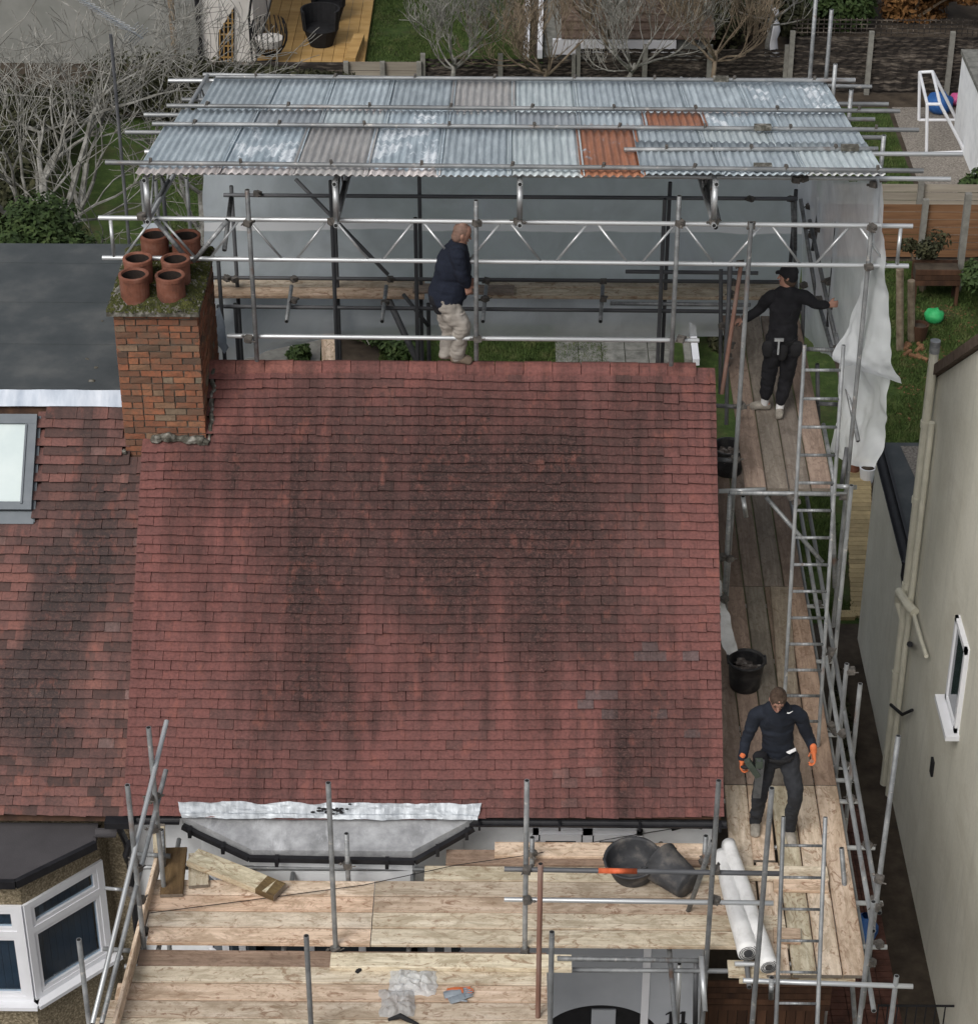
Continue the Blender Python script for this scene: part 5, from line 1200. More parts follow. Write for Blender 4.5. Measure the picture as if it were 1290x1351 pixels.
tub('dark grey tub lying on its side between the wide tub and the white rolls', 'tub', tb_, .155, .205, .40, M['rubber_grey'], rot=(tr2-tb_).to_track_quat('Z', 'Y').to_euler())
def roll(label, a, b, r, seed):
    a, b = Vector(a), Vector(b); pts = []; rad = []; n = 26
    for k in range(n+1):
        t = k/n; q = a+(b-a)*t; q += noise.noise_vector(q*2+Vector((seed, 0, 0)))*.008; pts.append(q); rad.append(r*(.86+.22*t)*(1+.05*noise.noise(Vector((t*9, seed, 0)))))
    t_ = thing('membrane_roll', label, 'roll', (a.x, a.y, a.z-r), 'white membrane rolls on the front deck'); 
    o = MB().tube(pts, rad, 20).build('roll', M['roll'], t_, smooth=True)
    d = (b-a).normalized(); MB().tube([b-d*.01, b+d*.006], [r*.5, r*.45], 14).build('core', M['rubber_grey'], t_)
    sp_ = MB(); q = b+d*.004; u = d.orthogonal().normalized(); v = d.cross(u)
    P = [q+(u*math.cos(k*.5)+v*math.sin(k*.5))*r*(.5+.017*k) for k in range(33)]
    sp_.tube(P, .0035, 4); sp_.build('spiral_edge', M['rubber_grey'], t_)
    # torn loose end
    return t_
roll('white membrane roll nearest the dark tub, ending at the deck edge', at(951, 1128, z=ZD+.12), at(987, 1258, z=ZD+.12), .095, 1)
roll('longer thinner white membrane roll nearest the front ladder', at(961, 1112, z=ZD+.2), at(1014, 1276, z=ZD+.1), .08, 2)
def lump(name, label, cat, cx_, cy_, pxr, z, mat, seed, sy=.6, h=.05, mat2=None, name_part=None):
    c = at(cx_, cy_, z=z); rr = pxr/135
    def fn(u, v):
        x, y = (u-.5)*2*rr, (v-.5)*2*rr*sy; e = 1-max(abs(u-.5), abs(v-.5))*2
        q = Vector((c.x+x, c.y+y, z)); n1 = noise.noise(Vector((x*14+seed, y*14, seed))); q += Vector((n1*.035, noise.noise(Vector((x*11, y*11, seed+4)))*.035, 0))
        q.z += .006+h*min(1, e*2.5)*(.6+.7*noise.noise(Vector((x*20, y*20, seed+2)))) ; return q
    o = grid(fn, 26, 20).build(name, mat); return tag(o, label, cat)
lump('plastic_wrapper', 'crumpled bluish white plastic wrapper on the lower front deck', 'wrapper', 545, 1298, 30, ZL, M['sheet_white'], 4, .75, .08)
lump('plastic_wrapper', 'clear plastic bag with dark scraps near the bottom edge of the lower front deck', 'wrapper', 524, 1325, 22, ZL, M['wrap'], 14, 1.1, .08)
gp = thing('glove_pair', 'pair of grey and orange work gloves lying on the lower front deck', 'gloves', tuple(at(605, 1310, z=ZL)))
def flat_hand(c, ang, s, mat, nm):
    m = MB(); c = Vector(c); d = Vector((math.cos(ang), math.sin(ang), 0)); e = Vector((-d.y, d.x, 0)); Z = Vector((0, 0, 1))
    m.tube([c-d*.10*s, c-d*.03*s, c+d*.03*s], [.036*s, .045*s, .04*s], 8)
    for k, l in enumerate((.07, .085, .08, .06)):
        o = c+d*.03*s+e*(k-1.5)*.02*s; m.tube([o, o+d*l*s*.6+Z*.006, o+d*l*s+e*(k-1.5)*.004], [.012*s, .011*s, .008*s], 6)
    m.tube([c-e*.03*s-d*.02, c-e*.07*s+d*.03*s], [.014*s, .01*s], 6); m.v = [(a, b, ZL+.005+(z_-c.z+.045*s)*.5) for a, b, z_ in m.v]
    return m.build(nm, mat, gp)
c_ = at(603, 1312, z=ZL+.02); flat_hand(c_, .25, 1.25, M['tarp_grey'], 'glove'); flat_hand(c_+Vector((.02, .03, .03)), .1, 1.15, M['glove'], 'glove_palm'); flat_hand(c_+Vector((-.02, .0, .035)), .4, 1.0, M['glove'], 'glove_palm'); flat_hand(c_+Vector((.03, -.05, .01)), .5, 1.1, M['tarp_grey'], 'glove')
st = MB().tube([at(470, 1284, z=ZL+.01), at(477, 1276, z=ZL+.03), at(486, 1274, z=ZL+.035), at(491, 1277, z=ZL+.02), at(495, 1273, z=ZL+.01)], [.018, .03, .026, .03, .016], 7).build('strap', M['black']); tag(st, 'small black crumpled strap near the back edge of the lower deck', 'strap')
st = MB().tube([at(512, 1346, z=ZL+.01), at(528, 1341, z=ZL+.04), at(540, 1347, z=ZL+.02), at(552, 1352, z=ZL+.01)], [.014, .028, .022, .012], 7).build('strap', M['black']); tag(st, 'black crumpled strap at the bottom edge of the photo below the plastic bag', 'strap')
cb = MB().tube([at(197, 1205, z=ZD+.03), at(330, 1188, z=ZD+.03), at(480, 1168, z=ZD+.03), at(600, 1142, z=ZD+.06), at(700, 1128, z=ZD+.1), at(800, 1108, y=.2), at(860, 1098, y=.3), at(905, 1091, y=.3), at(935, 1087, y=.3)], .004, 6).build('cable', M['black']); tag(cb, 'thin dark cable trailing across the front deck up to the white wall', 'cable')
cb = MB().tube([at(886, 1094, y=.3), at(905, 1089, y=.28)], .022, 8).tube([at(905, 1089, y=.3), at(925, 1094, y=.3), at(938, 1086, y=.3), at(930, 1083, y=.3)], .006, 6).build('junction_box', M['black']); tag(cb, 'black cable joint with a loose loop high on the white wall under the gutter', 'cable joint')
bb = at(1140, 1228, z=.25); o = grid(lambda u, v: Vector((bb.x+math.cos(u*6.283)*(.17+.03*noise.noise(Vector((u*5, v*4, 1))))*math.sin(.3+v*2.6), bb.y+math.sin(u*6.283)*(.2+.05*noise.noise(Vector((u*5, v*4, 3))))*math.sin(.3+v*2.6), .5-.48*v)), 20, 14).build('rubble_bag', M['blue'], smooth=True); tag(o, 'blue plastic bag on the ground below the right edge of the deck', 'bag')
gt = thing('side_gate', 'dark brown slatted timber gate closing the passage under the walkway', 'gate', (6.6, 0.9, 0))
zt_ = at(1020, 1305, y=.9).z
for k in range(13): MB().box(5.98+k*.108, 6.08+k*.108, .9, .925, 0.0, zt_-.3+.0*k).build('slat', M['dark_wood'], gt)
for k in range(5): MB().box(5.98, 7.42, .87-.002*k, .895-.002*k, zt_-.3+k*.09, zt_-.225+k*.09).build('rail', M['dark_wood'], gt)
rl = thing('railing', 'thin black metal railing at the bottom right corner beside the cream wall', 'railing', tuple(at(1220, 1351, z=0.6)))
ra, rb2 = at(1158, 1327, z=1.0), at(1290, 1329, z=1.0); rb2 = Vector((9.0, ra.y, 1.0)) if rb2.x > 9 else rb2
MB().bar(ra, rb2, .02, .02).build('rail', M['black'], rl)
k = ra.x
while k < rb2.x: MB().box(k, k+.014, ra.y-.007, ra.y+.007, 0, 1.0).build('bar', M['black'], rl); k += .11

# ================================================================== people
def limb(m, pts, rad, side=(1, 0, 0), n=14, sub=4):
    """elliptical sweep with rounded ends; rad entries (a, b): a along side, b across"""
    pts = [Vector(p) for p in pts]; rad = [r if isinstance(r, tuple) else (r, r) for r in rad]
    K = (len(pts)-1)*sub; P = []; Rr = []
    for k in range(K+1):
        t = k/K; P.append(crom(pts, t)); f = t*(len(pts)-1); i = min(int(f), len(pts)-2); u = f-i
        Rr.append((rad[i][0]*(1-u)+rad[i+1][0]*u, rad[i][1]*(1-u)+rad[i+1][1]*u))
    d0 = (P[1]-P[0]).normalized(); d1 = (P[-1]-P[-2]).normalized(); e0 = min(Rr[0]); e1 = min(Rr[-1])
    pre = [(P[0]-d0*e0*math.sin(a), tuple(x*math.cos(a) for x in Rr[0])) for a in (1.45, 1.1, .6)]
    post_ = [(P[-1]+d1*e1*math.sin(a), tuple(x*math.cos(a) for x in Rr[-1])) for a in (.6, 1.1, 1.45)]
    P = [p for p, _ in pre]+P+[p for p, _ in post_]; Rr = [r for _, r in pre]+Rr+[r for _, r in post_]
    S = Vector(side); b = len(m.v)
    for i, p in enumerate(P):
        d = (P[min(i+1, len(P)-1)]-P[max(i-1, 0)]).normalized(); s = S-d*S.dot(d)
        if s.length < .15: s = d.orthogonal()
        s.normalize(); f = d.cross(s)
        for k in range(n):
            a = 2*math.pi*k/n; m.v.append(tuple(p+s*Rr[i][0]*math.cos(a)+f*Rr[i][1]*math.sin(a)))
    for i in range(len(P)-1):
        for k in range(n): k2 = (k+1) % n; m.f.append((b+i*n+k, b+i*n+k2, b+(i+1)*n+k2, b+(i+1)*n+k))
    m.f.append(tuple(b+k for k in range(n-1, -1, -1))); e = b+(len(P)-1)*n; m.f.append(tuple(e+k for k in range(n)))
def fuse(m, name, mat, parent, vox=.011, folds=0.0, fs_=9, smooth=4, label=None):
    """all limbs grown together into one continuous surface"""
    loc = WP[parent]; m.v = [tuple(Vector(p)-loc) for p in m.v]; me = m.mesh('tmp')
    bm = bmesh.new(); bm.from_mesh(me); bmesh.ops.recalc_face_normals(bm, faces=bm.faces); bm.to_mesh(me); bm.free()
    o = bpy.data.objects.new('tmp', me); COL.objects.link(o)
    r_ = o.modifiers.new('r', 'REMESH'); r_.mode = 'VOXEL'; r_.voxel_size = vox; r_.use_smooth_shade = True
    s = o.modifiers.new('s', 'SMOOTH'); s.iterations = smooth; s.factor = .5
    dg = bpy.context.evaluated_depsgraph_get(); dg.update(); ev = o.evaluated_get(dg); me2 = bpy.data.meshes.new_from_object(ev)
    bpy.data.objects.remove(o)
    if folds:
        for v in me2.vertices:
            q = v.co; a = noise.noise(q*fs_)+.5*noise.noise(Vector((q.x*fs_*.7, q.y*fs_*.7, q.z*fs_*2.6))); v.co = q+v.normal*(a*folds+folds*.45)
    for p in me2.polygons: p.use_smooth = True
    me2.name = name+'_mesh'; me2.materials.clear(); return link(name, me2, mat, parent, loc, label=label)
def hand(m, w, d, nrm, s=1.0, curl=.5, thumb=1, side=None):
    """palm, four unequal bent fingers and a thumb; w wrist, d direction, nrm palm side"""
    w = Vector(w); d = Vector(d).normalized(); nrm = Vector(nrm); nrm = (nrm-d*nrm.dot(d)).normalized(); e = d.cross(nrm)*thumb
    limb(m, [w-d*.02, w+d*.03*s, w+d*.085*s], [(.028*s, .02*s), (.036*s, .019*s), (.041*s, .016*s)], side=e, n=12)
    for k, (l, off) in enumerate(((.068, .031), (.078, .0105), (.073, -.0105), (.058, -.031))):
        b = w+d*.082*s+e*off*s; p1 = b+(d*math.cos(curl*.6)+nrm*math.sin(curl*.6))*l*.45*s; p2 = p1+(d*math.cos(curl*1.4)+nrm*math.sin(curl*1.4))*l*.32*s; p3 = p2+(d*math.cos(curl*2)+nrm*math.sin(curl*2))*l*.23*s
        limb(m, [b, p1, p2, p3], [.0095*s, .009*s, .0082*s, .0068*s], side=e, n=8, sub=2)
    b = w+d*.03*s+e*.03*s; limb(m, [b, b+(e*.7+d*.6+nrm*.3).normalized()*.035*s, b+(e*.55+d*.95+nrm*.5).normalized()*.068*s], [.013*s, .0115*s, .008*s], side=d, n=8, sub=2)
def head(m, c, upv, f, s=1.0):
    c, u, f = Vector(c), Vector(upv).normalized(), Vector(f); f = (f-u*f.dot(u)).normalized(); sd = f.cross(u)
    prof = [(-.115, .030, .030, .035), (-.09, .048, .052, .026), (-.05, .062, .076, .010), (-.01, .071, .088, .002), (.04, .075, .096, -.004), (.085, .066, .084, -.008), (.112, .036, .046, -.010)]
    limb(m, [c+u*h*s+f*o*s for h, a, b, o in prof], [(a*s, b*s) for h, a, b, o in prof], side=sd, n=20, sub=2)
    limb(m, [c+f*.083*s+u*.012*s, c+f*.098*s-u*.018*s, c+f*.105*s-u*.034*s], [.008*s, .011*s, .013*s], side=sd, n=8, sub=2)
    limb(m, [c+f*.074*s+u*.026*s+sd*.045*s, c+f*.084*s+u*.026*s, c+f*.074*s+u*.026*s-sd*.045*s], [.006*s]*3, side=u, n=8, sub=2)
    limb(m, [c+f*.062*s-u*.102*s, c+f*.07*s-u*.094*s], [.018*s, .018*s], side=sd, n=8, sub=2)
    for q in (-1, 1): limb(m, [c+sd*q*.073*s-u*.022*s, c+sd*q*.083*s+u*.002*s-f*.008*s, c+sd*q*.082*s+u*.026*s-f*.012*s], [(.006*s, .011*s), (.007*s, .016*s), (.006*s, .012*s)], side=sd, n=8, sub=2)
    return c, u, f, sd
def face_bits(par, c, u, f, sd, s=1.0):
    for q in (-1, 1):
        e = c+f*.078*s+sd*q*.030*s+u*.006*s; MB().lathe([(0.001, -.007*s), (.009*s, -.004*s), (.011*s, 0), (.009*s, .004*s), (0.001, .007*s)], e, 8).build('eye', M['eye'], par)
        m = MB(); limb(m, [e+u*.018*s-sd*.013*s+f*.006, e+u*.022*s+f*.008, e+u*.018*s+sd*.013*s+f*.004], [.0035*s]*3, n=6, sub=2); m.build('eyebrow', M['hair'], par)
    m = MB(); limb(m, [c+f*.080*s-u*.058*s-sd*.022*s, c+f*.089*s-u*.056*s, c+f*.080*s-u*.058*s+sd*.022*s], [.005*s]*3, n=6, sub=2); m.build('mouth', M['lip'], par)
def hairm(m, c, u, f, sd, s=1.0, grow=.006, low=.015, spiky=0):
    prof = [(low-.03, .070, .066, -.036), (low+.012, .074, .088, -.018), (.04, .077, .094, -.012), (.085, .068, .084, -.012), (.114, .038, .048, -.012)]
    limb(m, [c+u*h*s+f*o*s for h, a, b, o in prof], [((a+grow)*s, (b+grow)*s) for h, a, b, o in prof], side=sd, n=20, sub=3)

def person(label, J, top_mat, leg_mat, shoe_mat, gloves=None, belly=0.0, build_=1.0, hair='hair', sock=False, scalp=None):
    g = J['base']; t = thing('person', label, 'person', g); S = Vector(J['side']).normalized(); F = Vector(J['front']).normalized()
    pel, che, nek, hd = (Vector(J[k]) for k in ('pelvis', 'chest', 'neck', 'head'))
    wai = pel*.5+che*.5+F*belly*.3; B = build_
    m = MB()
    sh = che*.25+nek*.75
    limb(m, [pel-Vector((0, 0, .05)), pel+Vector((0, 0, .04)), wai, che, sh+Vector((0, 0, -.02))], [(.15*B, .105*B), (.155*B, .11*B+belly*.3), (.14*B, .095*B+belly*.5), (.165*B, .11*B+belly*.2), (.13*B, .08*B)], side=S, n=20)
    limb(m, [sh, nek+Vector((0, 0, .02)), hd-Vector(J['hup'])*.05], [.075, .056, .054], side=S)
    c, u, f, sd = head(m, hd, J['hup'], J['look'])
    for q in ('l', 'r'):
        s_, e_, w_ = (Vector(J[k+q]) for k in ('sh', 'el', 'wr'))
        limb(m, [sh*.5+s_*.5, s_, s_*.5+e_*.5, e_, e_*.5+w_*.5, w_], [.06*B, .058*B, .048*B, .039*B, .036*B, .026*B], side=S)
        hand(m, w_, J['hd'+q], J['pn'+q], s=1.0 if not gloves else .93, curl=J.get('cu'+q, .5), thumb=J.get('th'+q, 1))
        h_, k_, a_, to = (Vector(J[k+q]) for k in ('hi', 'kn', 'an', 'to'))
        limb(m, [h_+Vector((0, 0, .04)), h_*.5+k_*.5, k_, k_*.55+a_*.45, a_], [.088*B, .072*B, .056*B, .052*B, .036*B], side=S)
        limb(m, [a_-(to-a_)*.25-Vector((0, 0, .045)), a_*.5+to*.5-Vector((0, 0, .02)), to], [(.034, .03), (.04, .028), (.036, .018)], side=(to-a_).cross(Vector((0, 0, 1))))
    fuse(m, 'body', M['skin'], t, vox=.0085, smooth=2)
    face_bits(t, c, u, f, sd)
    # top
    m = MB()
    limb(m, [pel+Vector((0, 0, -.01)), pel+Vector((0, 0, .05)), wai, che, sh], [(.168*B, .125*B+belly*.6), (.17*B, .13*B+belly), (.158*B, .118*B+belly*1.1), (.185*B, .13*B+belly*.5), (.145*B, .092*B)], side=S, n=22)
    limb(m, [sh, nek+Vector((0, 0, -.005))], [(.085, .075), .068], side=S)
    for q in ('l', 'r'):
        s_, e_, w_ = (Vector(J[k+q]) for k in ('sh', 'el', 'wr'))
        limb(m, [sh*.5+s_*.5, s_, s_*.5+e_*.5, e_, e_*.4+w_*.6, w_-(w_-e_).normalized()*.015], [.078*B, .074*B, .062*B, .053*B, .046*B, .037*B], side=S)
    fuse(m, 'top', M[top_mat], t, folds=.017, smooth=3)
    m = MB()
    limb(m, [pel-Vector((0, 0, .06)), pel+Vector((0, 0, .045))], [(.165*B, .122*B), (.16*B, .118*B+belly*.4)], side=S, n=20)
    for q in ('l', 'r'):
        h_, k_, a_ = (Vector(J[k+q]) for k in ('hi', 'kn', 'an'))
        wc = J.get('cuff', .052)
        limb(m, [h_+Vector((0, 0, .05)), h_*.5+k_*.5, k_, k_*.5+a_*.5, a_+(k_-a_)*(.22 if sock else -.06)], [.106*B, .093*B, .080*B, .070*B, wc+.004], side=S)
    fuse(m, 'trousers', M[leg_mat], t, folds=.018, fs_=12, smooth=3)
    for q in ('l', 'r'):
        a_, to = Vector(J['an'+q]), Vector(J['to'+q]); m = MB(); cr = (to-a_).cross(Vector((0, 0, 1)))
        back = a_-(to-a_)*.28; gz_ = to.z-.012
        limb(m, [Vector((back.x, back.y, gz_+.035)), Vector(((a_.x+to.x)/2, (a_.y+to.y)/2, gz_+.045)), Vector((to.x, to.y, gz_+.025))], [(.047, .042), (.054, .044), (.049, .03)], side=cr)
        limb(m, [a_+Vector((0, 0, -.01)), Vector((a_.x, a_.y, gz_+.04))], [.040, .045])
        fuse(m, 'shoe', M[shoe_mat], t, smooth=2)
        if sock: m = MB(); k_ = Vector(J['kn'+q]); limb(m, [a_-Vector((0, 0, .02)), a_+(k_-a_)*.26], [.046, .047]); fuse(m, 'sock', M['sock'], t, smooth=1)
        if gloves:
            m = MB(); w_ = Vector(J['wr'+q]); dd = Vector(J['hd'+q]).normalized(); hand(m, w_, dd, J['pn'+q], s=1.12, curl=J.get('cu'+q, .5), thumb=J.get('th'+q, 1)); limb(m, [w_-dd*.05, w_+dd*.01], [.036, .034]); fuse(m, 'glove', M[gloves], t, vox=.007, smooth=1)
    if hair: m = MB(); hairm(m, c, u, f, sd); fuse(m, 'hair', M[hair], t, vox=.008, folds=.004, fs_=60, smooth=1)
    return t, (c, u, f, sd)
def V(*a): return Vector(a)
# --- man coming forward along the deck
fR = at(997, 1090, z=ZD+.04); fL = at(1041, 1102, z=ZD+.04); yb_ = (fR.y+fL.y)/2+.02
Pz = lambda px, py, y: at(px, py, y=y)
J = dict(base=(fR.x/2+fL.x/2, yb_, ZD+.004), side=(1, .05, 0), front=(0, -1, 0), pelvis=Pz(1026, 992, yb_+.05), chest=Pz(1025, 949, yb_-.03), neck=Pz(1025, 930, yb_-.10), head=Pz(1026, 924, yb_-.19), hup=(0.02, -.42, .9), look=(-.02, -.8, -.55),
    shl=Pz(997, 944, yb_-.03), ell=Pz(984, 977, yb_-.02), wrl=Pz(979, 1002, yb_-.12), hdl=(-.05, -.15, -1), pnl=(.9, -.1, 0), cul=.95, thl=-1,
    shr=Pz(1054, 943, yb_-.03), elr=Pz(1066, 972, yb_+.04), wrr=Pz(1073, 991, yb_-.05), hdr=(.12, -.1, -1), pnr=(-.9, -.2, 0), cur=.6, thr=1,
    hil=Pz(1012, 1004, yb_+.05), knl=Pz(1003, 1046, yb_-.02), anl=Vector((fR.x, fR.y+.04, ZD+.095)), tol=Vector((fR.x-.02, fR.y-.13, ZD+.02)),
    hir=Pz(1040, 1004, yb_+.05), knr=Pz(1049, 1046, yb_-.16), anr=Vector((fL.x, fL.y+.04, ZD+.095)), tor=Vector((fL.x+.02, fL.y-.13, ZD+.02)))
p3_, (c, u, f, sd) = person('man in a navy sweatshirt and orange gloves walking forward on the deck, looking down', J, 'navy', 'charcoal', 'shoe', gloves='glove', build_=.92)
# chest logo: small white curved tick, set on the sweatshirt
lg = Pz(1042, 940, yb_-.19); m = MB(); cur = [(-.03, -.010), (-.025, .002), (-.01, -.003), (.028, .017), (-.003, -.012), (-.018, -.016)]
m.prism([lg+V(a, 0, b) for a, b in cur], (0, -.004, 0)); m.build('chest_logo', M['logo'], p3_, label='small white tick shaped mark on the chest')
m = MB(); hm = Pz(1043, 992, yb_-.09); m.prism([hm+V(-.04, 0, -.015), hm+V(.05, .02, .02), hm+V(.055, .02, -.005), hm+V(-.01, 0, -.03)], (0, .02, 0)); m.build('shirt_tail', M['logo'], p3_, label='white shirt edge showing below the sweatshirt')
m = MB(); b_ = Pz(1002, 1003, yb_-.10); limb(m, [b_+V(0, 0, .07), b_+V(.01, 0, -.02), b_+V(.01, -.02, -.12)], [(.07, .04), (.075, .045), (.05, .03)]); fuse(m, 'tool_pouch', M['blackcloth'], p3_, folds=.008)
m = MB(); b_ = Pz(1026, 992, yb_+.05); limb(m, [b_+V(-.17, -.02, 0), b_+V(-.09, -.14, -.005), b_+V(.09, -.14, -.005), b_+V(.17, -.02, 0)], [(.012, .022)]*4, side=(0, 1, 0)); m.build('belt', M['black'], p3_, smooth=True)
tl = thing('roofing_tool', 'dark green hand tool with a long flat grey blade, held by the orange gloved man', 'hand tool', tuple(Pz(985, 1012, yb_-.16)))
a_, b_ = Pz(979, 1012, yb_-.17), Pz(1002, 1014, yb_-.2); m = MB(); limb(m, [a_, b_], [.017, .02]); m.build('grip', M['black'], tl, smooth=True)
m = MB(); c0 = Pz(1003, 1010, yb_-.2); m.bar(c0+V(0, 0, .06), Pz(998, 1052, yb_-.2), .075, .035, upv=(0, -1, 0)); m.build('blade', M['steel'], tl)
m = MB(); m.bar(Pz(985, 1003, yb_-.2), Pz(1000, 1024, yb_-.2), .06, .05, upv=(0, -1, 0)); m.box(c0.x-.05, c0.x+.02, c0.y-.03, c0.y+.04, c0.z-.02, c0.z+.06); m.build('tool_body', M['tool_green'], tl)
# --- man on the upper platform, seen from behind
fl_ = at(1006, 538, z=ZU+.03); fr_ = at(1028, 545, z=ZU+.03); yb_ = (fl_.y+fr_.y)/2
J = dict(base=((fl_.x+fr_.x)/2, yb_, ZU+.004), side=(1, .15, 0), front=(-.15, 1, 0), pelvis=Pz(1031, 452, yb_), chest=Pz(1036, 402, yb_+.02), neck=Pz(1039, 381, yb_+.03), head=Pz(1039, 364, yb_+.05), hup=(0, .05, 1), look=(-1, .15, -.15),
    shl=Pz(1015, 392, yb_+.02), ell=Pz(999, 410, yb_+.12), wrl=Pz(982, 421, yb_+.2), hdl=(-.8, .3, -.35), pnl=(0, .3, -1), cul=.7, thl=1,
    shr=Pz(1060, 392, yb_+.02), elr=Pz(1076, 401, yb_+.0), wrr=Pz(1092, 402, yb_+.05), hdr=(1, .1, 0.05), pnr=(0, 1, -.3), cur=.9, thr=1,
    hil=Pz(1020, 464, yb_), knl=Pz(1013, 500, yb_+.03), anl=Vector((fl_.x+.02, fl_.y+.02, ZU+.095)), tol=Vector((fl_.x-.12, fl_.y+.02, ZU+.02)),
    hir=Pz(1042, 464, yb_), knr=Pz(1036, 502, yb_+.04), anr=Vector((fr_.x, fr_.y+.02, ZU+.095)), tor=Vector((fr_.x-.01, fr_.y-.09, ZU+.02)), cuff=.046)
p2_, (c, u, f, sd) = person('man all in black with white socks on the upper platform, back turned, arms out', J, 'blackcloth', 'blackcloth', 'shoe', hair=None, sock=True, build_=.96)
m = MB(); hairm(m, c, u, f, sd, grow=.016, low=.025); limb(m, [c+f*.07+u*.045, c+f*.13+u*.035], [(.06, .012), (.05, .008)], side=sd); fuse(m, 'cap', M['blackcloth'], p2_, vox=.008, smooth=2)
m = MB(); hairm(m, c, u, f, sd, grow=.003, low=-.03); fuse(m, 'hair', M['hair'], p2_, vox=.008, smooth=1)
b_ = Pz(1031, 446, yb_); m = MB()
for k in range(16):
    a0, a1 = 2*math.pi*k/16, 2*math.pi*(k+1)/16; P_ = lambda a: b_+V(math.cos(a)*.175, math.sin(a)*.135, 0); m.bar(P_(a0), P_(a1), .012, .05)
m.build('tool_belt', M['black'], p2_)
for dx, w in ((-.15, .07), (.0, .055), (.15, .075)):
    m = MB(); q = b_+V(dx, -.15 if abs(dx) < .1 else -.08, -.08); limb(m, [q+V(0, 0, .06), q, q+V(0, 0, -.09)], [(w, .03), (w*1.1, .04), (w*.8, .03)]); fuse(m, 'pouch', M['black'], p2_, folds=.006)
m = MB(); q = Pz(1027, 455, yb_-.22); m.tube([q+V(0, 0, .06), q+V(.0, 0, -.12)], .011, 8); m.box(q.x-.05, q.x+.05, q.y-.014, q.y+.014, q.z+.05, q.z+.08); m.build('hammer', M['galv_light'], p2_)
# --- man standing on the ridge behind the guard rail
yb_ = 3.60; zr_ = 8.36
fa_ = Pz(588, 472, yb_+.0); fb_ = Pz(606, 474, yb_-.02); fa_.z = zr_+.03; fb_.z = zr_+.03
J = dict(base=(fa_.x, yb_, fb_.z-.04), side=(.2, -1, 0), front=(1, .2, 0), pelvis=Pz(590, 392, yb_), chest=Pz(599, 344, yb_), neck=Pz(605, 323, yb_), head=Pz(609, 309, yb_), hup=(.28, 0, 1), look=(1, .2, -.35),
    shl=Pz(603, 334, yb_-.17), ell=Pz(608, 360, yb_-.2), wrl=Pz(616, 376, yb_-.14), hdl=(.25, .1, -1), pnl=(-.3, 1, 0), cul=.6, thl=1,
    shr=Pz(600, 332, yb_+.17), elr=Pz(603, 358, yb_+.2), wrr=Pz(618, 368, yb_+.12), hdr=(.7, -.2, -.6), pnr=(0, -1, 0), cur=.6, thr=-1,
    hil=Pz(590, 402, yb_-.08), knl=Pz(609, 430, yb_-.10), anl=Vector((fb_.x-.02, fb_.y-.02, fb_.z+.05)), tol=Vector((fb_.x+.11, fb_.y-.04, fb_.z-.02)),
    hir=Pz(588, 402, yb_+.08), knr=Pz(594, 436, yb_+.08), anr=Vector((fa_.x, fa_.y+.02, fa_.z+.06)), tor=Vector((fa_.x+.13, fa_.y+.02, fa_.z-.01)), cuff=.062)
p1_, (c, u, f, sd) = person('stout man with shaven head, navy jumper and beige trousers standing on the ridge', J, 'navy2', 'khaki', 'boot', hair=None, belly=.055, build_=1.12)
m = MB(); hairm(m, c, u, f, sd, grow=.001, low=.0); fuse(m, 'shaven_hair', M['skin_bald'], p1_, vox=.008, smooth=1)
m = MB(); q = Pz(578, 398, yb_-.1); limb(m, [q+V(-.02, 0, .06), q, q+V(.02, 0, -.10)], [(.08, .05), (.085, .06), (.06, .04)], side=(1, 0, 0)); fuse(m, 'tool_pouch', M['blackcloth'], p1_, folds=.008)

# ================================================================== television aerial
ae = thing('tv_aerial', 'tall thin pole with a many pronged television aerial before the bare tree', 'aerial', tuple(at(155, 320, y=7.3)))
A0, A1 = at(156, 330, y=7.3), at(146, 45, y=7.3); MB().tube([(A1.x, 7.3, A0.z-1.5), A1], .02, 8).build('pole', M['tube_dark'], ae)
b0, b1_ = at(96, -8, y=7.0), at(188, 50, y=7.6); MB().tube([b0, b1_], .012, 6).build('boom', M['galv_light'], ae)
for k in range(15):
    p = b0+(b1_-b0)*((k+.5)/15); e = Vector((.55, -.6, .1)).normalized()*(.10+.006*k) if k < 12 else Vector((.5, -.5, .6)).normalized()*.2
    for zz in (-.02, .02): MB().tube([p-e+V(0, 0, zz), p+e+V(0, 0, zz)], .006, 5).build('element', M['galv_light'], ae)
# ================================================================== trees, hedges
def branch(m, p, d, L, r, depth, rr, upb=.15, spread=.55, nmax=3, seglen=4, minr=.004, sink=None):
    pts = [p]; rad = [r]; q = Vector(p); dd = Vector(d).normalized()
    for k in range(seglen):
        dd = (dd+Vector((rr.gauss(0, .16), rr.gauss(0, .16), rr.gauss(0, .14)+upb*.25))).normalized(); q = q+dd*L/seglen; pts.append(q.copy()); rad.append(max(minr, r*(1-.42*(k+1)/seglen)))
    m.tube(pts, rad, 6 if r > .03 else (4 if r > .012 else 3), cap=False)
    if depth <= 0: return
    n = rr.randint(2, nmax)
    for k in range(n+1):
        i = rr.randint(max(1, seglen//2), seglen) if k else seglen
        ax = Vector((rr.gauss(0, 1), rr.gauss(0, 1), rr.gauss(0, .7)+upb)).normalized()
        nd = (dd+ax*spread*rr.uniform(.7, 1.7)).normalized()
        branch(m, pts[i], nd, L*rr.uniform(.62, .85), rad[i]*rr.uniform(.55, .78), depth-1, rr, upb, spread, nmax, seglen, minr)
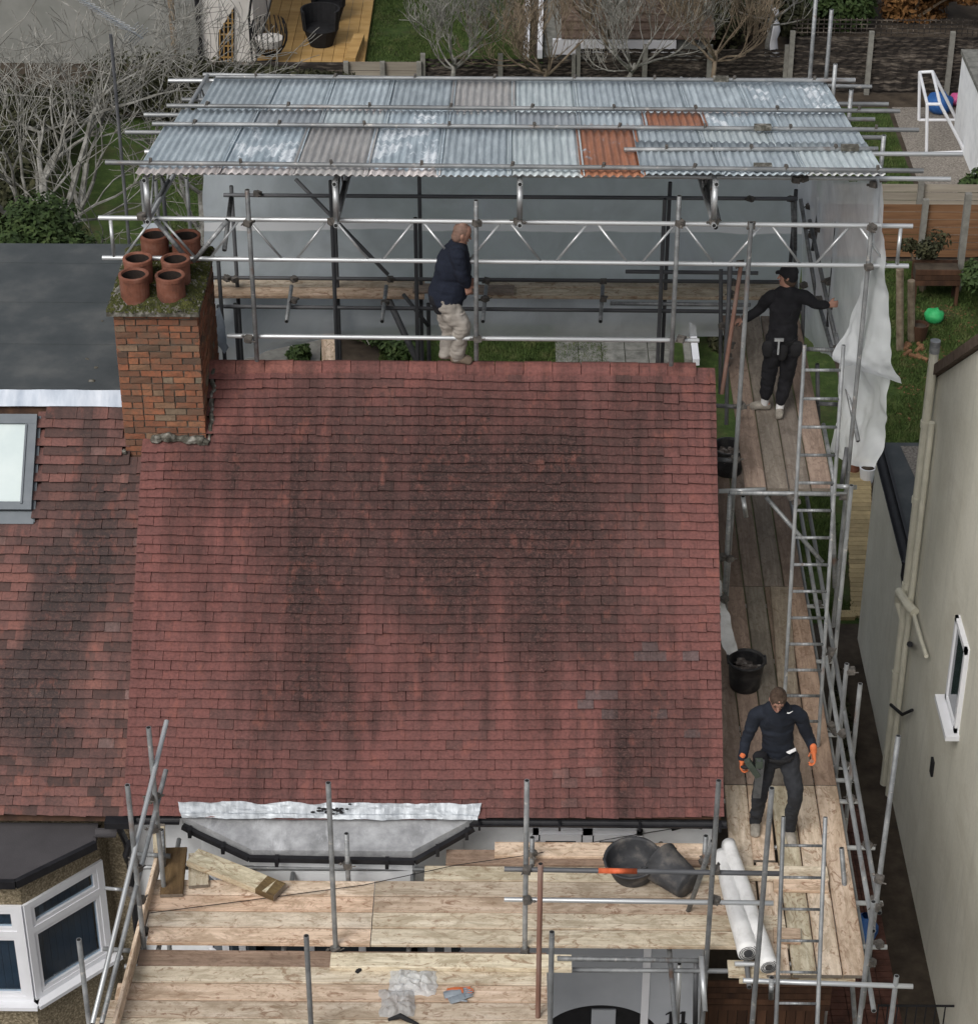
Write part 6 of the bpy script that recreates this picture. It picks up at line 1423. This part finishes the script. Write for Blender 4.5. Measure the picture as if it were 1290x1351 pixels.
def bare_tree(label, base, h, r, limbs, mat, seed, depth=5, L=1.3, upb=.15, spread=.6, trunk_to=None, minr=.004):
    rr = random.Random(seed); t = thing('bare_tree', label, 'tree', base); top_ = Vector(trunk_to) if trunk_to else Vector(base)+V(0, 0, h)
    b = Vector(base); mid = b*.5+top_*.5+V(rr.uniform(-.2, .2), rr.uniform(-.2, .2), 0)
    MB().tube([b, mid, top_], [r*1.25, r, r*.8], 9).build('trunk', mat, t, smooth=True)
    m = MB()
    for k in range(limbs):
        a = 2*math.pi*k/limbs+rr.uniform(-.5, .5); f0 = rr.uniform(.5, 1.0); p = mid+(top_-mid)*f0; branch(m, p, V(math.cos(a), math.sin(a), rr.uniform(.0, 1.1)), L*rr.uniform(.8, 1.25), r*rr.uniform(.4, .62), depth, rr, upb, spread, 3, 4, minr)
    kind(m.build('crown', mat, t), 'stuff'); return t
bare_tree('big leafless tree with pale twisting branches at the top left of the photo', (-3.1, 14.2, 0), 5.0, .14, 7, M['bark_pale'], 5, 4, 1.5, .10, .62, minr=.006)
bare_tree('leafless pale tree behind the television aerial, left of the iron roof', (-1.2, 17.0, 0), 4.2, .09, 5, M['bark_pale'], 12, 4, 1.3, .15, .62, minr=.006)
bare_tree('leafless tree whose branches cross the far left edge of the photo', (-4.6, 12.6, 0), 6.0, .12, 5, M['bark_pale'], 23, 3, 2.0, .12, .5, minr=.007)
bare_tree('slim brown leafless tree standing against the pale garden wall at the top left', (-3.6, 31.0, 0), 3.2, .08, 7, M['bark_brown'], 33, 4, 1.3, .5, .5, minr=.006)
for i, (bx, by, hh, sd__, lab) in enumerate(((2.6, 31.3, 1.0, 41, 'leafless shrub with pale twigs in front of the lawn beyond the back fence'), (4.6, 31.2, .8, 42, 'brown leafless shrub beside the white edged garden path'), (6.6, 31.0, 1.0, 43, 'brown leafless shrub in front of the white shed fascia'), (8.4, 31.3, 1.2, 44, 'leafless tree in front of the brown tiled shed roof'), (9.8, 33.0, 1.4, 45, 'leafless tree right of the tiled shed'), (5.9, 33.0, 1.2, 46, 'thin brown leafless tree between the path and the tiled shed'))):
    bare_tree(lab, (bx, by, 0), hh, .055, 8, M['bark_brown'] if i % 2 else M['bark_pale'], sd__, 4, .95, .55, .55, minr=.006)
def foliage(name, label, cat, c, rad, n, size, mat, seed, lumps=7, grp=None):
    rr = random.Random(seed); m = MB(); c = Vector(c)
    cs = [(c+V(rr.gauss(0, .45)*rad[0], rr.gauss(0, .45)*rad[1], rr.gauss(0, .4)*rad[2]), rr.uniform(.35, .65)) for _ in range(lumps)]
    for k in range(n):
        cc, f_ = rr.choice(cs); v = Vector((rr.gauss(0, 1), rr.gauss(0, 1), rr.gauss(0, 1))).normalized()*rr.uniform(.55, 1.05)
        p = cc+V(v.x*rad[0]*f_, v.y*rad[1]*f_, v.z*rad[2]*f_); nn = (v+Vector((rr.gauss(0, .5), rr.gauss(0, .5), rr.gauss(0, .5)+.4))).normalized(); a = nn.orthogonal().normalized(); a = Quaternion(nn, rr.uniform(0, 6.28))@a; b = nn.cross(a); s = size*rr.uniform(.6, 1.4)
        if p.z < .02: p.z = .02+rr.random()*.1
        m.quad(p-a*s, p-b*s*.45, p+a*s, p+b*s*.45)
    t = thing(name, label, cat, (c.x, c.y, 0), grp); kind(m.build('foliage', mat, t), 'stuff')
    w = MB()
    for cc, _ in cs: w.tube([(c.x, c.y, 0), (cc.x*.5+c.x*.5, cc.y*.5+c.y*.5, cc.z*.55), cc], [.05, .03, .012], 6)
    w.build('trunk', M['bark_brown'], t); return t
foliage('evergreen_bush', 'dense green evergreen bush behind the dark flat roof at the left edge', 'bush', (-2.5, 10.3, 6.0), (1.0, 1.0, 1.0), 26000, .05, M['leaf'], 3, 12)
foliage('evergreen_bush', 'lower green bush behind the flat roof, between the hedge and the chimney pots', 'bush', (-1.4, 10.8, 5.2), (.7, .9, 1.0), 14000, .05, M['leaf'], 4, 9)
foliage('ivy_hedge', 'dark ivy hedge along the back fence behind the bare tree', 'hedge', (-4.0, 30.2, .35), (2.6, .6, .7), 16000, .06, M['leaf_olive'], 5, 14)
foliage('ivy_hedge', 'dark ivy hedge in the far left corner of the garden', 'hedge', (-7.0, 26.0, 1.0), (1.5, 3.0, 1.2), 12000, .07, M['leaf_olive'], 6, 12)
foliage('shrub', 'olive leaved shrub beyond the dark hurdle fence, right of the tiled shed', 'shrub', (9.6, 35.5, .9), (1.2, 1.0, 1.0), 9000, .08, M['leaf_olive'], 7, 8)
foliage('shrub', 'green shrub beyond the hurdle fence near the tall scaffold pole', 'shrub', (11.3, 36, 1.1), (1.3, 1.0, 1.1), 9000, .08, M['leaf'], 8, 8)
foliage('shrub', 'russet leaved shrub beyond the trellis at the top right', 'shrub', (13.6, 36.5, 1.2), (1.6, 1.0, 1.1), 10000, .08, M['leaf_rust'], 9, 8)
foliage('shrub', 'green shrub at the top right corner of the photo', 'shrub', (16.2, 36.5, 1.0), (1.0, 1.0, 1.0), 5000, .08, M['leaf'], 10, 6)
foliage('shrub', 'brown leaved shrub close behind the white fascia of the shed', 'shrub', (8.3, 37.5, 1.0), (1.6, .8, 1.3), 7000, .08, M['leaf_rust'], 11, 7)
foliage('shrub', 'bright green shrub at the right edge beside the pale fence', 'shrub', (13.7, 25.5, .6), (.8, .7, .7), 5000, .07, M['leaf'], 12, 6)
foliage('shrub', 'small plant with yellowish leaves in the raised planter', 'shrub', (11.7, 21.9, .9), (.45, .3, .35), 1200, .05, M['leaf_olive'], 13, 5)
foliage('shrub', 'dark shrub at the right edge in front of the brown fence', 'shrub', (13.0, 20.8, .5), (.6, .7, .6), 4000, .06, M['leaf'], 14, 5)
foliage('shrub', 'dark hedge plant seen over the ridge left of the stout man', 'shrub', (1.1, 19.8, .5), (.7, .7, .6), 5000, .06, M['leaf'], 15, 5)
foliage('shrub', 'little bright green plant seen just over the ridge by the guard rail', 'shrub', (0.05, 18.9, .2), (.28, .25, .2), 700, .06, M['leaf'], 16, 4)
foliage('shrub', 'dark bushy plant seen between the ridge end and the upper platform', 'shrub', (7.7, 20.0, .6), (.5, 1.2, .8), 5000, .06, M['leaf_olive'], 17, 6)
foliage('shrub', 'green plant down between the gable and the upper platform near the black tub', 'shrub', (7.2, 13.3, .5), (.3, .9, .5), 2500, .06, M['leaf'], 18, 5)
foliage('shrub', 'low weeds along the passage below the ladder', 'shrub', (8.55, 8.2, .1), (.15, 1.5, .15), 1500, .04, M['leaf_olive'], 19, 8)
# ================================================================== far gardens
def fence(label, pts, top, name='fence', mat='hurdle', post_px=None, slat=.07, gap=.016, postm='concrete', wob=.02, trellis=None, posth=.12, indiv=False):
    t = thing(name, label, 'fence', (pts[0][0], pts[0][1], 0)); rr = random.Random(len(label))
    for (a, b) in zip(pts[:-1], pts[1:]):
        a, b = V(a[0], a[1], 0), V(b[0], b[1], 0); L = (b-a).length; d = (b-a)/L; n = V(d.y, -d.x, 0); m = MB(); z = .06
        while z < top-.03:
            if indiv: mm = MB(); mm.hexa([a+V(0, 0, z)-n*.0, b+V(0, 0, z), b+V(0, 0, z)+n*.02, a+V(0, 0, z)+n*.02, a+V(0, 0, z+slat), b+V(0, 0, z+slat), b+V(0, 0, z+slat)+n*.01, a+V(0, 0, z+slat)+n*.01]); mm.build('board', M[mat], t)
            else:
                ns = 14; ph = rr.choice((0, 1))
                for k in range(ns):
                    o0, o1 = n*(.022*math.cos(math.pi*(k+ph))), n*(.022*math.cos(math.pi*(k+1+ph))); p0, p1 = a+d*L*k/ns+o0+V(0, 0, z+rr.uniform(-wob, wob)*.5), a+d*L*(k+1)/ns+o1+V(0, 0, z+rr.uniform(-wob, wob)*.5)
                    m.hexa([p0, p1, p1+n*.012, p0+n*.012, p0+V(0, 0, slat), p1+V(0, 0, slat), p1+n*.012+V(0, 0, slat), p0+n*.012+V(0, 0, slat)])
            z += slat+gap
        if not indiv: kind(m.build('hurdle_slats', M[mat], t), 'stuff')
    for p in pts: MB().box(p[0]-.055, p[0]+.055, p[1]-.12, p[1]-.02, 0, top+posth).build('post', M[postm], t)
    if trellis:
        m = MB()
        for (a, b) in zip(pts[:-1], pts[1:]):
            k = a[0]+.08
            while k < b[0]: m.box(k, k+.02, a[1]-.0, a[1]+.015, top, top+trellis); k += .12
            for zz in range(4): m.box(a[0], b[0], a[1]+.016, a[1]+.03, top+.04+zz*trellis/4, top+.065+zz*trellis/4)
        kind(m.build('trellis', M['hurdle'], t), 'stuff')
    return t
FY = 31.85
fx = lambda px, y=FY: at(px, 100, y=y).x
fence('dark woven hurdle fence with concrete posts and trellis at the top right', [(fx(1041), FY), (fx(1144), FY), (fx(1250), FY), (fx(1350), FY), (fx(1450), FY)], at(1100, 46, y=FY).z, trellis=.4)
fence('dark woven hurdle fence behind the right half of the iron roof', [(fx(762), FY+.1), (fx(850), FY+.1), (fx(935), FY+.1), (fx(1036), FY+.1)], at(900, 66, y=FY).z)
fence('dark low woven hurdle fence behind the middle of the iron roof', [(fx(558), FY+.1), (fx(660), FY+.1), (fx(757), FY+.1)], at(650, 78, y=FY).z)
fence('pale panel fence between the lawn and the garden at the top centre', [(fx(457), FY), (fx(505), FY), (fx(553), FY)], at(500, 86, y=FY).z, mat='fence_grey', slat=.2, indiv=True)
lw = MB().box(fx(185), fx(455), FY, FY+.15, 0, at(300, 84, y=FY).z).build('garden_wall', M['hurdle']); tag(lw, 'low black garden wall behind the left part of the iron roof', 'wall')
fence('pale grey board fence between the two right hand gardens', [(10.1, 24.8), (12.0, 24.8), (14.5, 24.8)], .95, mat='fence_grey', slat=.16, indiv=True)
FB_ = 23.3
fence('orange brown board fence with concrete posts behind the planter', [(at(1160, 300, y=FB_).x-1.2, FB_), (at(1278, 300, y=FB_).x-.9, FB_), (at(1278, 300, y=FB_).x+1.0, FB_), (16, FB_)], at(1200, 268, y=FB_).z, mat='fence_brown', slat=.145, indiv=True)
pt = at(1278, 255, y=21.9); o = MB().box(pt.x-.06, pt.x+.06, 21.85, 21.97, 0, pt.z).build('fence_post', M['concrete']); tag(o, 'lone concrete post in front of the brown fence', 'post')
# cream and grey houses beyond
bg = thing('house', 'off white rendered house at the top left with a lattice window and drainpipe', 'house', tuple(at(300, 80, y=33.2)*1.0))
xw0, xw1 = at(262, 40, y=33.4).x, at(335, 40, y=33.4).x
MB().box(xw0, xw1, 33.4, 45, 0, 6).build('wall', M['off_white'], bg)
MB().box(xw0-5.5, xw0-.001, 33.45, 45, 0, 6).build('wall', M['grey_wall'], bg, label='greyish green left wall')
MB().tube([(xw0+.02, 33.32, 0), (xw0+.02, 33.32, 6)], .06, 8).build('drainpipe', M['black_plastic'], bg)
def wp(px, py, y=33.36): return at(px, py, y=y)
wn_ = MB().prism([wp(288, 84), wp(308, 84), wp(309, 9), wp(288, 43)], (0, .03, 0)).build('window', M['black'], bg)
for k in range(4): a = 290+k*5.5; MB().bar(wp(a, 84, 33.34), wp(a, 42-(a-288)*1.6, 33.34), .03, .03, upv=(0, 1, 0)).build('glazing_bar', M['deckwood'], wn_)
for py in (30, 45, 60, 75): MB().bar(wp(292 if py > 40 else 298, py, 33.34), wp(308, py, 33.34), .03, .03).build('glazing_bar', M['deckwood'], wn_)
MB().prism([(xw0-5.6, 33.2, 2.15), (xw0-1.9, 33.2, 2.15), (xw0-1.9, 36, 3.1), (xw0-5.6, 36, 3.1)], (0, 0, .1)).build('lean_to_roof', M['grey_wall'], bg)
# decking and its furniture
dk = thing('decking', 'golden timber decking with dark seats at the top left', 'decking', tuple(at(400, 60, z=0)))
d0, d1 = at(338, 83, z=.15), at(466, 83, z=.15); n_ = 0; x = d0.x
while x < d1.x+.2:
    MB().box(x, x+.24, d0.y, d0.y+6.5, .05, .15).build('deck_board', M['deckwood'], dk); x += .25
MB().bar(at(474, 52, z=.25), at(462, 84, z=.25), .25, .3).build('step', M['deckwood'], dk)
pth = MB().prism([at(448, 60, z=.02), at(462, 60, z=.02), at(486, -8, z=.02), at(470, -8, z=.02)], (0, 0, .12)).build('path', M['paving']); kind(pth, 'structure')
def seat(label, px, py, s=1.0):
    c = at(px, py, z=.15); t = thing('rattan_armchair', label, 'armchair', (c.x, c.y, .15)); 
    MB().lathe([(0.001, 0), (.24*s, 0), (.36*s, .36*s), (0.001, .40*s)], (c.x, c.y, .15), 16).build('seat', M['black'], t)
    m = grid(lambda u, v: V(c.x+math.cos(-.6+u*4.3)*.37*s*(1+.1*v), c.y+math.sin(-.6+u*4.3)*.37*s*(1+.1*v), .15+.34*s+.42*s*v), 16, 4); o = m.build('backrest', M['black'], t); q = o.modifiers.new('t', 'SOLIDIFY'); q.thickness = .05
seat('dark rattan armchair nearest the camera on the golden decking', 424, 58, 1.15); seat('dark rattan armchair behind the nearer one on the decking', 434, 26, 1.1)
ec = thing('egg_chair', 'hanging egg chair with a curved black stand beside the off white house', 'egg chair', tuple(at(350, 82, z=.15)))
e0 = at(350, 82, z=.15); MB().tube([e0+V(.25, .1, 0), e0+V(-.3, 0, .02), e0+V(-.32, 0, 1.1), e0+V(-.2, 0, 1.75), e0+V(.05, 0, 1.9)], .03, 8).build('stand', M['black'], ec)
ecx = e0+V(.12, 0, .72)
for k in range(10):
    a = math.pi*k/10; MB().tube([ecx+V(math.cos(a)*math.sin(t_)*.42, math.sin(a)*math.sin(t_)*.38, -math.cos(t_)*.55) for t_ in [j*math.pi/10 for j in range(-7, 8)]], .014, 5).build('basket_hoop', M['black'], ec)
MB().lathe([(0.001, -.35), (.28, -.3), (.33, -.12), (.2, -.1), (0.001, -.12)], ecx, 14).build('cushion', M['off_white'], ec); MB().tube([ecx+V(0, 0, .5), ecx+V(-.05, 0, 1.15)], .012, 5).build('chain', M['black'], ec)
# path with white edging and the tiled shed
for a_, b_, w_ in ((694, 697, .14), (712, 716, .12)):
    p0, p1 = at(a_, 72, z=.1), at(a_+2, -8, z=.1); o = MB().bar(p0, p1, w_, .25).build('path_edging', M['upvc']); tag(o, 'white edging strip on the %s side of the narrow path beyond the fence' % ('left' if a_ < 700 else 'right'), 'edging')
pxs('path', [(699, 72), (711, 72), (713, -8), (701, -8)], .03, M['earth'])
pxs('path', [(717, 75), (745, 75), (745, -8), (719, -8)], .03, M['paving'])
sh_ = thing('shed', 'garden shed with a brown tiled roof and white fascia at the top centre right', 'shed', tuple(at(810, 80, z=0)))
zf = 1.3; fl0, fl1 = at(729, 52, y=33.6), at(892, 55, y=33.6)
MB().box(fl0.x+.1, fl1.x+.7, 33.75, 38, 0, fl0.z-.05).build('wall', M['grey_wall'], sh_); MB().box(fl0.x, fl1.x, 33.6, 33.7, fl0.z-.36, fl0.z).build('fascia', M['upvc'], sh_)
for k in range(16):
    y = 33.6+.27*k; z = fl0.z+.02+.10*k; MB().hexa([(fl0.x+.2, y, z), (fl1.x+.9, y, z), (fl1.x+.9, y+.29, z+.09), (fl0.x+.2, y+.29, z+.09), (fl0.x+.2, y, z+.04), (fl1.x+.9, y, z+.04), (fl1.x+.9, y+.29, z+.10), (fl0.x+.2, y+.29, z+.10)]).build('tile_course', M['shed_tile'], sh_)
# small white statue
stt = at(1012, 48, z=0); o = MB().lathe([(.001, 0), (.2, 0), (.14, .12), (.1, .4), (.16, .6), (.12, .8), (.05, .9), (.10, 1.0), (.08, 1.12), (.001, 1.16)], (stt.x, stt.y-1.2, 0), 12).build('statue', M['upvc'], smooth=True); tag(o, 'small white garden statue behind the hurdle fence', 'statue')
# goal frame, toys, white shed
def G(px, py): return at(px, py, z=.03)
Cg, Eg, Gg, Hg = G(1212, 158), G(1222, 202), G(1262, 158), G(1273, 200)
top_of = lambda b, py, px: (lambda q: V(q.x, b.y, q.z))(at(px, py, y=b.y))
Ag, Dg = top_of(Cg, 95, 1213), top_of(Eg, 137, 1223); Bg, Fg = top_of(Cg, 94, 1230), top_of(Eg, 137, 1240)
go = thing('goal_frame', 'white metal football goal frame on the gravel strip at the right', 'goal', tuple(Eg))
for a, b in ((Cg, Ag), (Eg, Dg), (Ag, Dg), (Ag, Bg), (Dg, Fg), (Bg, Gg), (Fg, Hg), (Bg, Fg), (Eg, Hg), (Cg, Gg), (Gg, Hg)): MB().tube([a, b], .035, 8).build('bar', M['upvc'], go)
lumpy = lambda c, r, mat, nm, lab, cat: tag(grid(lambda u, v: Vector(c)+V(math.cos(u*6.283)*math.sin(v*3.1416), math.sin(u*6.283)*math.sin(v*3.1416), (.9+math.cos(v*3.1416))*.8)*r*(1+.16*noise.noise(V(math.cos(u*6.283), math.sin(u*6.283), v*3)*2)), 16, 12).build(nm, mat, smooth=True), lab, cat)
lumpy(at(1238, 148, z=0), .3, M['blue'], 'toy', 'crumpled blue plastic heap beside the goal frame', 'toy'); lumpy(at(1262, 138, z=0), .18, M['pink'], 'toy', 'pink toy behind the blue heap', 'toy')
lumpy(at(1231, 425, z=0.0), .18, M['green_toy'], 'watering_can', 'bright green plastic object on the lawn at the right', 'toy')
ws_ = thing('shed', 'white walled garden shed with a flat stone roof at the right edge', 'shed', tuple(at(1268, 212, z=0)))
s0 = at(1266, 212, z=0); MB().box(s0.x+.12, s0.x+3, s0.y-1.2, s0.y+1.6, 0, 1.75).build('wall', M['white_paint'], ws_); MB().box(s0.x+.1, s0.x+3.1, s0.y-1.3, s0.y+1.7, 1.75, 1.85).build('roof', M['paving'], ws_)
# garden beyond the ridge
pv = thing('patio', 'old stone slabs seen over the ridge right of the middle', 'paving', tuple(at(800, 460, z=0)))
for i in range(5):
    for j in range(3):
        c0_ = at(733+i*0, 474, z=.02); xx = c0_.x+i*.42; yy = c0_.y-.3+j*.62
        MB().box(xx, xx+.405, yy, yy+.6, 0, .05+random.uniform(-.006, .006)).build('slab', M['paving'], pv)
sheet('path', [(-2.5, 20.9), (9.5, 20.9), (9.5, 21.7), (-2.5, 21.7)], .02, M['earth'])
pxs('patio', [(285, 478), (422, 478), (424, 444), (285, 440)], .03, M['concrete'])
foliage('ivy_hedge', 'dark green ivy mass against the low black garden wall behind the bare trees', 'hedge', (-.5, 30.5, .4), (2.6, .6, .6), 9000, .06, M['leaf_olive'], 51, 10)
pxs('bed', [(440, 480), (505, 480), (503, 418), (446, 418)], .02, M['earth'])
o = board(None, at(436, 478, z=.1), at(434, 420, z=.1), w=.3, h=.05, mat='board', band=False); tag(o, 'pale plank lying in the garden just over the ridge beside the dark bed', 'plank')
for i, px in enumerate((908, 918)): o = MB().bar(at(px, 478, z=.5), at(px-6, 425, z=.5), .12, .12).build('timber_length', M['upvc'] if i else M['concrete']); tag(o, 'pale length of %s lying beyond the right end of the ridge' % ('white plastic trim' if i else 'grey stone edging'), 'trim')
# right lawn: leaves, logs, planter, pots
rr = random.Random(8); m = MB()
for k in range(420):
    p = at(rr.uniform(1185, 1300), rr.uniform(400, 560), z=.015); a = rr.uniform(0, 6.28); s = rr.uniform(.02, .05); m.quad(p+V(math.cos(a), math.sin(a), .02)*s, p+V(-math.sin(a), math.cos(a), 0)*s*.6, p-V(math.cos(a), math.sin(a), 0)*s, p+V(math.sin(a), -math.cos(a), .02)*s*.6)
tag(kind(m.build('fallen_leaves', M['fence_brown']), 'stuff'), 'brown fallen leaves scattered on the right hand lawn', 'leaves')
pl = thing('raised_planter', 'dark wooden raised planter in front of the brown fence', 'planter', tuple(at(1225, 400, z=0)))
q0 = at(1203, 405, z=0); 
for k in range(3): MB().box(q0.x, q0.x+.85, q0.y, q0.y+.03, .45+k*.11, .55+k*.11).build('board', M['dark_wood'], pl); MB().box(q0.x, q0.x+.85, q0.y+.42, q0.y+.45, .45+k*.11, .55+k*.11).build('board', M['dark_wood'], pl)
MB().box(q0.x+.02, q0.x+.83, q0.y+.031, q0.y+.419, .5, .72).build('soil', M['earth'], pl)
for dx in (0, .79):
    for dy in (0.031, .36): MB().box(q0.x+dx, q0.x+dx+.06, q0.y+dy, q0.y+dy+.06, 0, .45).build('leg', M['dark_wood'], pl)
for (px, p0, p1, lab) in ((1187, 355, 462, 'left of two weathered brown posts beside the hanging white sheet'), (1202, 370, 450, 'right of two weathered brown posts beside the hanging white sheet')):
    b = at(px, p1, z=0); tp = at(px, p0, y=b.y); o = MB().tube([b, tp], .07, 9).build('garden_post', M['bark_brown']); tag(o, lab, 'post')
for i, (px, py, r_, mt, lab) in enumerate(((1211, 448, .17, 'dark_wood', 'dark round pot at the edge of the right hand lawn'), (1143, 634, .14, 'upvc', 'round pot with a white rim at the end of the buff paving strip'), (1126, 624, .11, 'pot', 'small terracotta pot next to the white rimmed pot'))):
    c = at(px, py, z=0); t = thing('plant_pot', lab, 'plant pot', (c.x, c.y, 0)); MB().lathe([(0.001, .0), (r_*.75, .0), (r_, r_*1.9), (r_*.85, r_*1.9), (r_*.8, r_*1.6), (0.001, r_*1.6)], (c.x, c.y, 0), 18).build('pot', M[mt], t, smooth=False); MB().lathe([(0.001, 0), (r_*.8, 0), (0.001, .03)], (c.x, c.y, r_*1.62), 12).build('soil', M['earth'], t)
rr = random.Random(4)
for k in range(9):
    p = at(1190+rr.uniform(0, 28), 462+rr.uniform(-6, 14), z=.03); a = rr.uniform(0, 3.1); o = MB().tube([p-V(math.cos(a), math.sin(a), 0)*.12, p+V(math.cos(a), math.sin(a), .15)*.12], .04, 7).build('log', M['fence_brown']); tag(o, 'brown piece of firewood in the small heap on the right hand lawn', 'log', 'firewood pieces heaped on the lawn')
o = MB().box(at(1116, 815, z=0).x-.1, at(1116, 815, z=0).x+.12, at(1116, 815, z=0).y-.08, at(1116, 815, z=0).y+.1, 0, .07).build('brick', M['yellow_pave']); tag(o, 'single buff brick lying on the ground in the passage', 'brick')

# grass blades on the lawns in view
rr = random.Random(99); m = MB()
def blades(n, fpt):
    for k in range(n):
        p = fpt(); h = rr.uniform(.03, .09); a = rr.uniform(0, 6.28); w = V(math.cos(a), math.sin(a), 0)*rr.uniform(.006, .014); q = p+V(rr.gauss(0, .03), rr.gauss(0, .03), h)
        b = len(m.v); m.v += [tuple(p-w), tuple(p+w), tuple(q)]; m.f.append((b, b+1, b+2))
def onlawn(x0, x1, y0, y1):
    def f():
        while True:
            x, y = rr.uniform(x0, x1), rr.uniform(y0, y1)
            if noise.noise(V(x*.8, y*.8, 3))+rr.random()*.6 > .1: return V(x, y, .008)
    return f
blades(52000, onlawn(9.95, 14, 15.5, 23.1)); blades(16000, onlawn(10.3, 12.2, 23.9, 30.8)); blades(22000, onlawn(1.5, 5.6, 18.6, 20.8)); blades(16000, onlawn(-3.5, 1.0, 22, 29)); blades(20000, onlawn(-.5, 4.4, 33.4, 38)); blades(9000, onlawn(8.3, 9.1, 10.9, 15))
tag(kind(m.build('grass', M['grass_blade']), 'stuff'), 'short worn green grass on the garden lawns behind the houses', 'grass')
